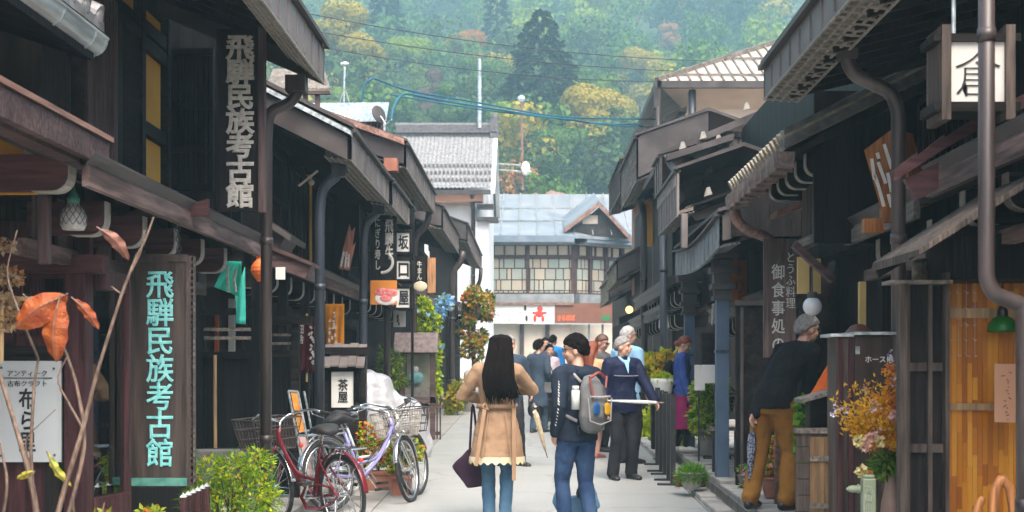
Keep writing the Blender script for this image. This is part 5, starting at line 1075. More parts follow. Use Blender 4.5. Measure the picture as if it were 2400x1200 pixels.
# ---------------- right-hand signs and lamps
Y = 13.5; r = board('hanging_sign', 'tall weathered brown board with white brush characters hung on two wires', 'sign', 1790, 1866, 560, 838, Y, mat('weathered_brown_board', (.085, .052, .044), (.17, .115, .10), .65, 7, VS, .3, 30), .04)
txt(r, '御食事処の', 1808, 1840, 606, 822, Y, 'whitep', bold=.012, line=1.12); txt(r, 'とうふ料理', 1842, 1864, 592, 722, Y, 'whitep', bold=.005, line=1.0)
w_ = MB()
for p in (1804, 1856): w_.tube([P(p, 560, Y+.02), P(p, 470, Y+.02)], .004, 5); w_.box(X(p-8, Y), X(p+8, Y), Y-.01, Y+.05, Zp(570, Y), Zp(560, Y))
w_.build('hanger', 'wire', r)
Y = 9.6; r = thing('wooden_sign', 'tilted glossy orange-brown plank sign with white strokes behind the grey downpipe', 'sign', P(2090, 510, Y)); b = MB()
b.prism([P(2025, 352, Y), P(2090, 303, Y), P(2108, 310, Y), P(2145, 478, Y), P(2066, 494, Y)], (.12, .10, 0)); b.build('plank', mat('varnished_plank', (.28, .10, .025), (.40, .17, .05), .35, 9, VS), r)
tt = MB()
for p, q, p2, q2 in ((2043, 372, 2050, 420), (2050, 410, 2060, 440), (2056, 358, 2060, 372), (2058, 380, 2076, 430), (2072, 338, 2090, 395), (2080, 405, 2090, 450), (2060, 440, 2072, 484), (2082, 455, 2090, 486), (2120, 420, 2128, 470)): tt.beam(P(p, q, Y-.012), P(p2, q2, Y-.012), .012, .02)
tt.build('brush_marks', 'whitep', r); b = MB(); b.box(X(2026, Y), X(2072, Y), Y, Y+.08, Zp(545, Y), Zp(512, Y)); b.box(X(2068, Y), X(2092, Y), Y-.01, Y+.08, Zp(520, Y), Zp(486, Y)); b.build('base_block', bpy.data.materials['varnished_plank'], r)
Y = 7.6; r = thing('box_lantern', 'square framed wooden lantern with white panel and black brush stroke hanging at the top', 'lantern', P(2280, 280, Y)); xa, xb = X(2226, Y), X(2354, Y)
MB().box(xa, xb, Y, Y+.24, Zp(238, Y), Zp(98, Y)).build('paper_box', mat('aged_paper', (.60, .58, .53), (.70, .68, .63), .6, 5), r)
b = MB()
for p0, p1 in ((2204, 2226), (2354, 2376)): b.box(X(p0, Y), X(p1, Y), Y-.03, Y+.27, Zp(282, Y), Zp(60, Y))
b.build('post', 'greyv', r); b = MB()
for q0, q1 in ((98, 80), (262, 240)): b.box(X(2186, Y), X(2390, Y), Y-.02, Y+.25, Zp(q0, Y), Zp(q1, Y))
b.build('crossbar', 'darkx', r); txt(r, '倉', 2240, 2344, 122, 226, Y, 'ink', bold=-.018); MB().tube([P(2235, 82, Y+.1), P(2235, -60, Y+.1)], .012, 8).build('hanger', 'galv', r)
Y = 11.9; r = thing('globe_lamp', 'round milk-white globe lamp beside the tofu board', 'lamp', P(1905, 745, Y)); MB().ball(P(1904, 718, Y), .078, 24, 14).build('globe', 'glasslamp', r, smooth=True); b = MB(); b.lathe(P(1904, 700, Y), [(.04, 0), (.042, .05), (.03, .055)], 14); b.tube([P(1904, 690, Y), P(1902, 600, Y)], .007, 6); b.build('fitting', 'wire', r)
Y = 24; r = thing('hanging_lantern', 'small white tapered lantern with a black crest on a thin iron arm', 'lantern', P(1556, 770, Y)); c = P(1556, 768, Y); b = MB(); b.add([(c.x-.085, Y-.085, c.z), (c.x+.085, Y-.085, c.z), (c.x+.085, Y+.085, c.z), (c.x-.085, Y+.085, c.z), (c.x-.06, Y-.06, c.z+.22), (c.x+.06, Y-.06, c.z+.22), (c.x+.06, Y+.06, c.z+.22), (c.x-.06, Y+.06, c.z+.22)], [(0,3,2,1), (4,5,6,7), (0,1,5,4), (1,2,6,5), (2,3,7,6), (3,0,4,7)]); b.build('shade', 'paper', r)
b = MB(); b.prism([(c.x-.13, Y-.13, c.z+.22), (c.x+.13, Y-.13, c.z+.22), (c.x+.05, Y, c.z+.28), (c.x-.05, Y, c.z+.28)], (0, .26, 0)); b.build('cap', 'greywood', r)
b = MB(); b.tube([c+V((.045*math.cos(i*.63), -.088+.0, .10+.045*math.sin(i*.63))) for i in range(11)], .009, 5); b.ball(c+V((0, -.086, .10)), .02, 8, 5)
for i in range(5): b.tube([c+V((0, -.086, .10)), c+V((.04*math.cos(i*1.257), -.086, .10+.04*math.sin(i*1.257)))], .007, 4)
b.build('crest', 'ink', r); MB().tube([c+V((0, 0, .28)), c+V((0, 0, .62)), c+V((.1, 0, .66)), c+V((.45, 0, .60))], .01, 6).build('arm', 'ironb', r)
# orange vertical banner behind the blue post
r = drape('banner_flag', 'orange-brown vertical banner with black characters behind the blue post', 'banner', [(1712, 608), (1752, 608), (1752, 706), (1712, 706)], 16.9, cloth('rust_cloth', (.42, .11, .02)), waves=1, amp=.01); txt(r, 'り', 1725, 1741, 655, 688, 16.86, 'ink', bold=.0); strokes(r, 1726, 1738, 622, 644, 16.86, 'ink', 4, 9)
r = board('wooden_sign', 'orange wood post sign at the arcade between the blue posts', 'sign', 1682, 1692, 648, 748, 16.6, bpy.data.materials['varnished_plank'], .08)
r = drape('noren_banner', 'pale slatted cloth curtain hanging inside the arcade', 'banner', [(1668, 712), (1690, 708), (1690, 752), (1668, 762)], 17.2, cloth('pale_cloth', (.52, .50, .42)), waves=4, amp=.02)
Y = 9.0; r = thing('hose_cabinet', 'dark brown fire hose cabinet lettered ホース with a metal-edged top', 'cabinet', (X(2035, Y), Y, G(Y)))
M['cab'] = mat('brown_cabinet_paint', (.030, .019, .015), (.045, .03, .024), .42, 3, VS)
MB().box(X(1962, Y), X(2110, Y), Y, Y+.3, G(Y), Zp(785, Y)).build('body', 'brownv' if 0 else 'greyv', r)
dr = MB(); dr.box(X(2002, Y), X(2108, Y), Y-.02, Y, Zp(1100, Y), Zp(790, Y)); dr = dr.build('door', 'cab', r); b = MB(); b.box(X(2003, Y), X(2013, Y), Y-.027, Y-.02, Zp(830, Y), Zp(812, Y)); b.build('hinge', 'galv', dr); MB().box(X(2074, Y), X(2076, Y), Y-.025, Y-.018, Zp(1090, Y), Zp(790, Y)).build('seam', 'ink', dr)
lettering('ホース格納箱', P(2077, 842, Y-.021), UX, UZ, 98*Y/F, 16*Y/F, 'whitep', dr, bold=.01, ext=.002)
b = MB(); b.box(X(1998, Y), X(2112, Y), Y-.04, Y+.32, Zp(785, Y), Zp(778, Y)); b.box(X(1946, Y), X(2000, Y), Y-.02, Y+.32, Zp(789, Y), Zp(782, Y)); b.build('top', 'galv', r)
b = MB()
for p in (1963, 1988): b.box(X(p, Y), X(p+10, Y), Y-.02, Y, G(Y), Zp(792, Y))
b.build('trim', 'redv', r)
# counter ledge and plank gate
Y = 9.6; r = thing('counter_ledge', 'weathered wooden ledge on dark panel where the man leans in', 'counter', (X(1925, Y), Y, G(Y))); b = MB(); b.prism([P(1880, 935, Y), P(1962, 912, Y), P(1962, 922, Y), P(1880, 945, Y)], (0, .3, 0)); b.build('ledge', 'greywood', r)
b = MB(); b.box(X(1905, Y), X(1962, Y), Y+.1, Y+.2, Zp(1005, Y), Zp(930, Y)); b.box(X(1903, Y), X(1915, Y), Y+.06, Y+.22, Zp(1005, Y), Zp(934, Y)); b.build('panel', 'darkx', r)
Y = 9.3; r = thing('plank_gate', 'low rough plank gate with a lighter wooden door leaf', 'gate', (X(1915, Y), Y, G(Y))); b = MB()
for k in range(6): b.box(X(1868, Y), X(1964, Y), Y+.02, Y+.06, Zp(1010+k*38+36, Y), Zp(1010+k*38, Y))
b.build('plank', 'greywood' if 0 else 'greyv', r); b = MB(); b.box(X(1866, Y), X(1966, Y), Y, Y+.09, Zp(1016, Y), Zp(1004, Y)); b.build('top_rail', 'greywood', r)
d = MB()
for p0, p1 in ((1896, 1930), (1931, 1962)): d.box(X(p0, Y), X(p1, Y), Y-.03, Y-.005, G(Y)+.02, Zp(1024, Y))
d = d.build('door_leaf', mat('golden_plank', (.13, .075, .03), (.24, .15, .07), .65, 7, VS, .4, 30), r); b = MB()
for q in (1068, 1178): b.box(X(1896, Y), X(1963, Y), Y-.045, Y-.03, Zp(q+12, Y), Zp(q, Y))
b.build('batten', 'greywood', d)
# hydrant
Y = 8.1; r = thing('fire_hydrant', 'pale green fire hydrant post lettered in relief beside the autumn flowers', 'hydrant', (X(2035, Y), Y, G(Y))); c = P(2035, 1200, Y); m_ = mat('pale_green_enamel', (.16, .21, .13), (.22, .27, .18), .4, 4)
zt_ = Zp(1112, Y); w2 = .037; b = MB(); b.box(c.x-w2, c.x+w2, Y-w2, Y+w2, G(Y), zt_-.02); b.box(c.x-w2*.8, c.x+w2*.8, Y-w2*.8, Y+w2*.8, zt_-.02, zt_); b.build('barrel', m_, r, bevel=.008)
b = MB(); b.tube([P(2016, 1146, Y), P(2000, 1146, Y)], .02, 12); b.tube([P(2000, 1146, Y), P(1990, 1146, Y), P(1984, 1146, Y)], [.022, .016, .006], 12); b.tube([P(2013, 1146, Y), P(2010, 1146, Y)], .027, 12); b.build('nozzle', m_, r)
txt(r, '高山市', 2028, 2044, 1138, 1196, Y-w2, mat('pale_raised_letters', (.42, .46, .36)), bold=0)
# driftwood ring, green lamp, folded cranes inside the bamboo window
M['drift'] = mat('orange_bent_wood', (.40, .15, .045), (.52, .23, .08), .45, 9, VS)
Y = 7.72; r = thing('bentwood_stool', 'loop of thick orange bent wood in front of the bamboo window', 'bent wood', P(2350, 1200, Y)); b = MB(); c = P(2350, 1200, Y)
b.tube(smooth_path([P(2328, 1330, Y), P(2326, 1200, Y), P(2332, 1145, Y), P(2350, 1118, Y), P(2368, 1145, Y), P(2376, 1200, Y), P(2380, 1330, Y)], 6), .027, 12); b.tube(smooth_path([P(2280, 1250, Y-.03), P(2292, 1190, Y-.03), P(2300, 1172, Y-.03)]), .022, 12, rnd=True); b.build('loop', 'drift', r, smooth=True)
Y = 8.15; r = thing('pendant_lamp', 'green glass shade lamp hanging before the bamboo wall', 'lamp', P(2350, 780, Y)); c = P(2350, 778, Y); M['greenglass'] = mat('green_glass', (.02, .30, .03), (.015, .22, .02), .15, 5, trans=.35)
MB().lathe(c, [(.082, 0), (.084, .01), (.078, .045), (.055, .075), (.028, .09), (.02, .095)], 20).build('shade', 'greenglass', r, smooth=True); MB().lathe(c, [(.03, .088), (.03, .12), (.018, .14), (.006, .17), (.004, .4)], 12).build('fitting', 'ironb', r)
Y = 8.12; pw = mat('folded_paper', (.70, .48, .34), (.60, .40, .28), .7); rng_ = random.Random(8)
for k, px in enumerate((2226, 2246, 2265, 2285)):
    r = thing('crane_string', 'string of small folded paper birds in the bamboo window, %s from the dark post' % ('first', 'second', 'third', 'fourth')[k], 'paper birds', P(px, 680, Y), 'strings of folded paper birds'); b = MB()
    MB().tube([P(px, 660, Y), P(px, 838, Y)], .0015, 4).build('thread', pw, r)
    for q in (684, 722, 760, 795, 832)[(0 if k else 0):(5 if k else 4)]:
        c = P(px+rng_.uniform(-4, 4), q, Y); s = .016; b.add([c+V((-s, 0, s*.9)), c+V((0, 0, 0)), c+V((s*.2, 0, -s*.9)), c+V((s*.9, -.01, -s*.3)), c+V((0, .01, -s*.2))], [(0, 1, 4), (1, 2, 4), (1, 3, 2)])
    b.build('paper_bird', pw, r)
# queue posts
rx = random.Random(5)
for k, (px, base) in enumerate(((1541, 1090), (1550, 1106), (1559, 1113), (1568, 1127), (1577, 1138))):
    Y = F*ZC/(base-795); x = X(px, Y); r = thing('barrier_post', 'slim black barrier post with flat foot, %s along the flagstone edge' % ('farthest of five', 'fourth nearest of five', 'middle of five', 'second nearest of five', 'nearest of five')[k], 'post', (x, Y, G(Y)), 'black barrier posts at the roadside')
    if k == 0: x0_, Y0_ = x, Y; MB().box(x-.028, x+.028, Y-.028, Y+.028, G(Y), G(Y)+.97).build('upright', 'ironb', r); MB().box(x-.17, x+.10, Y-.03, Y+.03, G(Y)+.001, G(Y)+.025).build('foot', 'ironb', r); MB().box(x-.03, x+.03, Y-.03, Y+.03, G(Y)+.93, G(Y)+.985).build('cap', 'ironb', r); pr0 = r
    else:
        for ch in list(pr0.children): c = ch.copy(); COL.objects.link(c); c.parent = r; c.matrix_parent_inverse = ch.matrix_parent_inverse
# menu stand and bench
Y = 17.6; r = thing('menu_stand', 'white tilted menu board on a single black leg behind the barrier posts', 'menu stand', (X(1680, Y), Y, G(Y))); b = MB(); b.prism([P(1644, 898, Y), P(1702, 898, Y), P(1700, 857, Y), P(1646, 857, Y)], (0, .03, .01)); b.build('board', 'paper', r); b = MB(); b.tube([P(1676, 900, Y+.03), P(1690, 1066, Y+.03)], .028, 8); b.box(X(1650, Y), X(1712, Y), Y-.05, Y+.1, Zp(1075, Y), Zp(1068, Y)); b.build('leg', 'ironb', r)
Y = 18.2; r = board('notice_board', 'pale grey blank panel standing behind the woman in the blue cardigan', 'sign', 1628, 1652, 855, 915, Y, 'paper', .03); MB().box(X(1636, Y), X(1640, Y), Y, Y+.03, G(Y), Zp(915, Y)).build('leg', 'ironb', r)
Y = 16.6; r = thing('side_table', 'small dark side table holding a tall terracotta planter box', 'table', (X(1695, Y), Y, G(Y))); b = MB(); b.box(X(1664, Y), X(1730, Y), Y, Y+.3, Zp(1010, Y), Zp(1002, Y)); b.build('top', 'greywood', r)
for p in (1670, 1722): MB().box(X(p, Y), X(p+8, Y), Y+.02, Y+.06, G(Y), Zp(1010, Y)).build('leg', 'ironb', r)
# ================================================================ bicycles
def bicycle(label, rear, front, lean, fm, steer=0, basket='wire', basket_scale=1.0, saddle='rubber', rackm='steel'):
    """rear, front: wheel contact points on the ground"""
    rear, front = V(rear), V(front); d = (front-rear); L = 1.08; d.z = 0; d.normalize(); s0 = V((d.y, -d.x, 0)); up = (V((0, 0, 1))*math.cos(lean)+s0*math.sin(lean)); s = d.cross(up)
    r = thing('bicycle', label, 'bicycle', rear)
    W = lambda x, y, z: rear+d*x+s*y+up*z
    R_ = .325
    def wheel(x, st):
        c = W(x, 0, R_); dd = d*math.cos(st)+s*math.sin(st); w_ = thing
        ring = lambda rad, n=40: [c+dd*(rad*math.cos(2*math.pi*i/n))+up*(rad*math.sin(2*math.pi*i/n)) for i in range(n+1)]
        b = MB(); b.tube(ring(R_-.012), .019, 8, cap=False); o = b.build('wheel', 'rubber', r, smooth=True)
        b = MB(); b.tube(ring(R_-.042), .011, 6, cap=False); b.build('rim', 'steel', o, smooth=True)
        b = MB(); sd_ = dd.cross(up)
        for i in range(18):
            a = i*2*math.pi/18; b.tube([c+sd_*(.03*(-1)**i), c+dd*((R_-.04)*math.cos(a))+up*((R_-.04)*math.sin(a))], .0022, 3)
        b.tube([c-sd_*.05, c+sd_*.05], .02, 8); b.build('spoke', 'steel', o)
        f = MB(); fr_ = [c+dd*((R_+.025)*math.cos(a))+up*((R_+.025)*math.sin(a)) for a in np.linspace(R(-5 if x == 0 else 25), R(175 if x == 0 else 170), 22)]
        f.tube([p*1 for p in fr_], [(.024, .006)]*22, 8, side=sd_); f.build('mudguard', fm if x == 0 and fm == 'redpaint' else 'steel', r, smooth=True)
        b = MB()
        for sgn in (1, -1): b.tube([c+sd_*.045*sgn, c+sd_*.03*sgn+dd*(R_+.02)*(-.75 if x == 0 else -.6)+up*(R_*.7)], .004, 4)
        b.build('mudguard_stay', 'steel', r); return c, dd, sd_
    c0, _, _ = wheel(0, 0); c1, dd, sd_ = wheel(L, steer)
    head, bb, seat = W(.93, 0, .78), W(.43, 0, .28), W(.27, 0, .72)
    b = MB(); b.tube(smooth_path([head+up*-.03, W(.72, 0, .46), bb]), .018, 10); b.tube(smooth_path([W(.91, 0, .70), W(.66, 0, .44), W(.375, 0, .42)]), .014, 10); b.tube([bb, seat], .016, 10)
    for y in (.06, -.06): b.tube([bb+s*y*.4, W(0, y, R_)], .010, 8); b.tube([W(.30, y*.4, .62), W(0, y, R_)], .009, 8)
    b.tube([W(.955, 0, .68), W(.915, 0, .84)], .02, 10); b.build('frame', fm, r, smooth=True)
    b = MB(); fk = W(.955, 0, .70)
    for y in (.05, -.05): b.tube([fk, fk+sd_*y-up*.06, c1+sd_*y-d*.02+up*.1, c1+sd_*y], .011, 8)
    b.build('fork', fm if steer == 0 else 'steel', r, smooth=True)
    st_ = W(.90, 0, .89); b = MB(); b.tube([W(.915, 0, .80), st_], .012, 8)
    for g_ in (1, -1): b.tube(smooth_path([st_, st_+dd*.06+sd_*g_*.12+up*.05, st_-dd*.08+sd_*g_*.26+up*.09, st_-dd*.22+sd_*g_*.29+up*.06]), .011, 8)
    hb = b.build('handlebar', 'steel', r, smooth=True)
    b = MB()
    for g_ in (1, -1): b.tube([st_-dd*.20+sd_*g_*.288+up*.063, st_-dd*.33+sd_*g_*.30+up*.05], .016, 10)
    b.build('grip', 'rubber', hb); b = MB()
    for g_ in (1, -1): b.tube([st_-dd*.08+sd_*g_*.26+up*.08, st_-dd*.05+sd_*g_*.30+up*.04, st_-dd*.2+sd_*g_*.31+up*.01], .006, 6)
    b.build('brake_lever', 'steel', hb)
    # basket
    b = MB(); bc = st_+dd*.22-up*.12; k_ = basket_scale; T = lambda x, y, z: bc+dd*x*k_+sd_*y*k_+up*z*k_
    lv = []
    for z, hx, hy in ((.13, .17, .21), (.05, .155, .195), (-.03, .14, .18), (-.11, .125, .165)):
        p = [T(-hx, -hy, z), T(hx, -hy, z), T(hx, hy, z), T(-hx, hy, z)]; lv.append(p); b.tube(p+[p[0]], .005 if z < .12 else .007, 5)
    for a, c in zip(lv[0], lv[-1]): b.tube([a, c], .005, 5)
    for i in range(4):
        for q in range(1, 14): u = q/14; b.tube([lv[0][i].lerp(lv[0][(i+1) % 4], u), lv[-1][i].lerp(lv[-1][(i+1) % 4], u)], .0024, 3)
    for q in range(1, 8): u = q/8; b.tube([lv[-1][0].lerp(lv[-1][1], u), lv[-1][3].lerp(lv[-1][2], u)], .003, 3)
    b.build('basket', basket, r)
    b = MB(); sp = W(.245, 0, .80); b.tube([seat, sp], .013, 8); b.build('seat_post', 'steel', r)
    b = MB(); b.tube([W(.10, 0, .83), W(.16, 0, .855), W(.25, 0, .845), W(.36, 0, .835), W(.40, 0, .83)], [(.03, .07), (.045, .115), (.045, .085), (.03, .035), (.02, .02)], 12, side=up, rnd=True); b.build('saddle', saddle, r, smooth=True)
    b = MB()
    for y in (-.07, -.025, .025, .07): b.tube([W(.2, y, R_*2+.06), W(-.28, y, R_*2+.055)], .006, 5)
    for x in (.2, -.05, -.28): b.tube([W(x, -.075, R_*2+.058), W(x, .075, R_*2+.055)], .006, 5)
    for y in (.075, -.075): b.tube([W(-.15, y, R_*2+.055), W(0, y, R_)], .006, 5)
    b.build('rack', rackm, r)
    b = MB(); b.tube([W(.43, -.07, .36), W(.25, -.07, .40), W(0.02, -.07, .385), W(-.04, -.07, .325), W(.02, -.07, .265), W(.25, -.07, .20), W(.43, -.07, .19), W(.51, -.07, .28), W(.43, -.07, .36)], [(.008, .02)]*9, 6); b.build('chain_guard', 'whitep' if fm != 'redpaint' else 'redpaint', r)
    b = MB(); b.tube([bb-s*.09, bb+s*.09], .02, 8); b.tube([bb+s*.09, bb+s*.10+d*.10-up*.13], .009, 6); b.tube([bb-s*.09, bb-s*.10-d*.10+up*.13], .009, 6); b.build('crank', 'steel', r)
    b = MB()
    for c, sg in ((bb+d*.10-up*.13, 1), (bb-d*.10+up*.13, -1)): b.beam(c+s*sg*.10, c+s*sg*.19, .09, .025, tuple(up))
    b.build('pedal', 'rubber', r)
    b = MB()
    for y in (.10, -.10): b.tube([W(0, y*.6, R_), W(-.06, y*1.3, .02)], .008, 6)
    b.tube([W(-.06, -.13, .02), W(-.06, .13, .02)], .008, 6); b.build('kickstand', 'steel', r)
    b = MB(); b.tube(smooth_path([st_+sd_*.2+up*.06, st_+dd*.12+sd_*.1-up*.02, W(.95, 0, .74)]), .004, 5); b.tube(smooth_path([st_-sd_*.2+up*.06, st_+dd*.14-sd_*.1+up*.02, W(.9, .02, .7), W(.5, .02, .42)]), .004, 5); b.build('brake_cable', 'rubber', r)
    b = MB(); b.ball(W(-.30, 0, .62), .022, 8, 6); b.build('rear_reflector', 'redink', r)
    return r
M['redpaint'] = mat('dark_red_bicycle_paint', (.13, .010, .016), (.17, .016, .022), .22, 3); M['purplepaint'] = mat('lavender_bicycle_paint', (.22, .20, .42), (.27, .25, .48), .25, 3)
gp = lambda x, y: (x, y, G(y)+.02)
bicycle('dark red city bicycle with brown wire basket parked by the green shrub', gp(-1.53, 11.75), gp(-2.22, 12.55), R(-4), 'redpaint', basket=mat('rusty_brown_wire', (.05, .038, .034), (.09, .07, .06), .5, 10), basket_scale=1.12)
bicycle('lavender city bicycle with steel basket leaning out to the road', gp(-1.85, 13.35), gp(-1.22, 14.18), R(-9), 'purplepaint', steer=R(-24), basket='guard')
bicycle('second grey bicycle parked close behind the lavender one', gp(-1.95, 14.0), gp(-1.22, 14.75), R(-8), 'galv', steer=R(-22), basket='wire')
# covered scooter
r = thing('covered_scooter', 'scooter wrapped in a wrinkled silver cover behind the bicycles', 'covered scooter', (-1.95, 19.6, G(19.6)))
M['silver'] = mat('silver_cover', (.40, .41, .43), (.54, .55, .57), .42, 5, (1, 1, 1), .7, 9, metal=.2)
b = MB(); z = G(19.6)
for x, y, h, wd in ((-2.34, 19.35, .98, .16), (-2.2, 19.4, 1.06, .26), (-2.05, 19.5, 1.0, .28), (-1.9, 19.55, .80, .22), (-1.75, 19.6, .72, .22), (-1.6, 19.65, .66, .2), (-1.5, 19.7, .4, .14)): b.tube([(x, y, z+.06), (x, y, z+h*.6), (x, y, z+h)], [wd*.9, wd, wd*.55], 10, rnd=True)
remesh(b, 'cover', 'silver', r, .03, 4, .06, .18)
b = MB(); b.tube([(-1.62+.035*math.cos(i*.63), 19.42, z+.25+.035*math.sin(i*.63)) for i in range(11)], .01, 5); b.build('eyelet', 'wire', r)
# ================================================================ wires and aerials
def wire(label, pts, r_, m, group=None, sag=.0):
    p = [V(q) for q in pts]; o = []
    for a, b in zip(p[:-1], p[1:]):
        for i in range(12): t = i/12; q = a.lerp(b, t); q.z -= sag*4*t*(1-t); o.append(q)
    o.append(p[-1]); k = MB(); k.tube(o, r_, 6); return tag(k.build('overhead_cable', m), label, 'cable', group)
M['cable'] = mat('black_cable', (.02, .03, .035), (.03, .04, .045), .5); M['bluecable'] = mat('blue_cable', (.01, .10, .15), (.015, .13, .19), .5)
wire('topmost thin black cable crossing before the wooded hill', [P(640, 15, 40), P(1760, 145, 44)], .014, 'cable', 'thin overhead cables', .35); wire('second thin black cable from the top before the wooded hill', [P(640, 55, 40), P(1720, 170, 44)], .014, 'cable', 'thin overhead cables', .3); wire('third thin black cable from the top before the wooded hill', [P(640, 88, 40), P(1580, 192, 44)], .014, 'cable', 'thin overhead cables', .3)
wire('thick blue cable looping up from the dish shed to the cream hip-roofed house', smooth_path([P(846, 250, 30), P(852, 200, 30), P(872, 182, 30), P(950, 212, 31), P(1120, 240, 33), P(1300, 275, 35), P(1540, 280, 38)]), .021, 'bluecable', 'thick blue overhead cables'); wire('thick blue cable below the looping one with a steep bend at its near end', smooth_path([P(916, 280, 27), P(925, 240, 27.5), P(945, 218, 28), P(1060, 240, 30), P(1250, 270, 33), P(1400, 290, 35), P(1500, 292, 37), P(1540, 310, 38)]), .022, 'bluecable', 'thick blue overhead cables')
wire('blue cable sagging lowest between the two rows of roofs', [P(916, 222, 29), P(1340, 280, 34), P(1530, 297, 37)], .016, 'bluecable', 'thick blue overhead cables', .05)
wire('thin dark cable dropping steeply in front of the green hill', [P(1348, 280, 60), P(1380, 390, 75)], .03, 'cable'); wire('faint low cable across the foot of the hill', [P(1150, 380, 70), P(1440, 385, 74)], .02, 'cable', None, .2)
r = thing('roof_aerial', 'rusty aerial mast with a white dish standing on the blue roof', 'aerial', P(1225, 440, 64)); MB().tube([P(1225, 445, 64), P(1222, 235, 64)], .06, 6).build('mast', 'copper', r); b = MB(); b.ball(P(1232, 395, 63.8), (.2, .12, .32), 12, 7); b.tube([P(1228, 400, 64), P(1244, 402, 63.5)], .04, 5); b.build('dish', 'whitep', r); b = MB()
for q in (384, 398): b.tube([P(1165, q, 64), P(1225, q+4, 64)], .035, 5)
b.ball(P(1222, 232, 64), (.18, .1, .18), 8, 5); b.build('antenna_bar', 'galv', r)
r = thing('roof_aerial', 'thin aerial with a small head above the white-roofed shed', 'aerial', P(808, 245, 30)); MB().tube([P(806, 246, 30), P(808, 150, 30)], .02, 6).build('mast', 'galv', r); b = MB(); b.ball(P(808, 150, 30), (.1, .05, .05), 8, 5); b.tube([P(795, 245, 30), P(808, 205, 30), P(820, 245, 30)], .012, 5); b.build('antenna_head', 'galv', r)
# ================================================================ plants and flowers
M['petal_o'] = leafmat('orange_petals', [(.70, .16, .02), (.75, .28, .03), (.70, .40, .05)], .35)
M['petal_r'] = leafmat('red_petals', [(.55, .02, .02), (.65, .07, .03), (.60, .03, .06)], .35)
M['petal_p'] = leafmat('pink_petals', [(.65, .22, .36), (.70, .40, .46), (.72, .58, .50)], .35)
M['petal_b'] = leafmat('blue_petals', [(.12, .34, .62), (.25, .48, .72), (.38, .56, .75)], .35)
M['petal_l'] = leafmat('lilac_petals', [(.42, .40, .62), (.58, .56, .72), (.70, .68, .78)], .35)
M['petal_y'] = leafmat('yellow_petals', [(.62, .40, .02), (.70, .52, .04), (.72, .60, .12)], .35)
M['gold'] = leafmat('golden_autumn_leaves', [(.60, .29, .01), (.76, .45, .02), (.80, .54, .04)], .4)
M['amber'] = leafmat('amber_autumn_leaves', [(.58, .15, .01), (.74, .26, .015), (.78, .38, .02)], .4)
M['lime'] = leafmat('lime_leaves', [(.30, .46, .02), (.48, .60, .025), (.62, .66, .04)], .45)
M['grassg'] = leafmat('fresh_green_blades', [(.06, .20, .012), (.12, .30, .02), (.20, .38, .03)], .35)
M['terrap'] = M['terra']
def stems(c, n, h, spread, r=.004, seed=0, top=None):
    g = random.Random(seed); b = MB(); c = V(c)
    for k in range(n):
        a = g.uniform(0, 6.28); s = spread*g.uniform(.2, 1); e = c+V((s*math.cos(a), s*math.sin(a), h*g.uniform(.7, 1))); m = c.lerp(e, .5)+V((-s*.15*math.cos(a), -s*.15*math.sin(a), h*.1)); b.tube([c, m, e], [r, r*.8, r*.4], 5)
    return b
def plant(name, label, cat, base, blobs, parts, seed, pot=None, potm='terra', stem=None, group=None):
    """blobs: [(centre px/py/Y or xyz, radii)]; parts: [(part name, material, count, leaf length, width, up)]"""
    r = thing(name, label, cat, base, group); g = np.random.default_rng(seed)
    for nm, m_, n, L, Wd, up in parts:
        v, q = cloud(blobs, n, L, Wd, up, rng=g); arrays(nm, v, q, m_, r)
    if stem: stems(base, *stem, seed=seed).build('stem', 'bark', r)
    if pot:
        w, h, kind_ = pot; b = MB(); x, y, z = base
        if kind_ == 'box':
            lx, ly = w; b.add([(x-lx*.9, y-ly*.9, z), (x+lx*.9, y-ly*.9, z), (x+lx*.9, y+ly*.9, z), (x-lx*.9, y+ly*.9, z), (x-lx, y-ly, z+h), (x+lx, y-ly, z+h), (x+lx, y+ly, z+h), (x-lx, y+ly, z+h)], [(0,3,2,1), (4,5,6,7), (0,1,5,4), (1,2,6,5), (2,3,7,6), (3,0,4,7)]); b.box(x-lx-.012, x+lx+.012, y-ly-.012, y+ly+.012, z+h-.03, z+h+.004)
        else: b.lathe((x, y, z), [(w*.62, 0), (w*.7, .02), (w*.92, h*.7), (w, h*.9), (w*1.06, h*.9), (w*1.06, h), (w*.9, h), (w*.86, h*.93), (.01, h*.93)], 20)
        b.build('pot', potm, r, smooth=kind_ != 'box')
    return r
def pz(px, py, Y): return tuple(P(px, py, Y))
def zb(x, Y, e=0): return (x, Y, G(Y)+e)
# green shrub in the left forecourt
Y = 10.9
plant('pine_shrub', 'bushy green needled shrub on the stone footing behind the picket rail', 'shrub', zb(X(540, Y), Y), [(pz(600, 1090, Y), (.12, .15, .12)), (pz(550, 1110, Y), (.16, .18, .14)), (pz(490, 1120, Y), (.14, .18, .15)), (pz(590, 1160, Y), (.16, .18, .16)), (pz(520, 1180, Y), (.2, .2, .16)), (pz(470, 1180, Y), (.14, .2, .14)), (pz(630, 1175, Y), (.08, .15, .14))],
  [('needles', 'grassg', 2600, .085, .008, .4), ('foliage', 'lime', 1500, .045, .02, .4), ('dry_foliage', 'lf_yellow', 500, .04, .02, .4)], 31, stem=(14, .75, .35, .006))
Y = 9.0
plant('low_plant', 'small yellow-leaved plant at the bottom edge beside the display window', 'plant', zb(X(345, Y), Y), [(pz(352, 1206, Y), (.07, .08, .035)), (pz(240, 1212, Y), (.05, .06, .03))], [('foliage', 'lf_lime', 160, .045, .022, .6), ('blossoms', 'petal_o', 40, .04, .03, .6)], 32, stem=(6, .3, .1))
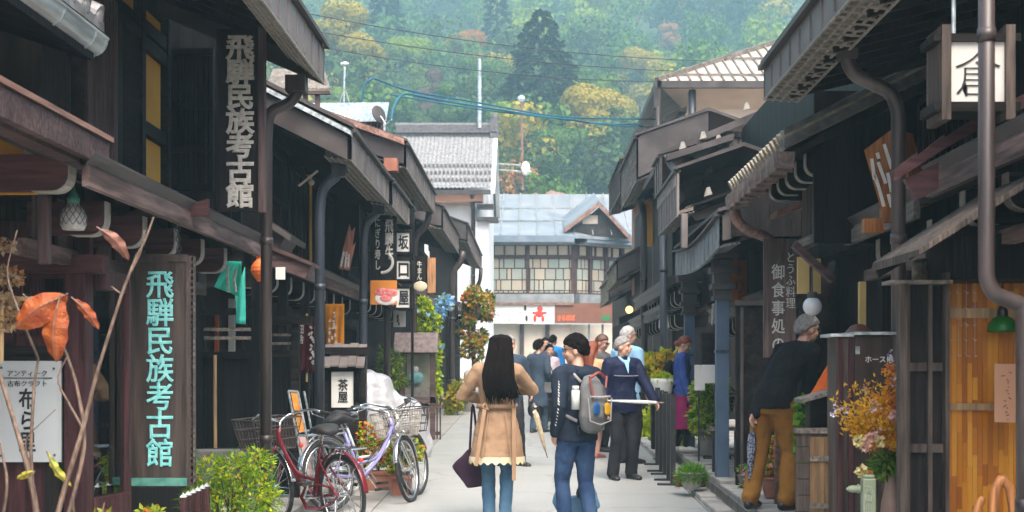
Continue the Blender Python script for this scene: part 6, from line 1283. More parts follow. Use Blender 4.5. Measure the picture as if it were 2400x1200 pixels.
# magnolia twigs with big russet leaves in front of the shop
Y = 6.9; r = thing('magnolia_sapling', 'bare branching sapling with a few huge rust-orange leaves in front of the white shop sign', 'tree', (X(105, Y), Y, G(Y))); tw = MB()
q = lambda *a: [P(px, py, Y+dy) for px, py, dy in a]
for pts, r0, r1 in ((q((100, 1330, 0), (78, 1140, 0), (40, 1010, .05), (0, 880, .1), (-20, 820, .1)), .022, .011), (q((110, 1330, 0), (140, 1180, 0), (196, 1000, 0), (225, 880, -.02), (285, 690, -.05)), .020, .010), (q((285, 690, -.05), (320, 600, -.05), (338, 570, -.05), (360, 510, -.05)), .010, .006), (q((95, 1300, .05), (70, 1080, .05), (80, 900, .05), (90, 840, .05)), .013, .008), (q((90, 840, .05), (40, 720, .05), (12, 640, .05), (40, 540, .05)), .008, .004), (q((150, 1250, .04), (205, 1030, .04), (175, 880, .04), (140, 790, .04), (55, 690, .04)), .015, .006), (q((195, 1005, 0), (130, 890, .03), (160, 830, .03)), .008, .004), (q((285, 690, -.05), (262, 672, -.05)), .006, .005), (q((70, 1090, .05), (55, 1030, .02), (130, 960, 0)), .006, .003), (q((300, 650, -.05), (332, 590, -.05), (338, 540, -.05)), .006, .004), (q((120, 1250, 0), (175, 1230, 0), (170, 1160, 0)), .010, .007), (q((150, 1300, 0), (235, 1220, 0), (245, 1180, 0)), .010, .006), (q((0, 1250, 0), (20, 1130, .02), (0, 1040, .02)), .012, .008)):
    n = len(pts); r0, r1 = r0*.74, r1*.74; tw.tube(smooth_path(pts, 3), [r0+(r1-r0)*i/(len(smooth_path(pts, 3))-1) for i in range(len(smooth_path(pts, 3)))], 7, rnd=True)
M['twig'] = mat('grey_brown_twig', (.11, .07, .05), (.24, .17, .125), .7, 14, (1, 1, .3), .3, 60); tw.build('branch', 'twig', r, smooth=True)
M['rust'] = mat('rust_orange_leaf', (.30, .05, .012), (.46, .12, .025), .5, 16, (1, 1, 1), .5, 60, trans=.3); M['limel'] = mat('lime_young_leaf', (.30, .40, .02), (.50, .36, .03), .45, 5, trans=.35)
def bigleaf(a, tip, wd, m, curl=.02, sway=.0):
    """a veined leaf with a folded midrib and wavy edge from a to tip; all px, py, dy"""
    A, B = P(a[0], a[1], Y+a[2]), P(tip[0], tip[1], Y+tip[2]); d = B-A; L = d.length; d.normalize(); nrm = V((0, -1, 0)); s = d.cross(nrm).normalized(); n, k = 18, 8; vs = []
    for i in range(n+1):
        t = i/n; wdt = wd*(math.sin(math.pi*min(1, t**.8))**.75)*(.75+.5*t)*(1-max(0, t-.93)*6); c = A+d*(L*t)+s*(sway*math.sin(t*3.1))+nrm*(curl*math.sin(t*math.pi))
        for j in range(k+1):
            u = j/k*2-1; rib = .004*math.cos(t*46+abs(u)*5); wav = .010*math.sin(t*21+u*2)*abs(u)
            vs.append(tuple(c+s*(u*wdt)+nrm*(-.028*abs(u)*wd/.06+rib*(1-.3*abs(u))+wav)))
    o = arrays('leaf', vs, [(i*(k+1)+j, i*(k+1)+j+1, (i+1)*(k+1)+j+1, (i+1)*(k+1)+j) for i in range(n) for j in range(k)], m, r, smooth=True)
    b = MB(); b.tube([A+nrm*.006+d*(L*t)+s*(sway*math.sin(t*3.1))+nrm*(curl*math.sin(t*math.pi)) for t in np.linspace(-.06, .97, 14)], [.0035-.0002*i for i in range(14)], 5); b.build('midrib', 'twig', o)
bigleaf((152, 692, -.04), (34, 770, -.1), .074, 'rust', .03, .01)
bigleaf((140, 700, -.06), (130, 848, -.04), .062, 'rust', .03, .01); bigleaf((172, 700, -.05), (230, 772, -.03), .026, 'rust', .02, -.015); bigleaf((232, 535, -.05), (300, 610, .0), .030, mat('brown_dry_leaf', (.22, .09, .06), (.32, .14, .10), .5, 9, trans=.3), .02, -.02)
bigleaf((112, 1062, 0), (166, 1140, 0), .020, 'limel', .015, .008); bigleaf((80, 1105, 0), (38, 1122, 0), .018, 'limel', .01)
# dried flowers hanging at the left edge
Y = 8.4; r = thing('dried_flower_rack', 'dried cream and orange flowers hung on a bamboo rack above the white shop sign', 'flowers', P(20, 780, Y)); g = np.random.default_rng(41)
for nm, m_, n, L in (('blossoms', leafmat('dried_petals', [(.30, .13, .06), (.52, .38, .22), (.62, .52, .38)], .3), 620, .035), ('orange_blossoms', 'petal_o', 90, .03)):
    v, q_ = cloud([(pz(10, 575, Y), (.07, .06, .03)), (pz(18, 650, Y), (.09, .06, .05)), (pz(8, 705, Y), (.09, .06, .04)), (pz(10, 755, Y), (.10, .06, .045))], n, L, L*.7, .3, rng=g); arrays(nm, v, q_, m_, r)
b = MB(); b.tube([P(-40, 700, Y), P(140, 700, Y+.1)], .014, 8); b.tube([P(-40, 732, Y+.03), P(60, 730, Y+.1)], .012, 8); b.tube([P(4, 690, Y), P(2, 850, Y)], .016, 8); b.build('rod', 'bambo', r)
# flower pots by the bicycles
Y = 14.9
plant('flower_planter', 'long dark planter of red and green flowers under the lavender bicycle', 'flower pot', zb(X(885, Y), Y+.5), [(pz(880, 1060, Y+.5), (.20, .15, .17)), (pz(915, 1040, Y+.5), (.14, .14, .18)), (pz(860, 1030, Y+.5), (.1, .12, .2))], [('foliage', 'lf_green', 500, .05, .03, .5), ('leaves', 'lime', 380, .05, .035, .5), ('red_blossoms', 'petal_r', 260, .045, .04, .5), ('orange_blossoms', 'petal_o', 130, .045, .04, .5)], 51, ((.2, .11), .2, 'box'), 'terra')
plant('flower_pot', 'square terracotta pot of orange flowers by the front wheel of the lavender bicycle', 'flower pot', zb(X(942, Y), Y), [(pz(935, 1085, Y), (.13, .13, .12)), (pz(965, 1060, Y), (.12, .12, .12)), (pz(930, 1050, Y), (.1, .1, .14))], [('foliage', 'lf_green', 380, .05, .03, .5), ('leaves', 'lime', 420, .05, .035, .5), ('orange_blossoms', 'petal_o', 170, .04, .035, .5), ('pink_blossoms', 'petal_r', 60, .04, .035, .5)], 52, ((.10, .10), .2, 'box'), 'terra')
Y = 22
plant('small_pine', 'small feathery green conifer beside the display case', 'tree', zb(X(910, Y), Y), [(pz(912, 860, Y), (.16, .16, .14)), (pz(920, 890, Y), (.2, .2, .12)), (pz(905, 830, Y), (.1, .1, .1)), (pz(928, 845, Y), (.1, .1, .1))], [('needles', 'lf_mid', 900, .12, .018, .6), ('foliage', 'lf_lime', 500, .1, .018, .6)], 53, stem=(6, 1.4, .12, .02))
Y = 25.5
plant('flowering_vine', 'lime green climbing vine with pale blue flowers in front of the dark house', 'vine', zb(X(1015, Y), Y), [(pz(1018, 900, Y), (.10, .12, .45)), (pz(1005, 760, Y), (.2, .15, .25)), (pz(1022, 830, Y), (.08, .12, .3)), (pz(990, 720, Y), (.16, .12, .16))], [('foliage', 'lime', 1100, .09, .06, .4), ('dark_foliage', 'lf_green', 300, .09, .06, .4), ('blue_blossoms', 'petal_b', 70, .10, .09, .4)], 54, stem=(5, 2.2, .2, .012))
plant('hanging_blossoms', 'bunch of pale blue flowers hanging beside the vine', 'flowers', pz(1040, 715, 27), [(pz(1042, 712, 27), (.14, .1, .16)), (pz(1030, 735, 27), (.1, .1, .1))], [('blue_blossoms', 'petal_b', 150, .10, .08, .4), ('foliage', 'lime', 60, .08, .05, .4)], 55)
rq0 = random.Random(21)
for k, (lab, px, py, rx, rz, n) in enumerate((('upper hanging basket spilling orange and yellow flowers from the far house eave', 1122, 720, .36, .36, 700), ('lower hanging basket of orange and green flowers beneath the other one', 1112, 803, .28, .34, 560), ('topmost small clump of orange flowers on the far house front', 1103, 690, .22, .16, 260))):
    Y = 33; plant('hanging_basket', lab, 'flower basket', pz(px, py+20, Y), [(pz(px+rq0.uniform(-.8, .8)*rx*100, py+rq0.uniform(-.9, .9)*rz*100, Y+rq0.uniform(-.15, .15)), (rx*rq0.uniform(.25, .6), .18, rz*rq0.uniform(.25, .55))) for _ in range(9)], [('foliage', 'lf_green', n, .10, .06, .4), ('yellow_leaves', 'lf_yellow', int(n*.8), .1, .06, .4), ('orange_blossoms', 'petal_o', n//2, .09, .08, .4), ('pink_blossoms', 'petal_p', n//10, .08, .07, .4)], 60+k, ((.16), .2, 'round'), 'greywood', group='hanging flower baskets')
Y = 30.5; plant('roadside_shrub', 'yellow-green shrub at the foot of the dark downpipe past the stone post', 'shrub', zb(X(1072, Y), Y), [(pz(1070, 930, Y), (.18, .2, .3)), (pz(1085, 915, Y), (.1, .15, .2)), (pz(1055, 950, Y), (.12, .15, .2))], [('foliage', 'lf_yellow', 700, .10, .05, .4), ('green_foliage', 'lf_lime', 500, .10, .05, .4)], 65, stem=(6, .6, .2, .01))
# right-hand side
Y = 23; plant('roadside_shrub', 'bright lime shrub behind the umbrella of the grey-haired man', 'shrub', zb(X(1525, Y), Y), [(pz(1515, 1000, Y), (.14, .2, .24)), (pz(1540, 985, Y), (.14, .2, .26)), (pz(1530, 1020, Y), (.2, .2, .16))], [('foliage', 'lime', 1300, .12, .05, .5)], 66, stem=(6, .6, .15, .01))
Y = 21; plant('roadside_shrub', 'bright lime shrub between the barrier posts and the magenta skirt', 'shrub', zb(X(1592, Y), Y), [(pz(1590, 1005, Y), (.14, .2, .26)), (pz(1575, 960, Y), (.12, .15, .25)), (pz(1600, 1030, Y), (.14, .2, .18))], [('foliage', 'lime', 1100, .11, .05, .5), ('yellow_foliage', 'petal_y', 180, .1, .05, .5)], 67, stem=(6, .6, .15, .01))
Y = 19.0; plant('potted_shrub', 'fresh green bush in a grey barrel behind the magenta skirt', 'shrub', zb(X(1662, Y), Y, .08), [(pz(1665, 945, Y), (.2, .2, .26)), (pz(1655, 985, Y), (.2, .2, .2)), (pz(1690, 930, Y), (.12, .15, .2)), (pz(1650, 910, Y), (.12, .15, .12))], [('foliage', 'lime', 1200, .11, .06, .5), ('green_foliage', 'grassg', 900, .11, .06, .5)], 68, (.16, .34, 'round'), 'stoned')
Y = 20.6; plant('yellow_spray', 'yellow leafed branch in a tall dark planter behind the glass bowl', 'plant', zb(X(1548, Y), Y), [(pz(1548, 868, Y), (.16, .12, .14)), (pz(1518, 852, Y), (.09, .1, .10)), (pz(1560, 840, Y), (.10, .1, .10)), (pz(1590, 850, Y), (.08, .1, .16)), (pz(1572, 900, Y), (.06, .1, .1))], [('leaves', 'petal_y', 420, .13, .10, .4), ('foliage', 'lime', 120, .12, .09, .4)], 69, ((.14, .12), .9, 'box'), 'darkx', stem=(7, 1.5, .25, .012))
Y = 19.3; r = thing('glass_bowl_planter', 'clear bowl of pale lime flowers on a thin stand by the barrier posts', 'planter', zb(X(1552, Y), Y)); c = P(1552, 940, Y); b = MB(); b.lathe(c, [(.06, 0), (.10, .03), (.13, .12), (.15, .24), (.155, .30), (.145, .30), (.12, .13), (.05, .03)], 18); b.build('bowl', 'paper', r, smooth=True); b = MB(); b.tube([c, (c.x, c.y, G(Y))], .02, 8); b.lathe((c.x, c.y, G(Y)), [(.12, 0), (.12, .02), (.03, .03)], 14); b.build('stand', 'ironb', r); v, q_ = cloud([((c.x, c.y, c.z+.28), (.13, .13, .08))], 320, .06, .05, .6); arrays('blossoms', v, q_, 'lime', r)
Y = 14.75; plant('potted_grass', 'rounded pot of fine green grass at the flagstone edge in front of the posts', 'potted plant', zb(X(1621, Y), Y, .08), [(pz(1621, 1112, Y), (.13, .13, .06))], [('grass_blades', 'grassg', 1500, .09, .009, -1.2)], 70, (.125, .17, 'round'), 'stone'); 
for k, (px, py, wd) in enumerate(((1592, 1150, .05), (1646, 1148, .05))): plant('small_pot', ('small terracotta pot tucked beside the grass pot on the road side', 'small terracotta pot tucked beside the grass pot on the flagstone side')[k], 'flower pot', zb(X(px, 14.95), 14.95, .08), [(pz(px, 1128, 14.95), (.05, .05, .03))], [('grass_blades', 'grassg', 160, .06, .008, -1)], 71+k, (.06, .12, 'round'), 'terra')
Y = 13.9; plant('flower_pot', 'pot of orange, red and lime flowers behind the legs of the leaning man', 'flower pot', zb(X(1812, Y), Y, .08), [(pz(1808, 1085, Y), (.13, .12, .12)), (pz(1828, 1050, Y), (.10, .1, .14)), (pz(1825, 1120, Y), (.12, .1, .08))], [('foliage', 'lime', 420, .05, .035, .5), ('green_foliage', 'grassg', 260, .05, .03, .5), ('orange_blossoms', 'petal_o', 190, .05, .045, .5), ('red_blossoms', 'petal_r', 120, .05, .045, .5), ('pink_blossoms', 'petal_p', 60, .05, .045, .5)], 73, (.12, .2, 'round'), 'terra')
plant('flower_pot', 'small pot of pink flowers by the foot of the blue post', 'flower pot', zb(X(1745, 15), 15, .08), [(pz(1745, 1108, 15), (.06, .06, .07)), (pz(1752, 1140, 15), (.07, .06, .06))], [('foliage', 'grassg', 160, .05, .03, .5), ('pink_blossoms', 'petal_p', 70, .05, .045, .5)], 74, (.07, .12, 'round'), 'stoned')
Y = 12.2; plant('backdrop_shrub', 'green leafy shrub glimpsed past the arm of the leaning man', 'shrub', zb(X(1885, Y), Y, .08), [(pz(1885, 970, Y), (.07, .1, .14)), (pz(1890, 1040, Y), (.08, .1, .2))], [('foliage', 'grassg', 420, .07, .05, .5)], 75, stem=(5, .7, .08))
# autumn flower arrangement in a tall vase
Y = 8.3; r = thing('flower_arrangement', 'tall clay vase overflowing with golden autumn branches and small flowers', 'flower vase', (X(2092, Y), Y, G(Y)))
cz = P(2090, 1110, Y); b = MB(); zt_ = cz.z-G(Y); b.lathe((cz.x, Y, G(Y)), [(.055, 0), (.075, zt_*.25), (.08, zt_*.5), (.06, zt_*.8), (.035, zt_*.93), (.05, zt_), (.042, zt_), (.03, zt_*.93)], 20); b.build('vase', mat('pinkish_clay', (.20, .13, .105), (.30, .21, .175), .5, 7), r, smooth=True)
g = np.random.default_rng(77); sp = MB(); tips = []; rq = random.Random(12)
for ex, ey in ((1945, 938), (1958, 965), (1975, 990), (1985, 930), (2000, 905), (2030, 900), (2055, 890), (2050, 930), (2070, 920), (2090, 940), (1990, 1000), (2020, 985), (2010, 950), (2060, 1020), (2085, 985), (2040, 1050), (2095, 1040), (2030, 960), (2065, 965), (2000, 970)):
    e = P(ex, ey, Y+rq.uniform(-.12, .12)); m = cz.lerp(e, .55)+V((0, 0, .07)); pts = smooth_path([cz, m, e], 6); sp.tube(pts, .0022, 4); tips.append((pts, 2030 > ex))
sp.build('branch', 'twig', r)
for nm, m_, n, L, sel in (('golden_leaves', 'gold', 60, .030, lambda i: i % 2 == 0 or i < 6), ('amber_leaves', 'amber', 34, .030, lambda i: i % 2 == 1 and i > 4)):
    C, D = [], []
    for i, (pts, lf) in enumerate(tips):
        if not sel(i): continue
        for k in range(n*2):
            u = g.uniform(.35, 1.0)*(len(pts)-1); a = int(min(u, len(pts)-2)); p = pts[a].lerp(pts[a+1], u-a); d = (pts[a+1]-pts[a]).normalized(); C.append(np.array(p)+g.normal(size=3)*.018); D.append(np.array(d)*.7+g.normal(size=3)*.6)
    v, q_ = leaf_quads(np.array(C), np.array(D), g.normal(size=(len(C), 3)), L*g.uniform(.7, 1.3, len(C)), L*.34); arrays(nm, v, q_, m_, r)
v, q_ = cloud([(pz(2075, 960, Y), (.06, .08, .10)), (pz(2085, 1010, Y), (.06, .08, .1)), (pz(2050, 1030, Y), (.07, .06, .05)), (pz(2090, 910, Y), (.03, .05, .08))], 1700, .026, .011, .3, rng=g); arrays('orange_sprays', v, q_, 'amber', r)
def dots(nm, spots, m_, L, n, rad):
    for px, py, dy in spots: v, q_ = cloud([(pz(px, py, Y-.12+dy), (rad, rad, rad))], n, L, L*.9, .3, surf=.9, rng=g); arrays(nm, v, q_, m_, r)
dots('lilac_blossom', [(2030, 915, .1), (1955, 970, 0), (1962, 955, 0), (2045, 945, 0), (2055, 955, 0), (2088, 830, 0), (2090, 848, 0), (2095, 895, 0), (2040, 965, 0), (1980, 960, 0), (2058, 1010, 0)], 'petal_l', .014, 13, .018)
dots('pink_rose', [(2042, 1024, 0), (2028, 1046, 0), (2098, 975, 0)], leafmat('pale_rose_petals', [(.62, .36, .30), (.68, .50, .44)], .35), .022, 55, .022); dots('cream_rose', [(2015, 1036, 0), (2062, 1035, 0), (2020, 1105, 0)], leafmat('cream_petals', [(.62, .56, .22), (.70, .64, .36)], .35), .024, 55, .022)
dots('salmon_blossom', [(2085, 862, 0), (2078, 868, 0), (2098, 870, 0), (2035, 1110, 0)], 'petal_o', .02, 26, .022)
v, q_ = cloud([(pz(2075, 1095, Y), (.05, .07, .05)), (pz(2090, 1075, Y), (.06, .06, .05))], 260, .08, .022, .2, rng=g); arrays('green_leaves', v, q_, 'lf_green', r)
# ================================================================ people
M['jeans'] = cloth('blue_denim', (.045, .11, .19), (.085, .17, .26)); M['jeansd'] = cloth('indigo_denim', (.022, .048, .115), (.045, .085, .17)); M['navy'] = cloth('navy_nylon', (.008, .011, .036), (.014, .018, .05), .6); M['hoodie'] = cloth('dark_navy_jersey', (.014, .022, .038), (.024, .034, .054)); M['tan'] = cloth('tan_gabardine', (.30, .19, .115), (.37, .245, .155), .75, .25, 9)
M['charcoal'] = cloth('charcoal_wool', (.016, .016, .020), (.028, .028, .033)); M['blackc'] = cloth('black_jersey', (.007, .008, .009), (.014, .015, .017)); M['cord'] = cloth('ochre_corduroy', (.23, .10, .018), (.31, .15, .03)); M['magenta'] = cloth('magenta_wool', (.30, .022, .12), (.38, .03, .16)); M['blueknit'] = cloth('blue_knit', (.045, .09, .32), (.06, .12, .40)); M['bluepolo'] = cloth('light_blue_cotton', (.26, .50, .72), (.33, .57, .78)); M['peachc'] = cloth('peach_blouse', (.66, .36, .20), (.72, .44, .27)); M['orangek'] = cloth('burnt_orange_knit', (.55, .10, .015), (.62, .14, .025)); M['slatec'] = cloth('slate_blue_wool', (.035, .055, .085), (.055, .08, .115)); M['floral'] = cloth('pale_floral_print', (.62, .56, .60), (.40, .30, .38), .8, .2); M['brightb'] = cloth('bright_blue_nylon', (.02, .20, .55), (.03, .25, .62)); M['greyc'] = cloth('grey_canvas', (.12, .123, .127), (.17, .173, .177)); M['greyl'] = cloth('light_grey_canvas', (.28, .28, .28), (.34, .34, .335)); M['lace'] = cloth('cream_lace', (.62, .55, .36), (.70, .63, .45)); M['leatherb'] = mat('black_leather', (.012, .012, .012), (.022, .022, .022), .4, 8); M['beigec'] = cloth('beige_cotton', (.50, .43, .35), (.58, .50, .42)); M['eyew'] = mat('eye_dark', (.015, .010, .008), None, .2); M['lip'] = mat('lip', (.40, .14, .12), None, .5); M['bagpurple'] = cloth('dark_plum_fabric', (.030, .014, .030), (.05, .025, .045)); M['ducksteel'] = cloth('steel_blue_nylon', (.09, .20, .33), (.14, .26, .40), .6)
def ik(a, b, l1, l2, hint):
    d = b-a; L = min(d.length, (l1+l2)*.998); dn = d.normalized(); x = (l1*l1-l2*l2+L*L)/(2*L); h = math.sqrt(max(0, l1*l1-x*x)); p = V(hint)-dn*V(hint).dot(dn); p.normalize(); return a+dn*x+p*h
class Fig:
    def __init__(s, label, px, Y, deg, H, e=0, vox=.011, lean=(0, 0), hyaw=0, hpitch=0, hands=None, feet=None, hipw=.085, sh=.175, group=None, skin='skin', X_=None, twist=0, elb=None, hoff=(0, 0, 0), spread=0):
        s.o = V((X(px, Y) if X_ is None else X_, Y, G(Y)+e)); s.h = R(deg); s.k = H/1.7; s.vox = vox; s.skin = skin
        s.r0 = V((math.cos(s.h), -math.sin(s.h), 0)); s.f0 = V((math.sin(s.h), math.cos(s.h), 0))
        s.root = thing('person', label, 'person', s.o, group)
        lf, lr = lean; J = s.J = {}
        J['pelvis'] = s.L(0, 0, .93); J['waist'] = s.L(lr*.25, lf*.25, 1.08); J['chest'] = s.L(lr*.65, lf*.65, 1.27-abs(lf)*.10); J['uch'] = s.L(lr*.85, lf*.85, 1.365-abs(lf)*.16); J['neck'] = s.L(lr, lf-.01, 1.44-abs(lf)*.22); J['head'] = s.L(lr*1.12+hoff[0], lf*1.2+.02+hoff[1], 1.585-abs(lf)*.30+hoff[2])
        tw = R(twist); sr = s.r0*math.cos(tw)+s.f0*math.sin(tw); s.sr = sr; cu = (J['neck']-J['chest']).normalized()
        for sg, n in ((1, 'R'), (-1, 'L')):
            J['sh'+n] = J['uch']+sr*(sg*sh*s.k)+cu*(.012*s.k)
            J['hip'+n] = s.L(sg*hipw, 0, .89)
            hd = (hands or {}).get(n, (sg*.225, .06, .84)); J['wr'+n] = s.W(*hd[1:]) if hd[0] == 'w' else s.L(*hd)
            hint = (elb or {}).get(n, (sg*.35, -1, -.25)); J['el'+n] = ik(J['sh'+n], J['wr'+n], .285*s.k, .245*s.k, s.r0*hint[0]+s.f0*hint[1]+V((0, 0, hint[2])))
            ft = (feet or {}).get(n, (sg*(.09+spread), 0, .085)); J['an'+n] = s.L(*ft[:3]); s.__dict__.setdefault('toe', {})[n] = R(ft[3]) if len(ft) > 3 else R(8*sg)
            J['kn'+n] = ik(J['hip'+n], J['an'+n], .415*s.k, .405*s.k, s.f0+s.r0*(.1*sg))
        hy = s.h+R(hyaw); s.hr = V((math.cos(hy), -math.sin(hy), 0)); hf = V((math.sin(hy), math.cos(hy), 0)); pt = R(hpitch); s.hf = hf*math.cos(pt)+V((0, 0, math.sin(pt))); s.hu = s.hr.cross(s.hf)
        s.body()
    def L(s, x, y, z): return s.o+s.r0*(x*s.k)+s.f0*(y*s.k)+V((0, 0, z*s.k))
    def W(s, dx, dy, z): return s.o+V((dx, dy, z))
    def Hd(s, x, y, z): return s.J['head']+(s.hr*x+s.hf*y+s.hu*z)*s.k
    def trunk(s, b, e=0, z0=.82, flare=None, rnd=True):
        J, k = s.J, s.k; E = lambda a, c: ((a+e)*k, (c+e)*k)
        pts = [s.L(0, 0, z0), J['pelvis'], J['waist'], J['chest'], J['uch'], J['uch'].lerp(J['neck'], .55)]; rr = [E(.13, .10), E(.158, .112), E(.132, .098), E(.155, .112), E(.165, .098), E(.10, .075)]
        if not rnd: rr[0] = E(.164, .124); rr[1] = E(.164, .122)
        if flare: pts = [s.L(*p) for p, _ in flare]+pts[2:]; rr = [(a*k, c*k) for _, (a, c) in flare]+rr[2:]
        b.tube(pts, rr, 18, side=s.sr, rnd=rnd)
        b.tube([J['shL'], J['uch'].lerp(J['neck'], .25), J['shR']], [(.055+e)*k, (.068+e)*k, (.055+e)*k], 10, rnd=True)
    def arm(s, b, n, e=0, t0=0, t1=1.0):
        J, k = s.J, s.k; w_ = J['el'+n].lerp(J['wr'+n], t1); b.tube([J['sh'+n], J['sh'+n].lerp(J['el'+n], .5), J['el'+n], J['el'+n].lerp(w_, .45), w_], [(.056+e)*k, (.047+e)*k, (.041+e)*k, (.038+e)*k, (.028+e*1.1)*k], 10, rnd=True)
    def leg(s, b, n, e=0, z1=0, hem=0, t1=1.0):
        J, k = s.J, s.k; a = J['kn'+n].lerp(J['an'+n], t1); b.tube([J['hip'+n], J['hip'+n].lerp(J['kn'+n], .45), J['kn'+n], J['kn'+n].lerp(a, .35), a], [(.088+e)*k, (.077+e)*k, (.054+e)*k, (.053+e)*k, (.036+e+hem)*k], 12, rnd=True)
    def hand(s, b, n):
        J, k = s.J, s.k; w_ = J['wr'+n]; d = (w_-J['el'+n]).normalized(); sg = 1 if n == 'R' else -1
        inw = (-s.r0*sg); inw = inw-d*inw.dot(d); inw = inw.normalized() if inw.length > .05 else d.orthogonal(); wd = d.cross(inw)
        b.tube([w_-d*.01*k, w_+d*.04*k, w_+d*.085*k], [(.015*k, .025*k), (.016*k, .038*k), (.014*k, .036*k)], 10, side=inw, rnd=True)
        for i, (off, L) in enumerate(((-.029, .062), (-.010, .072), (.010, .068), (.028, .052))):
            p = w_+d*.085*k+wd*off*k; q = p+(d*.8+inw*.35).normalized()*L*.5*k; b.tube([p-d*.01*k, q, q+(d*.45+inw*.8).normalized()*L*.5*k], [.0098*k, .009*k, .0075*k], 6, rnd=True)
        fs = wd*(1 if (wd.dot(s.f0)) > 0 else -1); p = w_+d*.03*k+fs*.022*k; b.tube([p, p+(d*.6+fs*.6+inw*.3).normalized()*.035*k, p+(d*.9+fs*.3+inw*.5).normalized()*.062*k], [.012*k, .011*k, .008*k], 6, rnd=True)
    def foot(s, b, n, e=0):
        J, k = s.J, s.k; a = J['an'+n]; t = s.h+s.toe[n]; f = V((math.sin(t), math.cos(t), 0)); rr = V((f.y, -f.x, 0)); z = V((0, 0, 1)); base = V((a.x, a.y, a.z-.085*k))
        b.tube([base-f*.055*k+z*.036*k, base+f*.03*k+z*.042*k, base+f*.11*k+z*.034*k, base+f*.175*k+z*.026*k], [((.032+e)*k, (.034+e)*k), ((.037+e)*k, (.040+e)*k), ((.044+e)*k, (.031+e)*k), ((.034+e)*k, (.022+e)*k)], 12, side=rr, rnd=True)
        b.tube([a, base-f*.01*k+z*.05*k], [(.034+e)*k, (.036+e)*k], 10)
    def body(s):
        b = MB(); J, k = s.J, s.k; s.trunk(b, -.010, .90); H = s.Hd; ax = (s.hr, s.hf, s.hu)
        b.tube([J['uch'].lerp(J['neck'], .3), J['neck'], H(0, -.015, -.07)], [.062*k, .054*k, .050*k], 12, rnd=True)
        b.ball(H(0, -.005, .025), (.076*k, .094*k, .092*k), 18, 12, ax); b.ball(H(0, .022, -.045), (.060*k, .068*k, .070*k), 16, 10, ax); b.ball(H(0, .055, -.088), (.032*k, .028*k, .024*k), 10, 7, ax)
        b.tube([H(0, .082, .022), H(0, .104, -.022), H(0, .096, -.034)], [(.010*k, .012*k), (.016*k, .016*k), (.013*k, .012*k)], 8, side=s.hr, rnd=True)
        b.tube([H(-.045, .074, .036), H(0, .086, .036), H(.045, .074, .036)], .011*k, 8, rnd=True)
        for sg in (1, -1): b.ball(H(sg*.076, -.012, -.012), (.012*k, .024*k, .034*k), 10, 7, ax); b.ball(H(sg*.042, .062, -.03), (.024*k, .022*k, .024*k), 8, 6, ax)
        b.tube([H(-.022, .082, -.060), H(0, .089, -.060), H(.022, .082, -.060)], .0085*k, 6, rnd=True)
        for n in 'RL': s.arm(b, n, -.004); s.hand(b, n); s.leg(b, n, -.004); s.foot(b, n, -.006)
        s.bodyo = remesh(b, 'body', s.skin, s.root, s.vox*.75, 2)
        for sg in (1, -1):
            MB().ball(H(sg*.031, .079, .012), (.011*k, .007*k, .0065*k), 8, 6, ax).build('eye', 'eyew', s.root, smooth=True)
        MB().tube([H(-.020, .0885, -.060), H(0, .097, -.060), H(.020, .0885, -.060)], [.003*k, .006*k, .003*k], 6).build('mouth', 'lip', s.root)
    def brow(s, m):
        b = MB(); k = s.k
        for sg in (1, -1): b.tube([s.Hd(sg*.014, .093, .036), s.Hd(sg*.032, .090, .043), s.Hd(sg*.050, .078, .036)], .005*k, 6)
        b.build('eyebrow', m, s.root)
    def glasses(s, m='ironb', dark=False):
        b = MB(); k = s.k
        for sg in (1, -1): b.tube([s.Hd(sg*.033+.021*math.cos(i*.52), .100, .010+.016*math.sin(i*.52)) for i in range(13)], .0022*k, 5); b.tube([s.Hd(sg*.054, .099, .014), s.Hd(sg*.078, .05, .014), s.Hd(sg*.080, -.02, .006)], .0022*k, 5)
        b.tube([s.Hd(-.012, .100, .014), s.Hd(.012, .100, .014)], .002*k, 5)
        if dark:
            for sg in (1, -1): b.ball(s.Hd(sg*.033, .099, .010), (.021*k, .003*k, .016*k), 10, 6, (s.hr, s.hf, s.hu))
        b.build('glasses', m, s.root)
    def hair(s, m, thick=.10, line=(.45, .10, -.35, -.85), tuft=.05, seed=1, extra=None, vol=(1, 1, 1)):
        """cap of hair; line: hairline height at forehead, temple, ear, nape"""
        g = random.Random(seed); k = s.k; nt_, np_ = 22, 36; rs = []; xs = [1, .35, -.1, -1]
        for i in range(nt_):
            th = math.pi*(i+.2)/(nt_-.6); ring = []
            for j in range(np_):
                ph = 2*math.pi*j/np_; d = V((math.sin(th)*math.cos(ph), math.sin(th)*math.sin(ph), math.cos(th))); y = d.y
                for a in range(3):
                    if xs[a] >= y >= xs[a+1]: t = (xs[a]-y)/(xs[a]-xs[a+1]); ln = line[a]*(1-t)+line[a+1]*t; break
                ln += .07*math.sin(j*1.9)+.05*math.sin(j*4.3+1); tf = tuft*(math.sin(j*2.3+i*1.7)+g.uniform(-1, 1))*.5*min(1, math.sin(th)*1.6); rr = (1+thick*min(1, .35+(d.z-ln)*2.2)+tf) if d.z > ln else .80
                ring.append(s.Hd(d.x*.079*rr*vol[0], -.004+d.y*.099*rr*vol[1], .015+d.z*.104*rr*vol[2]))
            rs.append(ring)
        b = MB(); b.rings(rs)
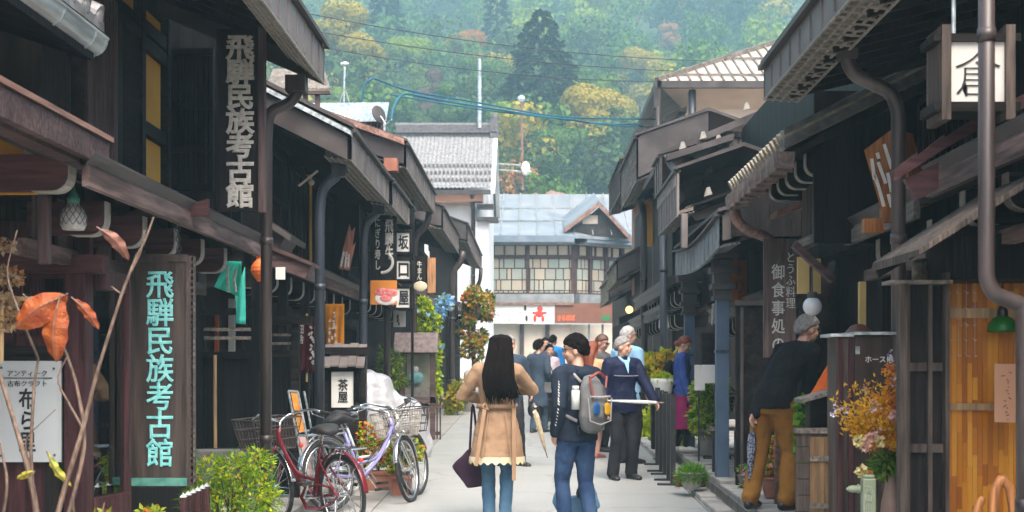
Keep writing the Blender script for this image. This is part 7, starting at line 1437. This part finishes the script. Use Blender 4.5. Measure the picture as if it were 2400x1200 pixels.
        if tuft:   # locks of hair lying back over the head
            for q in range(int(90+900*tuft)):
                th, ph = g.uniform(.1, 2.2), g.uniform(0, 6.28); d = V((math.sin(th)*math.cos(ph), math.sin(th)*math.sin(ph), math.cos(th)))
                if d.z < .18-.6*max(0, -d.y)+.3*max(0, d.y): continue
                e = d+V((d.x*.1+g.uniform(-.12, .12), -.18-.1*d.y, -.22+.3*max(0, d.y))); e.normalize(); R1, R2 = 1+thick*.9, 1+thick*.75+tuft*g.uniform(0, .9)
                pt = lambda d, r_: s.Hd(d.x*.079*r_*vol[0], -.004+d.y*.099*r_*vol[1], .015+d.z*.104*r_*vol[2])
                b.tube([pt(d, R1*.97), pt((d+e).normalized(), R1), pt(e, R2)], [.009, .009, .004], 5, rnd=True)
        if extra: extra(b)
        return remesh(b, 'hair', m, s.root, s.vox*.75, 1) if not extra else remesh(b, 'hair', m, s.root, s.vox*.7, 1)
    def top(s, m, e=.018, z0=.80, flare=None, sl=1.0, name='jacket', disp=.014, collar=True):
        b = MB(); s.trunk(b, e, z0-.03, flare, False)
        for n in 'RL': s.arm(b, n, e*.85, 0, sl)
        o = remesh(b, name, m, s.root, s.vox, 3, disp, .10)
        if collar:
            c = MB(); J = s.J; d = (J['neck']-J['uch']).normalized(); ce = J['neck']-d*.012*s.k; rs = []
            for rad, up in ((.085, -.028), (.074, .030), (.066, .030), (.064, -.028)): rs.append([ce+s.sr*(rad*s.k*math.cos(a))+s.sr.cross(d)*(-rad*.95*s.k*math.sin(a))+d*(up*s.k) for a in np.linspace(0, 6.283, 19)[:-1]])
            rs.append(rs[0]); c.rings(rs, cap=False); c.build('collar', m, o, smooth=True)
        return o
    def legs(s, m, e=.014, name='trousers', hem=.012, top=.97, disp=.014, t1=1.0):
        b = MB(); J, k = s.J, s.k
        b.tube([s.L(0, 0, .80), s.L(0, 0, .87), J['pelvis'], J['pelvis'].lerp(J['waist'], .25)], [((.12+e)*k, (.10+e)*k), ((.155+e)*k, (.112+e)*k), ((.150+e*.6)*k, (.108+e*.6)*k), ((.13+e*.5)*k, (.095+e*.5)*k)], 16, side=s.r0)
        for n in 'RL': s.leg(b, n, e, 0, hem, t1)
        return remesh(b, name, m, s.root, s.vox, 3, disp, .09)
    def shoes(s, m, e=.008):
        for n in 'RL': b = MB(); s.foot(b, n, e); remesh(b, 'shoe', m, s.root, s.vox*.8, 2)
    def belt_loop(s, c, ra, rb, w_, m, name): 
        b = MB(); rs = []
        for z, q in ((-w_, 0), (w_, 0), (w_, .008), (-w_, .008), (-w_, 0)): rs.append([c+s.r0*((ra+q)*math.cos(a))+s.f0*((rb+q)*math.sin(a))+V((0, 0, z)) for a in np.linspace(0, 6.283, 29)[:-1]])
        b.rings(rs, cap=False); return b.build(name, m, s.root, smooth=True)
def backpack(label, fig, m, w=.15, h=.23, d=.09, z=1.12, back=.20, m2=None, yaw=0, detail=False):
    k = fig.k; c = fig.L(0, -back, z); U = V((0, 0, 1)); r_, f_ = fig.r0, fig.f0
    t = thing('backpack', label, 'backpack', c); b = MB()
    b.tube([c-U*h*k, c-U*h*.6*k-f_*.012, c-f_*.015, c+U*h*.55*k, c+U*h*.92*k+f_*.03], [(w*.86*k, d*.85*k), (w*1.03*k, d*1.08*k), (w*k, d*k), (w*.88*k, d*.8*k), (w*.6*k, d*.5*k)], 18, side=r_, rnd=True); remesh(b, 'bag_body', m, t, fig.vox*.9, 3, .012, .1)
    s = MB()
    for sg in (1, -1): s.tube(smooth_path([c+U*h*.8*k+r_*sg*.07*k+f_*.06, fig.J['uch']+r_*sg*.105*k+U*.085*k, fig.J['chest']+f_*.145*k+r_*sg*.11*k, fig.J['waist']+f_*.06*k+r_*sg*.17*k, c-U*h*.8*k+r_*sg*.12*k+f_*.05]), [(.006, .022)]*0 or .013, 8)
    s.build('strap', m2 or m, t, smooth=True)
    if detail:
        q = MB(); bk = -f_*(d*k+.012); q.tube(smooth_path([c+bk*.75-r_*.07+U*.19, c+bk*.9+U*.235, c+bk*.75+r_*.07+U*.19]), .012, 8); q.build('top_handle', mat('red_leather', (.22, .045, .03), (.28, .07, .05), .5), t)
        q = MB(); q.tube([c+bk*.8-r_*.085+U*.20, c+bk*1.02-r_*.06+U*.02], .009, 6); q.tube([c+bk*.8+r_*.085+U*.20, c+bk*1.0+r_*.06+U*.11], .009, 6); q.build('trim', bpy.data.materials['red_leather'], t)
        q = MB(); q.tube([c+bk*1.08-r_*.10+U*.04, c+bk*1.16+U*.035, c+bk*1.08+r_*.10+U*.04], .008, 6); q.tube([c+bk*1.05-r_*.115+U*.03, c+bk*1.12-r_*.10-U*.15, c+bk*1.15-U*.18, c+bk*1.12+r_*.10-U*.15, c+bk*1.05+r_*.115+U*.03], .006, 6); q.build('pocket_seam', 'greyl', t)
        q = MB(); q.tube([c-r_*.165-U*.06, c-r_*.165+U*.09], .034, 12); q.tube([c-r_*.165+U*.09, c-r_*.165+U*.125], .028, 12); q.build('bottle', mat('clear_bottle', (.50, .55, .52), (.6, .64, .6), .2), t, smooth=True)
        for px_, m_ in ((-.045, mat('blue_tag', (.01, .10, .30), None, .4)), (.062, mat('yellow_tag', (.70, .40, .01), None, .4))):
            q = MB(); p = c+bk*1.24+r_*px_-U*.055; q.tube([p+U*.045, p+U*.03, p-U*.03, p-U*.045], [(.018, .008), (.03, .011), (.03, .011), (.02, .008)], 10, side=r_); q.tube([p+U*.045, p+U*.09], .003, 4); q.build('luggage_tag', m_, t)
        q = MB(); q.tube([c-U*h*.9*k-r_*.1, c-U*h*1.05*k-r_*.13+f_*.02, c-U*h*1.3*k-r_*.10+f_*.04], .007, 5); q.build('loose_strap', 'ironb', t)
    return t
def umbrella(label, a, b, m, r0=.03, handle=True, hm='greywood', prof=(.12, .22, .9)):
    """a: handle end, b: tip"""
    a, b = V(a), V(b); t = thing('umbrella', label, 'umbrella', a.lerp(b, .5)); d = (b-a).normalized(); L = (b-a).length; k = MB(); n = d.orthogonal().normalized(); n2 = d.cross(n); rs = []
    for u, rr in ((prof[0], .25), (prof[0]+.03, .8), (prof[1]+.05, 1.0), (.5, .85), (.75, .55), (prof[2], .2)):
        rs.append([a+d*(L*u)+(n*math.cos(q)+n2*math.sin(q))*(r0*rr*(1+.16*math.cos(q*8))) for q in np.linspace(0, 6.283, 33)[:-1]])
    k.rings(rs); k.build('canopy', m, t, smooth=True); k = MB(); k.tube([a, b], .005, 6)
    if handle: k.tube([a+d*L*.0, a+d*L*.09], .010, 8)
    k.build('shaft', hm, t); return t
# ---------------- woman in the tan coat
f = Fig('woman with very long dark hair in a tan belted coat and blue jeans walking away', 1165, 12.65, 2, 1.63, vox=.010, hands={'L': (-.14, .22, 1.13), 'R': (.10, .26, 1.22)}, elb={'L': (-1, -.35, -.55), 'R': (1, -.1, -.35)}, feet={'L': (-.075, .04, .085), 'R': (.075, -.02, .085)}, sh=.17, hpitch=-8, hoff=(.035, 0, 0))
f.legs('jeans', .012, hem=.01, disp=.02); f.shoes('leatherb')
co_ = f.top('tan', .022, flare=[((0, 0, .585), (.255, .19)), ((0, 0, .70), (.232, .175)), ((0, 0, .85), (.205, .155)), ((0, 0, .98), (.175, .135))], name='coat', disp=.022)
f.belt_loop(f.L(0, 0, 1.06), .172, .142, .02, 'tan', 'belt'); b = MB(); rs = []; k_ = f.k
for q0, z in ((1.0, .605), (1.015, .575), (1.02, .545)): rs.append([f.L((.258*q0)*math.cos(a)*.98, (.192*q0)*math.sin(a)*.98, z+(.012*math.cos(a*22) if z < .55 else 0)) for a in np.linspace(0, 6.283, 133)[:-1]])
b.rings(rs, cap=False); b.build('lace_hem', 'lace', f.root)
b = MB(); b.beam(f.L(-.10, -.165, 1.05), f.L(-.175, -.225, .53), .032, .006, (0, 1, 0)); b.beam(f.L(.16, -.135, 1.05), f.L(.165, -.22, .40), .034, .006, (0, 1, 0)); b.tube([f.L(-.10, -.150, 1.09), f.L(-.12, -.165, 1.05), f.L(-.075, -.165, 1.03), f.L(-.10, -.150, 1.09)], .012, 6); b.build('belt_end', 'tan', f.root)
b = MB()
for x0, x1 in ((-.07, -.12), (.085, .14)): b.tube([f.L(x0, -.146, 1.0), f.L((x0+x1)/2, -.178, .80), f.L(x1, -.196, .60)], .006, 5)
b.build('pleat', 'tan', f.root)
def longhair(b):
    for x, y0, sp in ((-.05, -.07, -.010), (0, -.09, .02), (.05, -.08, .05)): b.tube([f.Hd(x*.6, -.02, .104), f.Hd(x, y0-.005, .07), f.Hd(x*1.15, -.118, -.04), f.L(x*1.2+sp, -.165, 1.34), f.L(x*1.1+sp*1.6, -.178, 1.22), f.L(x*.9+sp*2.0, -.172, 1.14)], [(.05*k_, .02*k_), (.058*k_, .03*k_), (.062*k_, .034*k_), (.062*k_, .022*k_), (.05*k_, .018*k_), (.022*k_, .010*k_)], 10, side=f.r0, rnd=True)
    for sg in (1, -1): b.tube([f.Hd(sg*.06, .0, .05), f.Hd(sg*.082, -.03, -.05), f.L(sg*.10, -.10, 1.38)], [.03*k_, .034*k_, .03*k_], 8, rnd=True)
    g = random.Random(3)
    for i in range(46):
        x = g.uniform(-.10, .12); z = g.uniform(1.10, 1.20); b.tube([f.Hd(x*.75, -.125, -.02), f.L(x*1.05+.02, -.182, 1.34), f.L(x*1.15+.045, -.198, 1.24), f.L(x*1.1+.05+g.uniform(-.02, .02), -.188, z)], [.007, .008, .008, .004], 5, rnd=True)
f.hair('hairb', .12, (.45, .0, -.5, -1), 0, 2, longhair)
sb = MB(); g = random.Random(17)
for i in range(150):   # loose strands over the long hair, ends of unequal length
    x = g.uniform(-.115, .135); z = g.uniform(1.09, 1.24)-abs(x-.02)*.4; y = -.190-g.uniform(0, .022); e = g.uniform(-.035, .045); sb.tube(smooth_path([f.Hd(x*.7, -.118, g.uniform(-.06, .06)), f.L(x*1.0+.025, y+.012, 1.32), f.L(x*1.16+.045, y, 1.23), f.L(x*1.12+.05+e, y+.01, z)], 2), [.0045, .0045, .0045, .0045, .0045, .004, .0035, .0012], 4)
sb.build('hair_strands', 'hairb', f.root, smooth=True)
bt = thing('tote_bag', 'large dark plum tote bag hanging open at the side of the tan coat', 'bag', f.W(-.22, .10, .72)); c = f.W(-.235, .12, .46); b = MB(); b.prism([c+V((-.17, 0, .02)), c+V((-.03, 0, -.17)), c+V((.14, 0, -.155)), c+V((.16, 0, .06)), c+V((.06, 0, .20)), c+V((-.03, 0, .17))], (0, .10, 0)); remesh(b, 'bag_body', 'bagpurple', bt, .012, 4, .02, .12); b = MB()
for y in (0, .09): b.tube(smooth_path([c+V((-.01, y, .17)), f.J['elL'].lerp(f.J['wrL'], .5)+V((0, -.02+y*.5, .03)), c+V((.06, y, .19))]), .009, 6)
b.build('handle', 'bagpurple', bt)
# ---------------- man in the dark hoodie
f = Fig('young black-haired man in a dark hoodie carrying a grey day pack', 1352, 11.6, -35, 1.62, vox=.010, hyaw=-45, hpitch=-4, hands={'L': (-.21, .02, .90), 'R': (.12, .26, .80)}, feet={'L': (-.07, .05, .085), 'R': (.09, -.10, .085)}, sh=.178, elb={'L': (-.5, -1, 0)})
f.legs('jeansd', .012, hem=.014, disp=.02); f.shoes('leatherb'); f.top('hoodie', .024, z0=.86, name='hoodie', disp=.020, collar=False); f.hair('hairb', .17, (.38, .12, -.22, -.80), .16, 4, vol=(1, 1, 1.06)); f.glasses(); f.brow('hairb')
b = MB(); J = f.J; b.tube(smooth_path([J['neck']+f.r0*.09+f.f0*.03, J['neck']-f.f0*.085-V((0, 0, .03)), J['neck']-f.r0*.09+f.f0*.03]), [.036]*0 or .036, 10, rnd=True); b.ball(J['neck']-f.f0*.10-V((0, 0, .05)), (.085, .05, .055), 12, 8, (f.r0, f.f0, V((0, 0, 1)))); remesh(b, 'hood', 'hoodie', f.root, .01, 3, .012, .08)
b = MB(); dl = (J['elL']-J['shL']).normalized(); o_ = -f.r0*.040-f.f0*.042
for i in range(9):
    u = .18+i*.09; p = (J['shL'].lerp(J['elL'], u) if u < .95 else J['elL'])+o_*(1.22-.2*u); b.beam(p-dl*.008+f.f0*.010, p+dl*.010-f.f0*(.012 if i % 3 else .006), .006, .006)
d2 = (J['wrL']-J['elL']).normalized()
for i in range(6): p = J['elL'].lerp(J['wrL'], .08+i*.12)+o_*.95; b.beam(p-d2*.008+f.f0*.008, p+d2*.010-f.f0*.008, .006, .006)
b.build('sleeve_print', 'whitep', f.root)
backpack('grey day pack with red trim and two luggage tags on the hoodie man', f, 'greyc', .135, .20, .085, 1.16, .215, 'greyl', detail=True)
bt = thing('duffel_bag', 'steel blue duffel bag hanging low in front of the legs of the hoodie man', 'bag', f.W(-.02, .25, .36)); c = f.W(.0, .22, .30); b = MB(); b.prism([c+V((-.20, 0, -.03)), c+V((-.13, 0, -.13)), c+V((.13, 0, -.13)), c+V((.20, 0, -.06)), c+V((.15, 0, .10)), c+V((.03, 0, .02)), c+V((-.05, 0, .01)), c+V((-.15, 0, .10))], (0, .16, 0)); remesh(b, 'bag_body', 'ducksteel', bt, .012, 4, .02, .1); b = MB(); b.ball(c+V((.07, .02, .05)), (.07, .08, .07), 10, 7); b.ball(c+V((-.10, .02, .03)), (.05, .08, .08), 10, 7); b.tube(smooth_path([c+V((-.12, .08, .06)), f.J['wrR']+V((0, 0, -.06)), c+V((.12, .08, .08))]), .012, 6); b.build('strap', 'ironb', bt)
# ---------------- grey-haired man with the umbrella
f = Fig('elderly grey-haired man in a navy blouson holding a white umbrella level', 1458, 16.5, 158, 1.62, vox=.011, hyaw=-50, hands={'L': ('w', .36, -.16, .90), 'R': (.24, .05, .86)}, spread=.03, elb={'L': (-.6, -.6, -.9)})
f.legs('charcoal', .020, hem=.022); f.shoes('leatherb'); tp_ = f.top('navy', .032, z0=.83, name='blouson', disp=.022); f.hair('hairg', .10, (.50, .18, -.22, -.78), .05, 6); f.brow('hairg')
b = MB(); b.prism([f.L(-.035, .105, 1.43), f.L(.035, .105, 1.43), f.L(.0, .165, 1.27)], tuple(f.f0*.012)); b.tube(smooth_path([f.L(-.02, .12, 1.40), f.L(-.065, .06, 1.455), f.L(-.03, -.05, 1.47), f.L(.03, -.05, 1.47), f.L(.065, .06, 1.455), f.L(.02, .12, 1.40)]), .016, 8); b.build('shirt', 'bluepolo', f.root)
b = MB(); b.tube([f.L(-.16, .115, 1.245), f.L(-.06, .152, 1.24), f.L(.06, .152, 1.24), f.L(.16, .115, 1.245)], .004, 5); b.build('piping', 'greyl', tp_)
wl = f.J['wrL']; umbrella('white folded umbrella held level by the elderly man in the navy blouson', wl+V((.10, -.05, -.02)), wl+V((-.62, -.06, .01)), 'whitep', .019, prof=(.10, .3, .95))
# ---------------- woman in blue knit and magenta skirt
f = Fig('woman with tied auburn hair in a blue knit and long magenta skirt looking down', 1598, 19.6, 98, 1.56, e=.08, vox=.012, hyaw=8, hpitch=-22, hands={'R': (.19, .10, .86), 'L': (-.19, .12, .86)}, sh=.16, hoff=(0, .02, -.01), feet={'R': (.07, .06, .085), 'L': (-.07, -.08, .085)})
b = MB(); b.tube([f.L(0, 0, .33), f.L(0, .01, .55), f.L(0, 0, .80), f.L(0, 0, .96), f.L(0, 0, 1.03)], [(.17, .20), (.17, .185), (.168, .145), (.155, .12), (.14, .105)], 18, side=f.r0); remesh(b, 'skirt', 'magenta', f.root, .012, 2, .03, .12); f.legs('blackc', .006, 'stockings', hem=.004); f.shoes('whitep'); f.top('blueknit', .022, z0=.84, name='cardigan', disp=.02)
f.hair('hairr', .12, (.55, .2, -.3, -.7), .04, 7, lambda b: b.ball(f.Hd(0, -.115, -.03), (.04, .045, .04), 10, 7)); backpack('black rucksack on the back of the woman in the magenta skirt', f, 'blackc', .14, .22, .10, 1.10, .20)
# ---------------- man leaning in, ochre corduroys
f = Fig('man with curly grey hair in a black jacket and ochre corduroys leaning forward', 1812, 13.0, 42, 1.80, e=.08, vox=.011, lean=(.28, .10), hyaw=22, hpitch=-6, hands={'L': ('w', -.17, -.02, .86), 'R': ('w', .30, .26, .80)}, feet={'L': (-.15, -.12, .085, -12), 'R': (.12, .02, .085, 20)}, twist=-14, elb={'L': (-1, -.6, -.2), 'R': (1, -.4, -.2)}, sh=.19, hoff=(0, .01, .02))
f.legs('cord', .024, hem=.018, disp=.022); f.shoes('leatherb'); f.top('blackc', .028, z0=.88, name='jacket', disp=.022); f.hair('hairg', .20, (.40, .15, -.10, -.72), .12, 9); f.brow('hairg'); f.glasses('steel')
wl = f.J['wrL']; umbrella('navy and white patterned umbrella hanging from the hand of the leaning man', wl+V((-.01, .0, .0)), wl+V((-.05, .0, -.72)), mat('checked_cloth', (.30, .33, .42), (.03, .035, .07), .6, 46, lo=.45, hi=.55), .036, hm='steel', prof=(.24, .36, .92))
# ---------------- seller in orange
f = Fig('person in a burnt orange sweater bending behind the hose cabinet and counter ledge', 1956, 10.4, 70, 1.66, e=.08, vox=.012, lean=(.16, 0), hands={'L': (-.2, .20, 1.0), 'R': (.2, .12, .90)}, hyaw=10); f.legs('charcoal', .015); f.shoes('leatherb'); f.top('orangek', .026, name='sweater', disp=.02); f.hair('hairbr', .14, (.5, .2, -.2, -.8), .04, 11)
# ---------------- people further up the street
f = Fig('tall white-haired man in a light blue shirt behind the navy blouson', 1470, 18.6, 50, 1.76, vox=.013, hyaw=20, hands={'L': (-.24, .05, .86), 'R': (.22, .12, .88)}, sh=.19); f.legs('charcoal', .02, hem=.02); f.shoes('leatherb'); f.top('bluepolo', .026, sl=-.1, name='shirt'); f.hair('hairw', .08, (.55, .25, -.22, -.78), .04, 12); f.glasses()
f = Fig('auburn-haired woman in a peach blouse and pale skirt with her back turned', 1388, 19.4, 28, 1.56, vox=.013, hyaw=10, skin='skinp', sh=.16, feet={'R': (.06, .04, .085), 'L': (-.06, -.06, .085)})
b = MB(); b.tube([f.L(0, 0, .42), f.L(0, 0, .70), f.L(0, 0, .95)], [(.17, .15), (.165, .13), (.14, .105)], 16, side=f.r0); remesh(b, 'skirt', 'beigec', f.root, .014, 2, .02, .1); f.top('peachc', .02, z0=.86, name='blouse'); f.shoes('lip'); f.hair('hairr', .18, (.5, .0, -.6, -1), .04, 13, lambda b: b.tube([f.Hd(0, -.06, .03), f.Hd(0, -.10, -.09), f.L(0, -.12, 1.30)], [(.085, .05), (.09, .05), (.06, .025)], 10, side=f.r0, rnd=True))
f = Fig('man with short brown hair and dark sunglasses behind the auburn-haired woman', 1408, 20.6, 120, 1.66, vox=.013, hyaw=-10, hpitch=-15, skin='skinp'); f.legs('charcoal', .018); f.shoes('leatherb'); f.top('greyc', .024, name='shirt'); f.hair('hairbr', .08, (.45, .2, -.22, -.78), .05, 14); f.glasses(dark=True)
f = Fig('woman with bobbed black hair in a long slate coat carrying a grey handbag', 1262, 24.6, 25, 1.58, vox=.014, hyaw=30, hands={'R': (.21, .08, .92), 'L': (-.2, .05, .86)}, feet={'R': (.06, .12, .085), 'L': (-.06, -.12, .10)}, sh=.16); f.legs('slatec', .012); f.shoes('leatherb'); f.top('slatec', .024, flare=[((0, 0, .50), (.20, .16)), ((0, 0, .72), (.185, .15)), ((0, 0, .92), (.17, .13)), ((0, 0, 1.0), (.16, .12))], name='coat', sl=1.0); f.hair('hairb', .18, (.5, .0, -.5, -.9), .04, 15, vol=(1.05, 1.05, 1))
t = thing('handbag', 'pale grey handbag at the hip of the woman in the slate coat', 'bag', f.L(.27, .02, .86)); b = MB(); c = f.L(.26, -.02, .84); b.prism([c+V((-.13, 0, -.09)), c+V((.13, 0, -.09)), c+V((.11, 0, .09)), c+V((-.11, 0, .09))], (0, .09, 0)); remesh(b, 'bag_body', 'greyc', t, .014, 3); b = MB(); b.tube(smooth_path([c+V((-.09, .04, .09)), f.J['shR']+V((0, 0, .05)), c+V((.09, .04, .09))]), .009, 6); b.build('strap', 'ironb', t)
f = Fig('dark-haired woman in a pale floral blouse beside the slate coat', 1287, 26, 160, 1.50, vox=.015, sh=.16); f.legs('charcoal', .015); f.shoes('leatherb'); f.top('floral', .024, name='blouse'); f.hair('hairb', .15, (.5, .1, -.5, -.9), .03, 16)
f = Fig('dark-haired man facing the camera behind the slate coat', 1278, 28, 175, 1.62, vox=.015); f.legs('charcoal', .015); f.shoes('leatherb'); f.top('slatec', .024, name='jacket'); f.hair('hairb', .12, (.45, .2, -.22, -.78), .04, 17)
f = Fig('person in a bright blue jacket farthest up the street', 1296, 30.5, 20, 1.68, vox=.015); f.legs('charcoal', .015); f.shoes('leatherb'); f.top('brightb', .03, name='jacket'); f.hair('hairb', .12, (.5, .2, -.2, -.7), .04, 18)
f = Fig('person with fair reddish hair glimpsed behind the bobbed woman', 1266, 29.5, 10, 1.60, vox=.015, skin='skinp'); f.legs('charcoal', .015); f.shoes('leatherb'); f.top('beigec', .024, name='jacket'); f.hair('hairbr', .12, (.5, .2, -.2, -.7), .04, 19)
f = Fig('grey-haired person in dark clothes mostly hidden behind the tan coat', 1192, 18.2, 165, 1.64, vox=.013, hands={'L': (-.27, .10, .95), 'R': (.24, .05, .86)}, feet={'L': (-.13, .10, .085, -25), 'R': (.10, -.1, .085)}); f.legs('charcoal', .022, hem=.02); f.shoes('leatherb'); f.top('slatec', .026, name='jacket'); f.hair('hairg', .1, (.5, .2, -.22, -.78), .04, 20)
wl = f.J['wrL']; umbrella('brown and cream folded umbrella slanting down behind the tan coat', wl+V((.02, -.04, -.10)), wl+V((.21, -.06, -.80)), mat('brown_cream_cloth', (.28, .20, .12), (.50, .44, .30), .6, 9), .034, hm='ironb'); t = thing('handbag', 'small black handbag with white marks behind the tan coat', 'bag', wl+V((.03, 0, -.18))); b = MB(); b.ball(wl+V((.035, -.02, -.20)), (.075, .05, .10), 12, 8); b.build('bag_body', 'leatherb', t, smooth=True); b = MB(); b.tube(smooth_path([wl+V((-.01, -.02, -.12)), wl+V((.02, 0, -.02)), wl+V((.07, -.02, -.12))]), .007, 6); b.build('strap', 'ironb', t); b = MB(); b.ball(wl+V((.06, -.065, -.16)), (.02, .008, .012), 8, 5); b.ball(wl+V((.04, -.07, -.23)), (.015, .008, .02), 8, 5); b.build('mark', 'whitep', t)
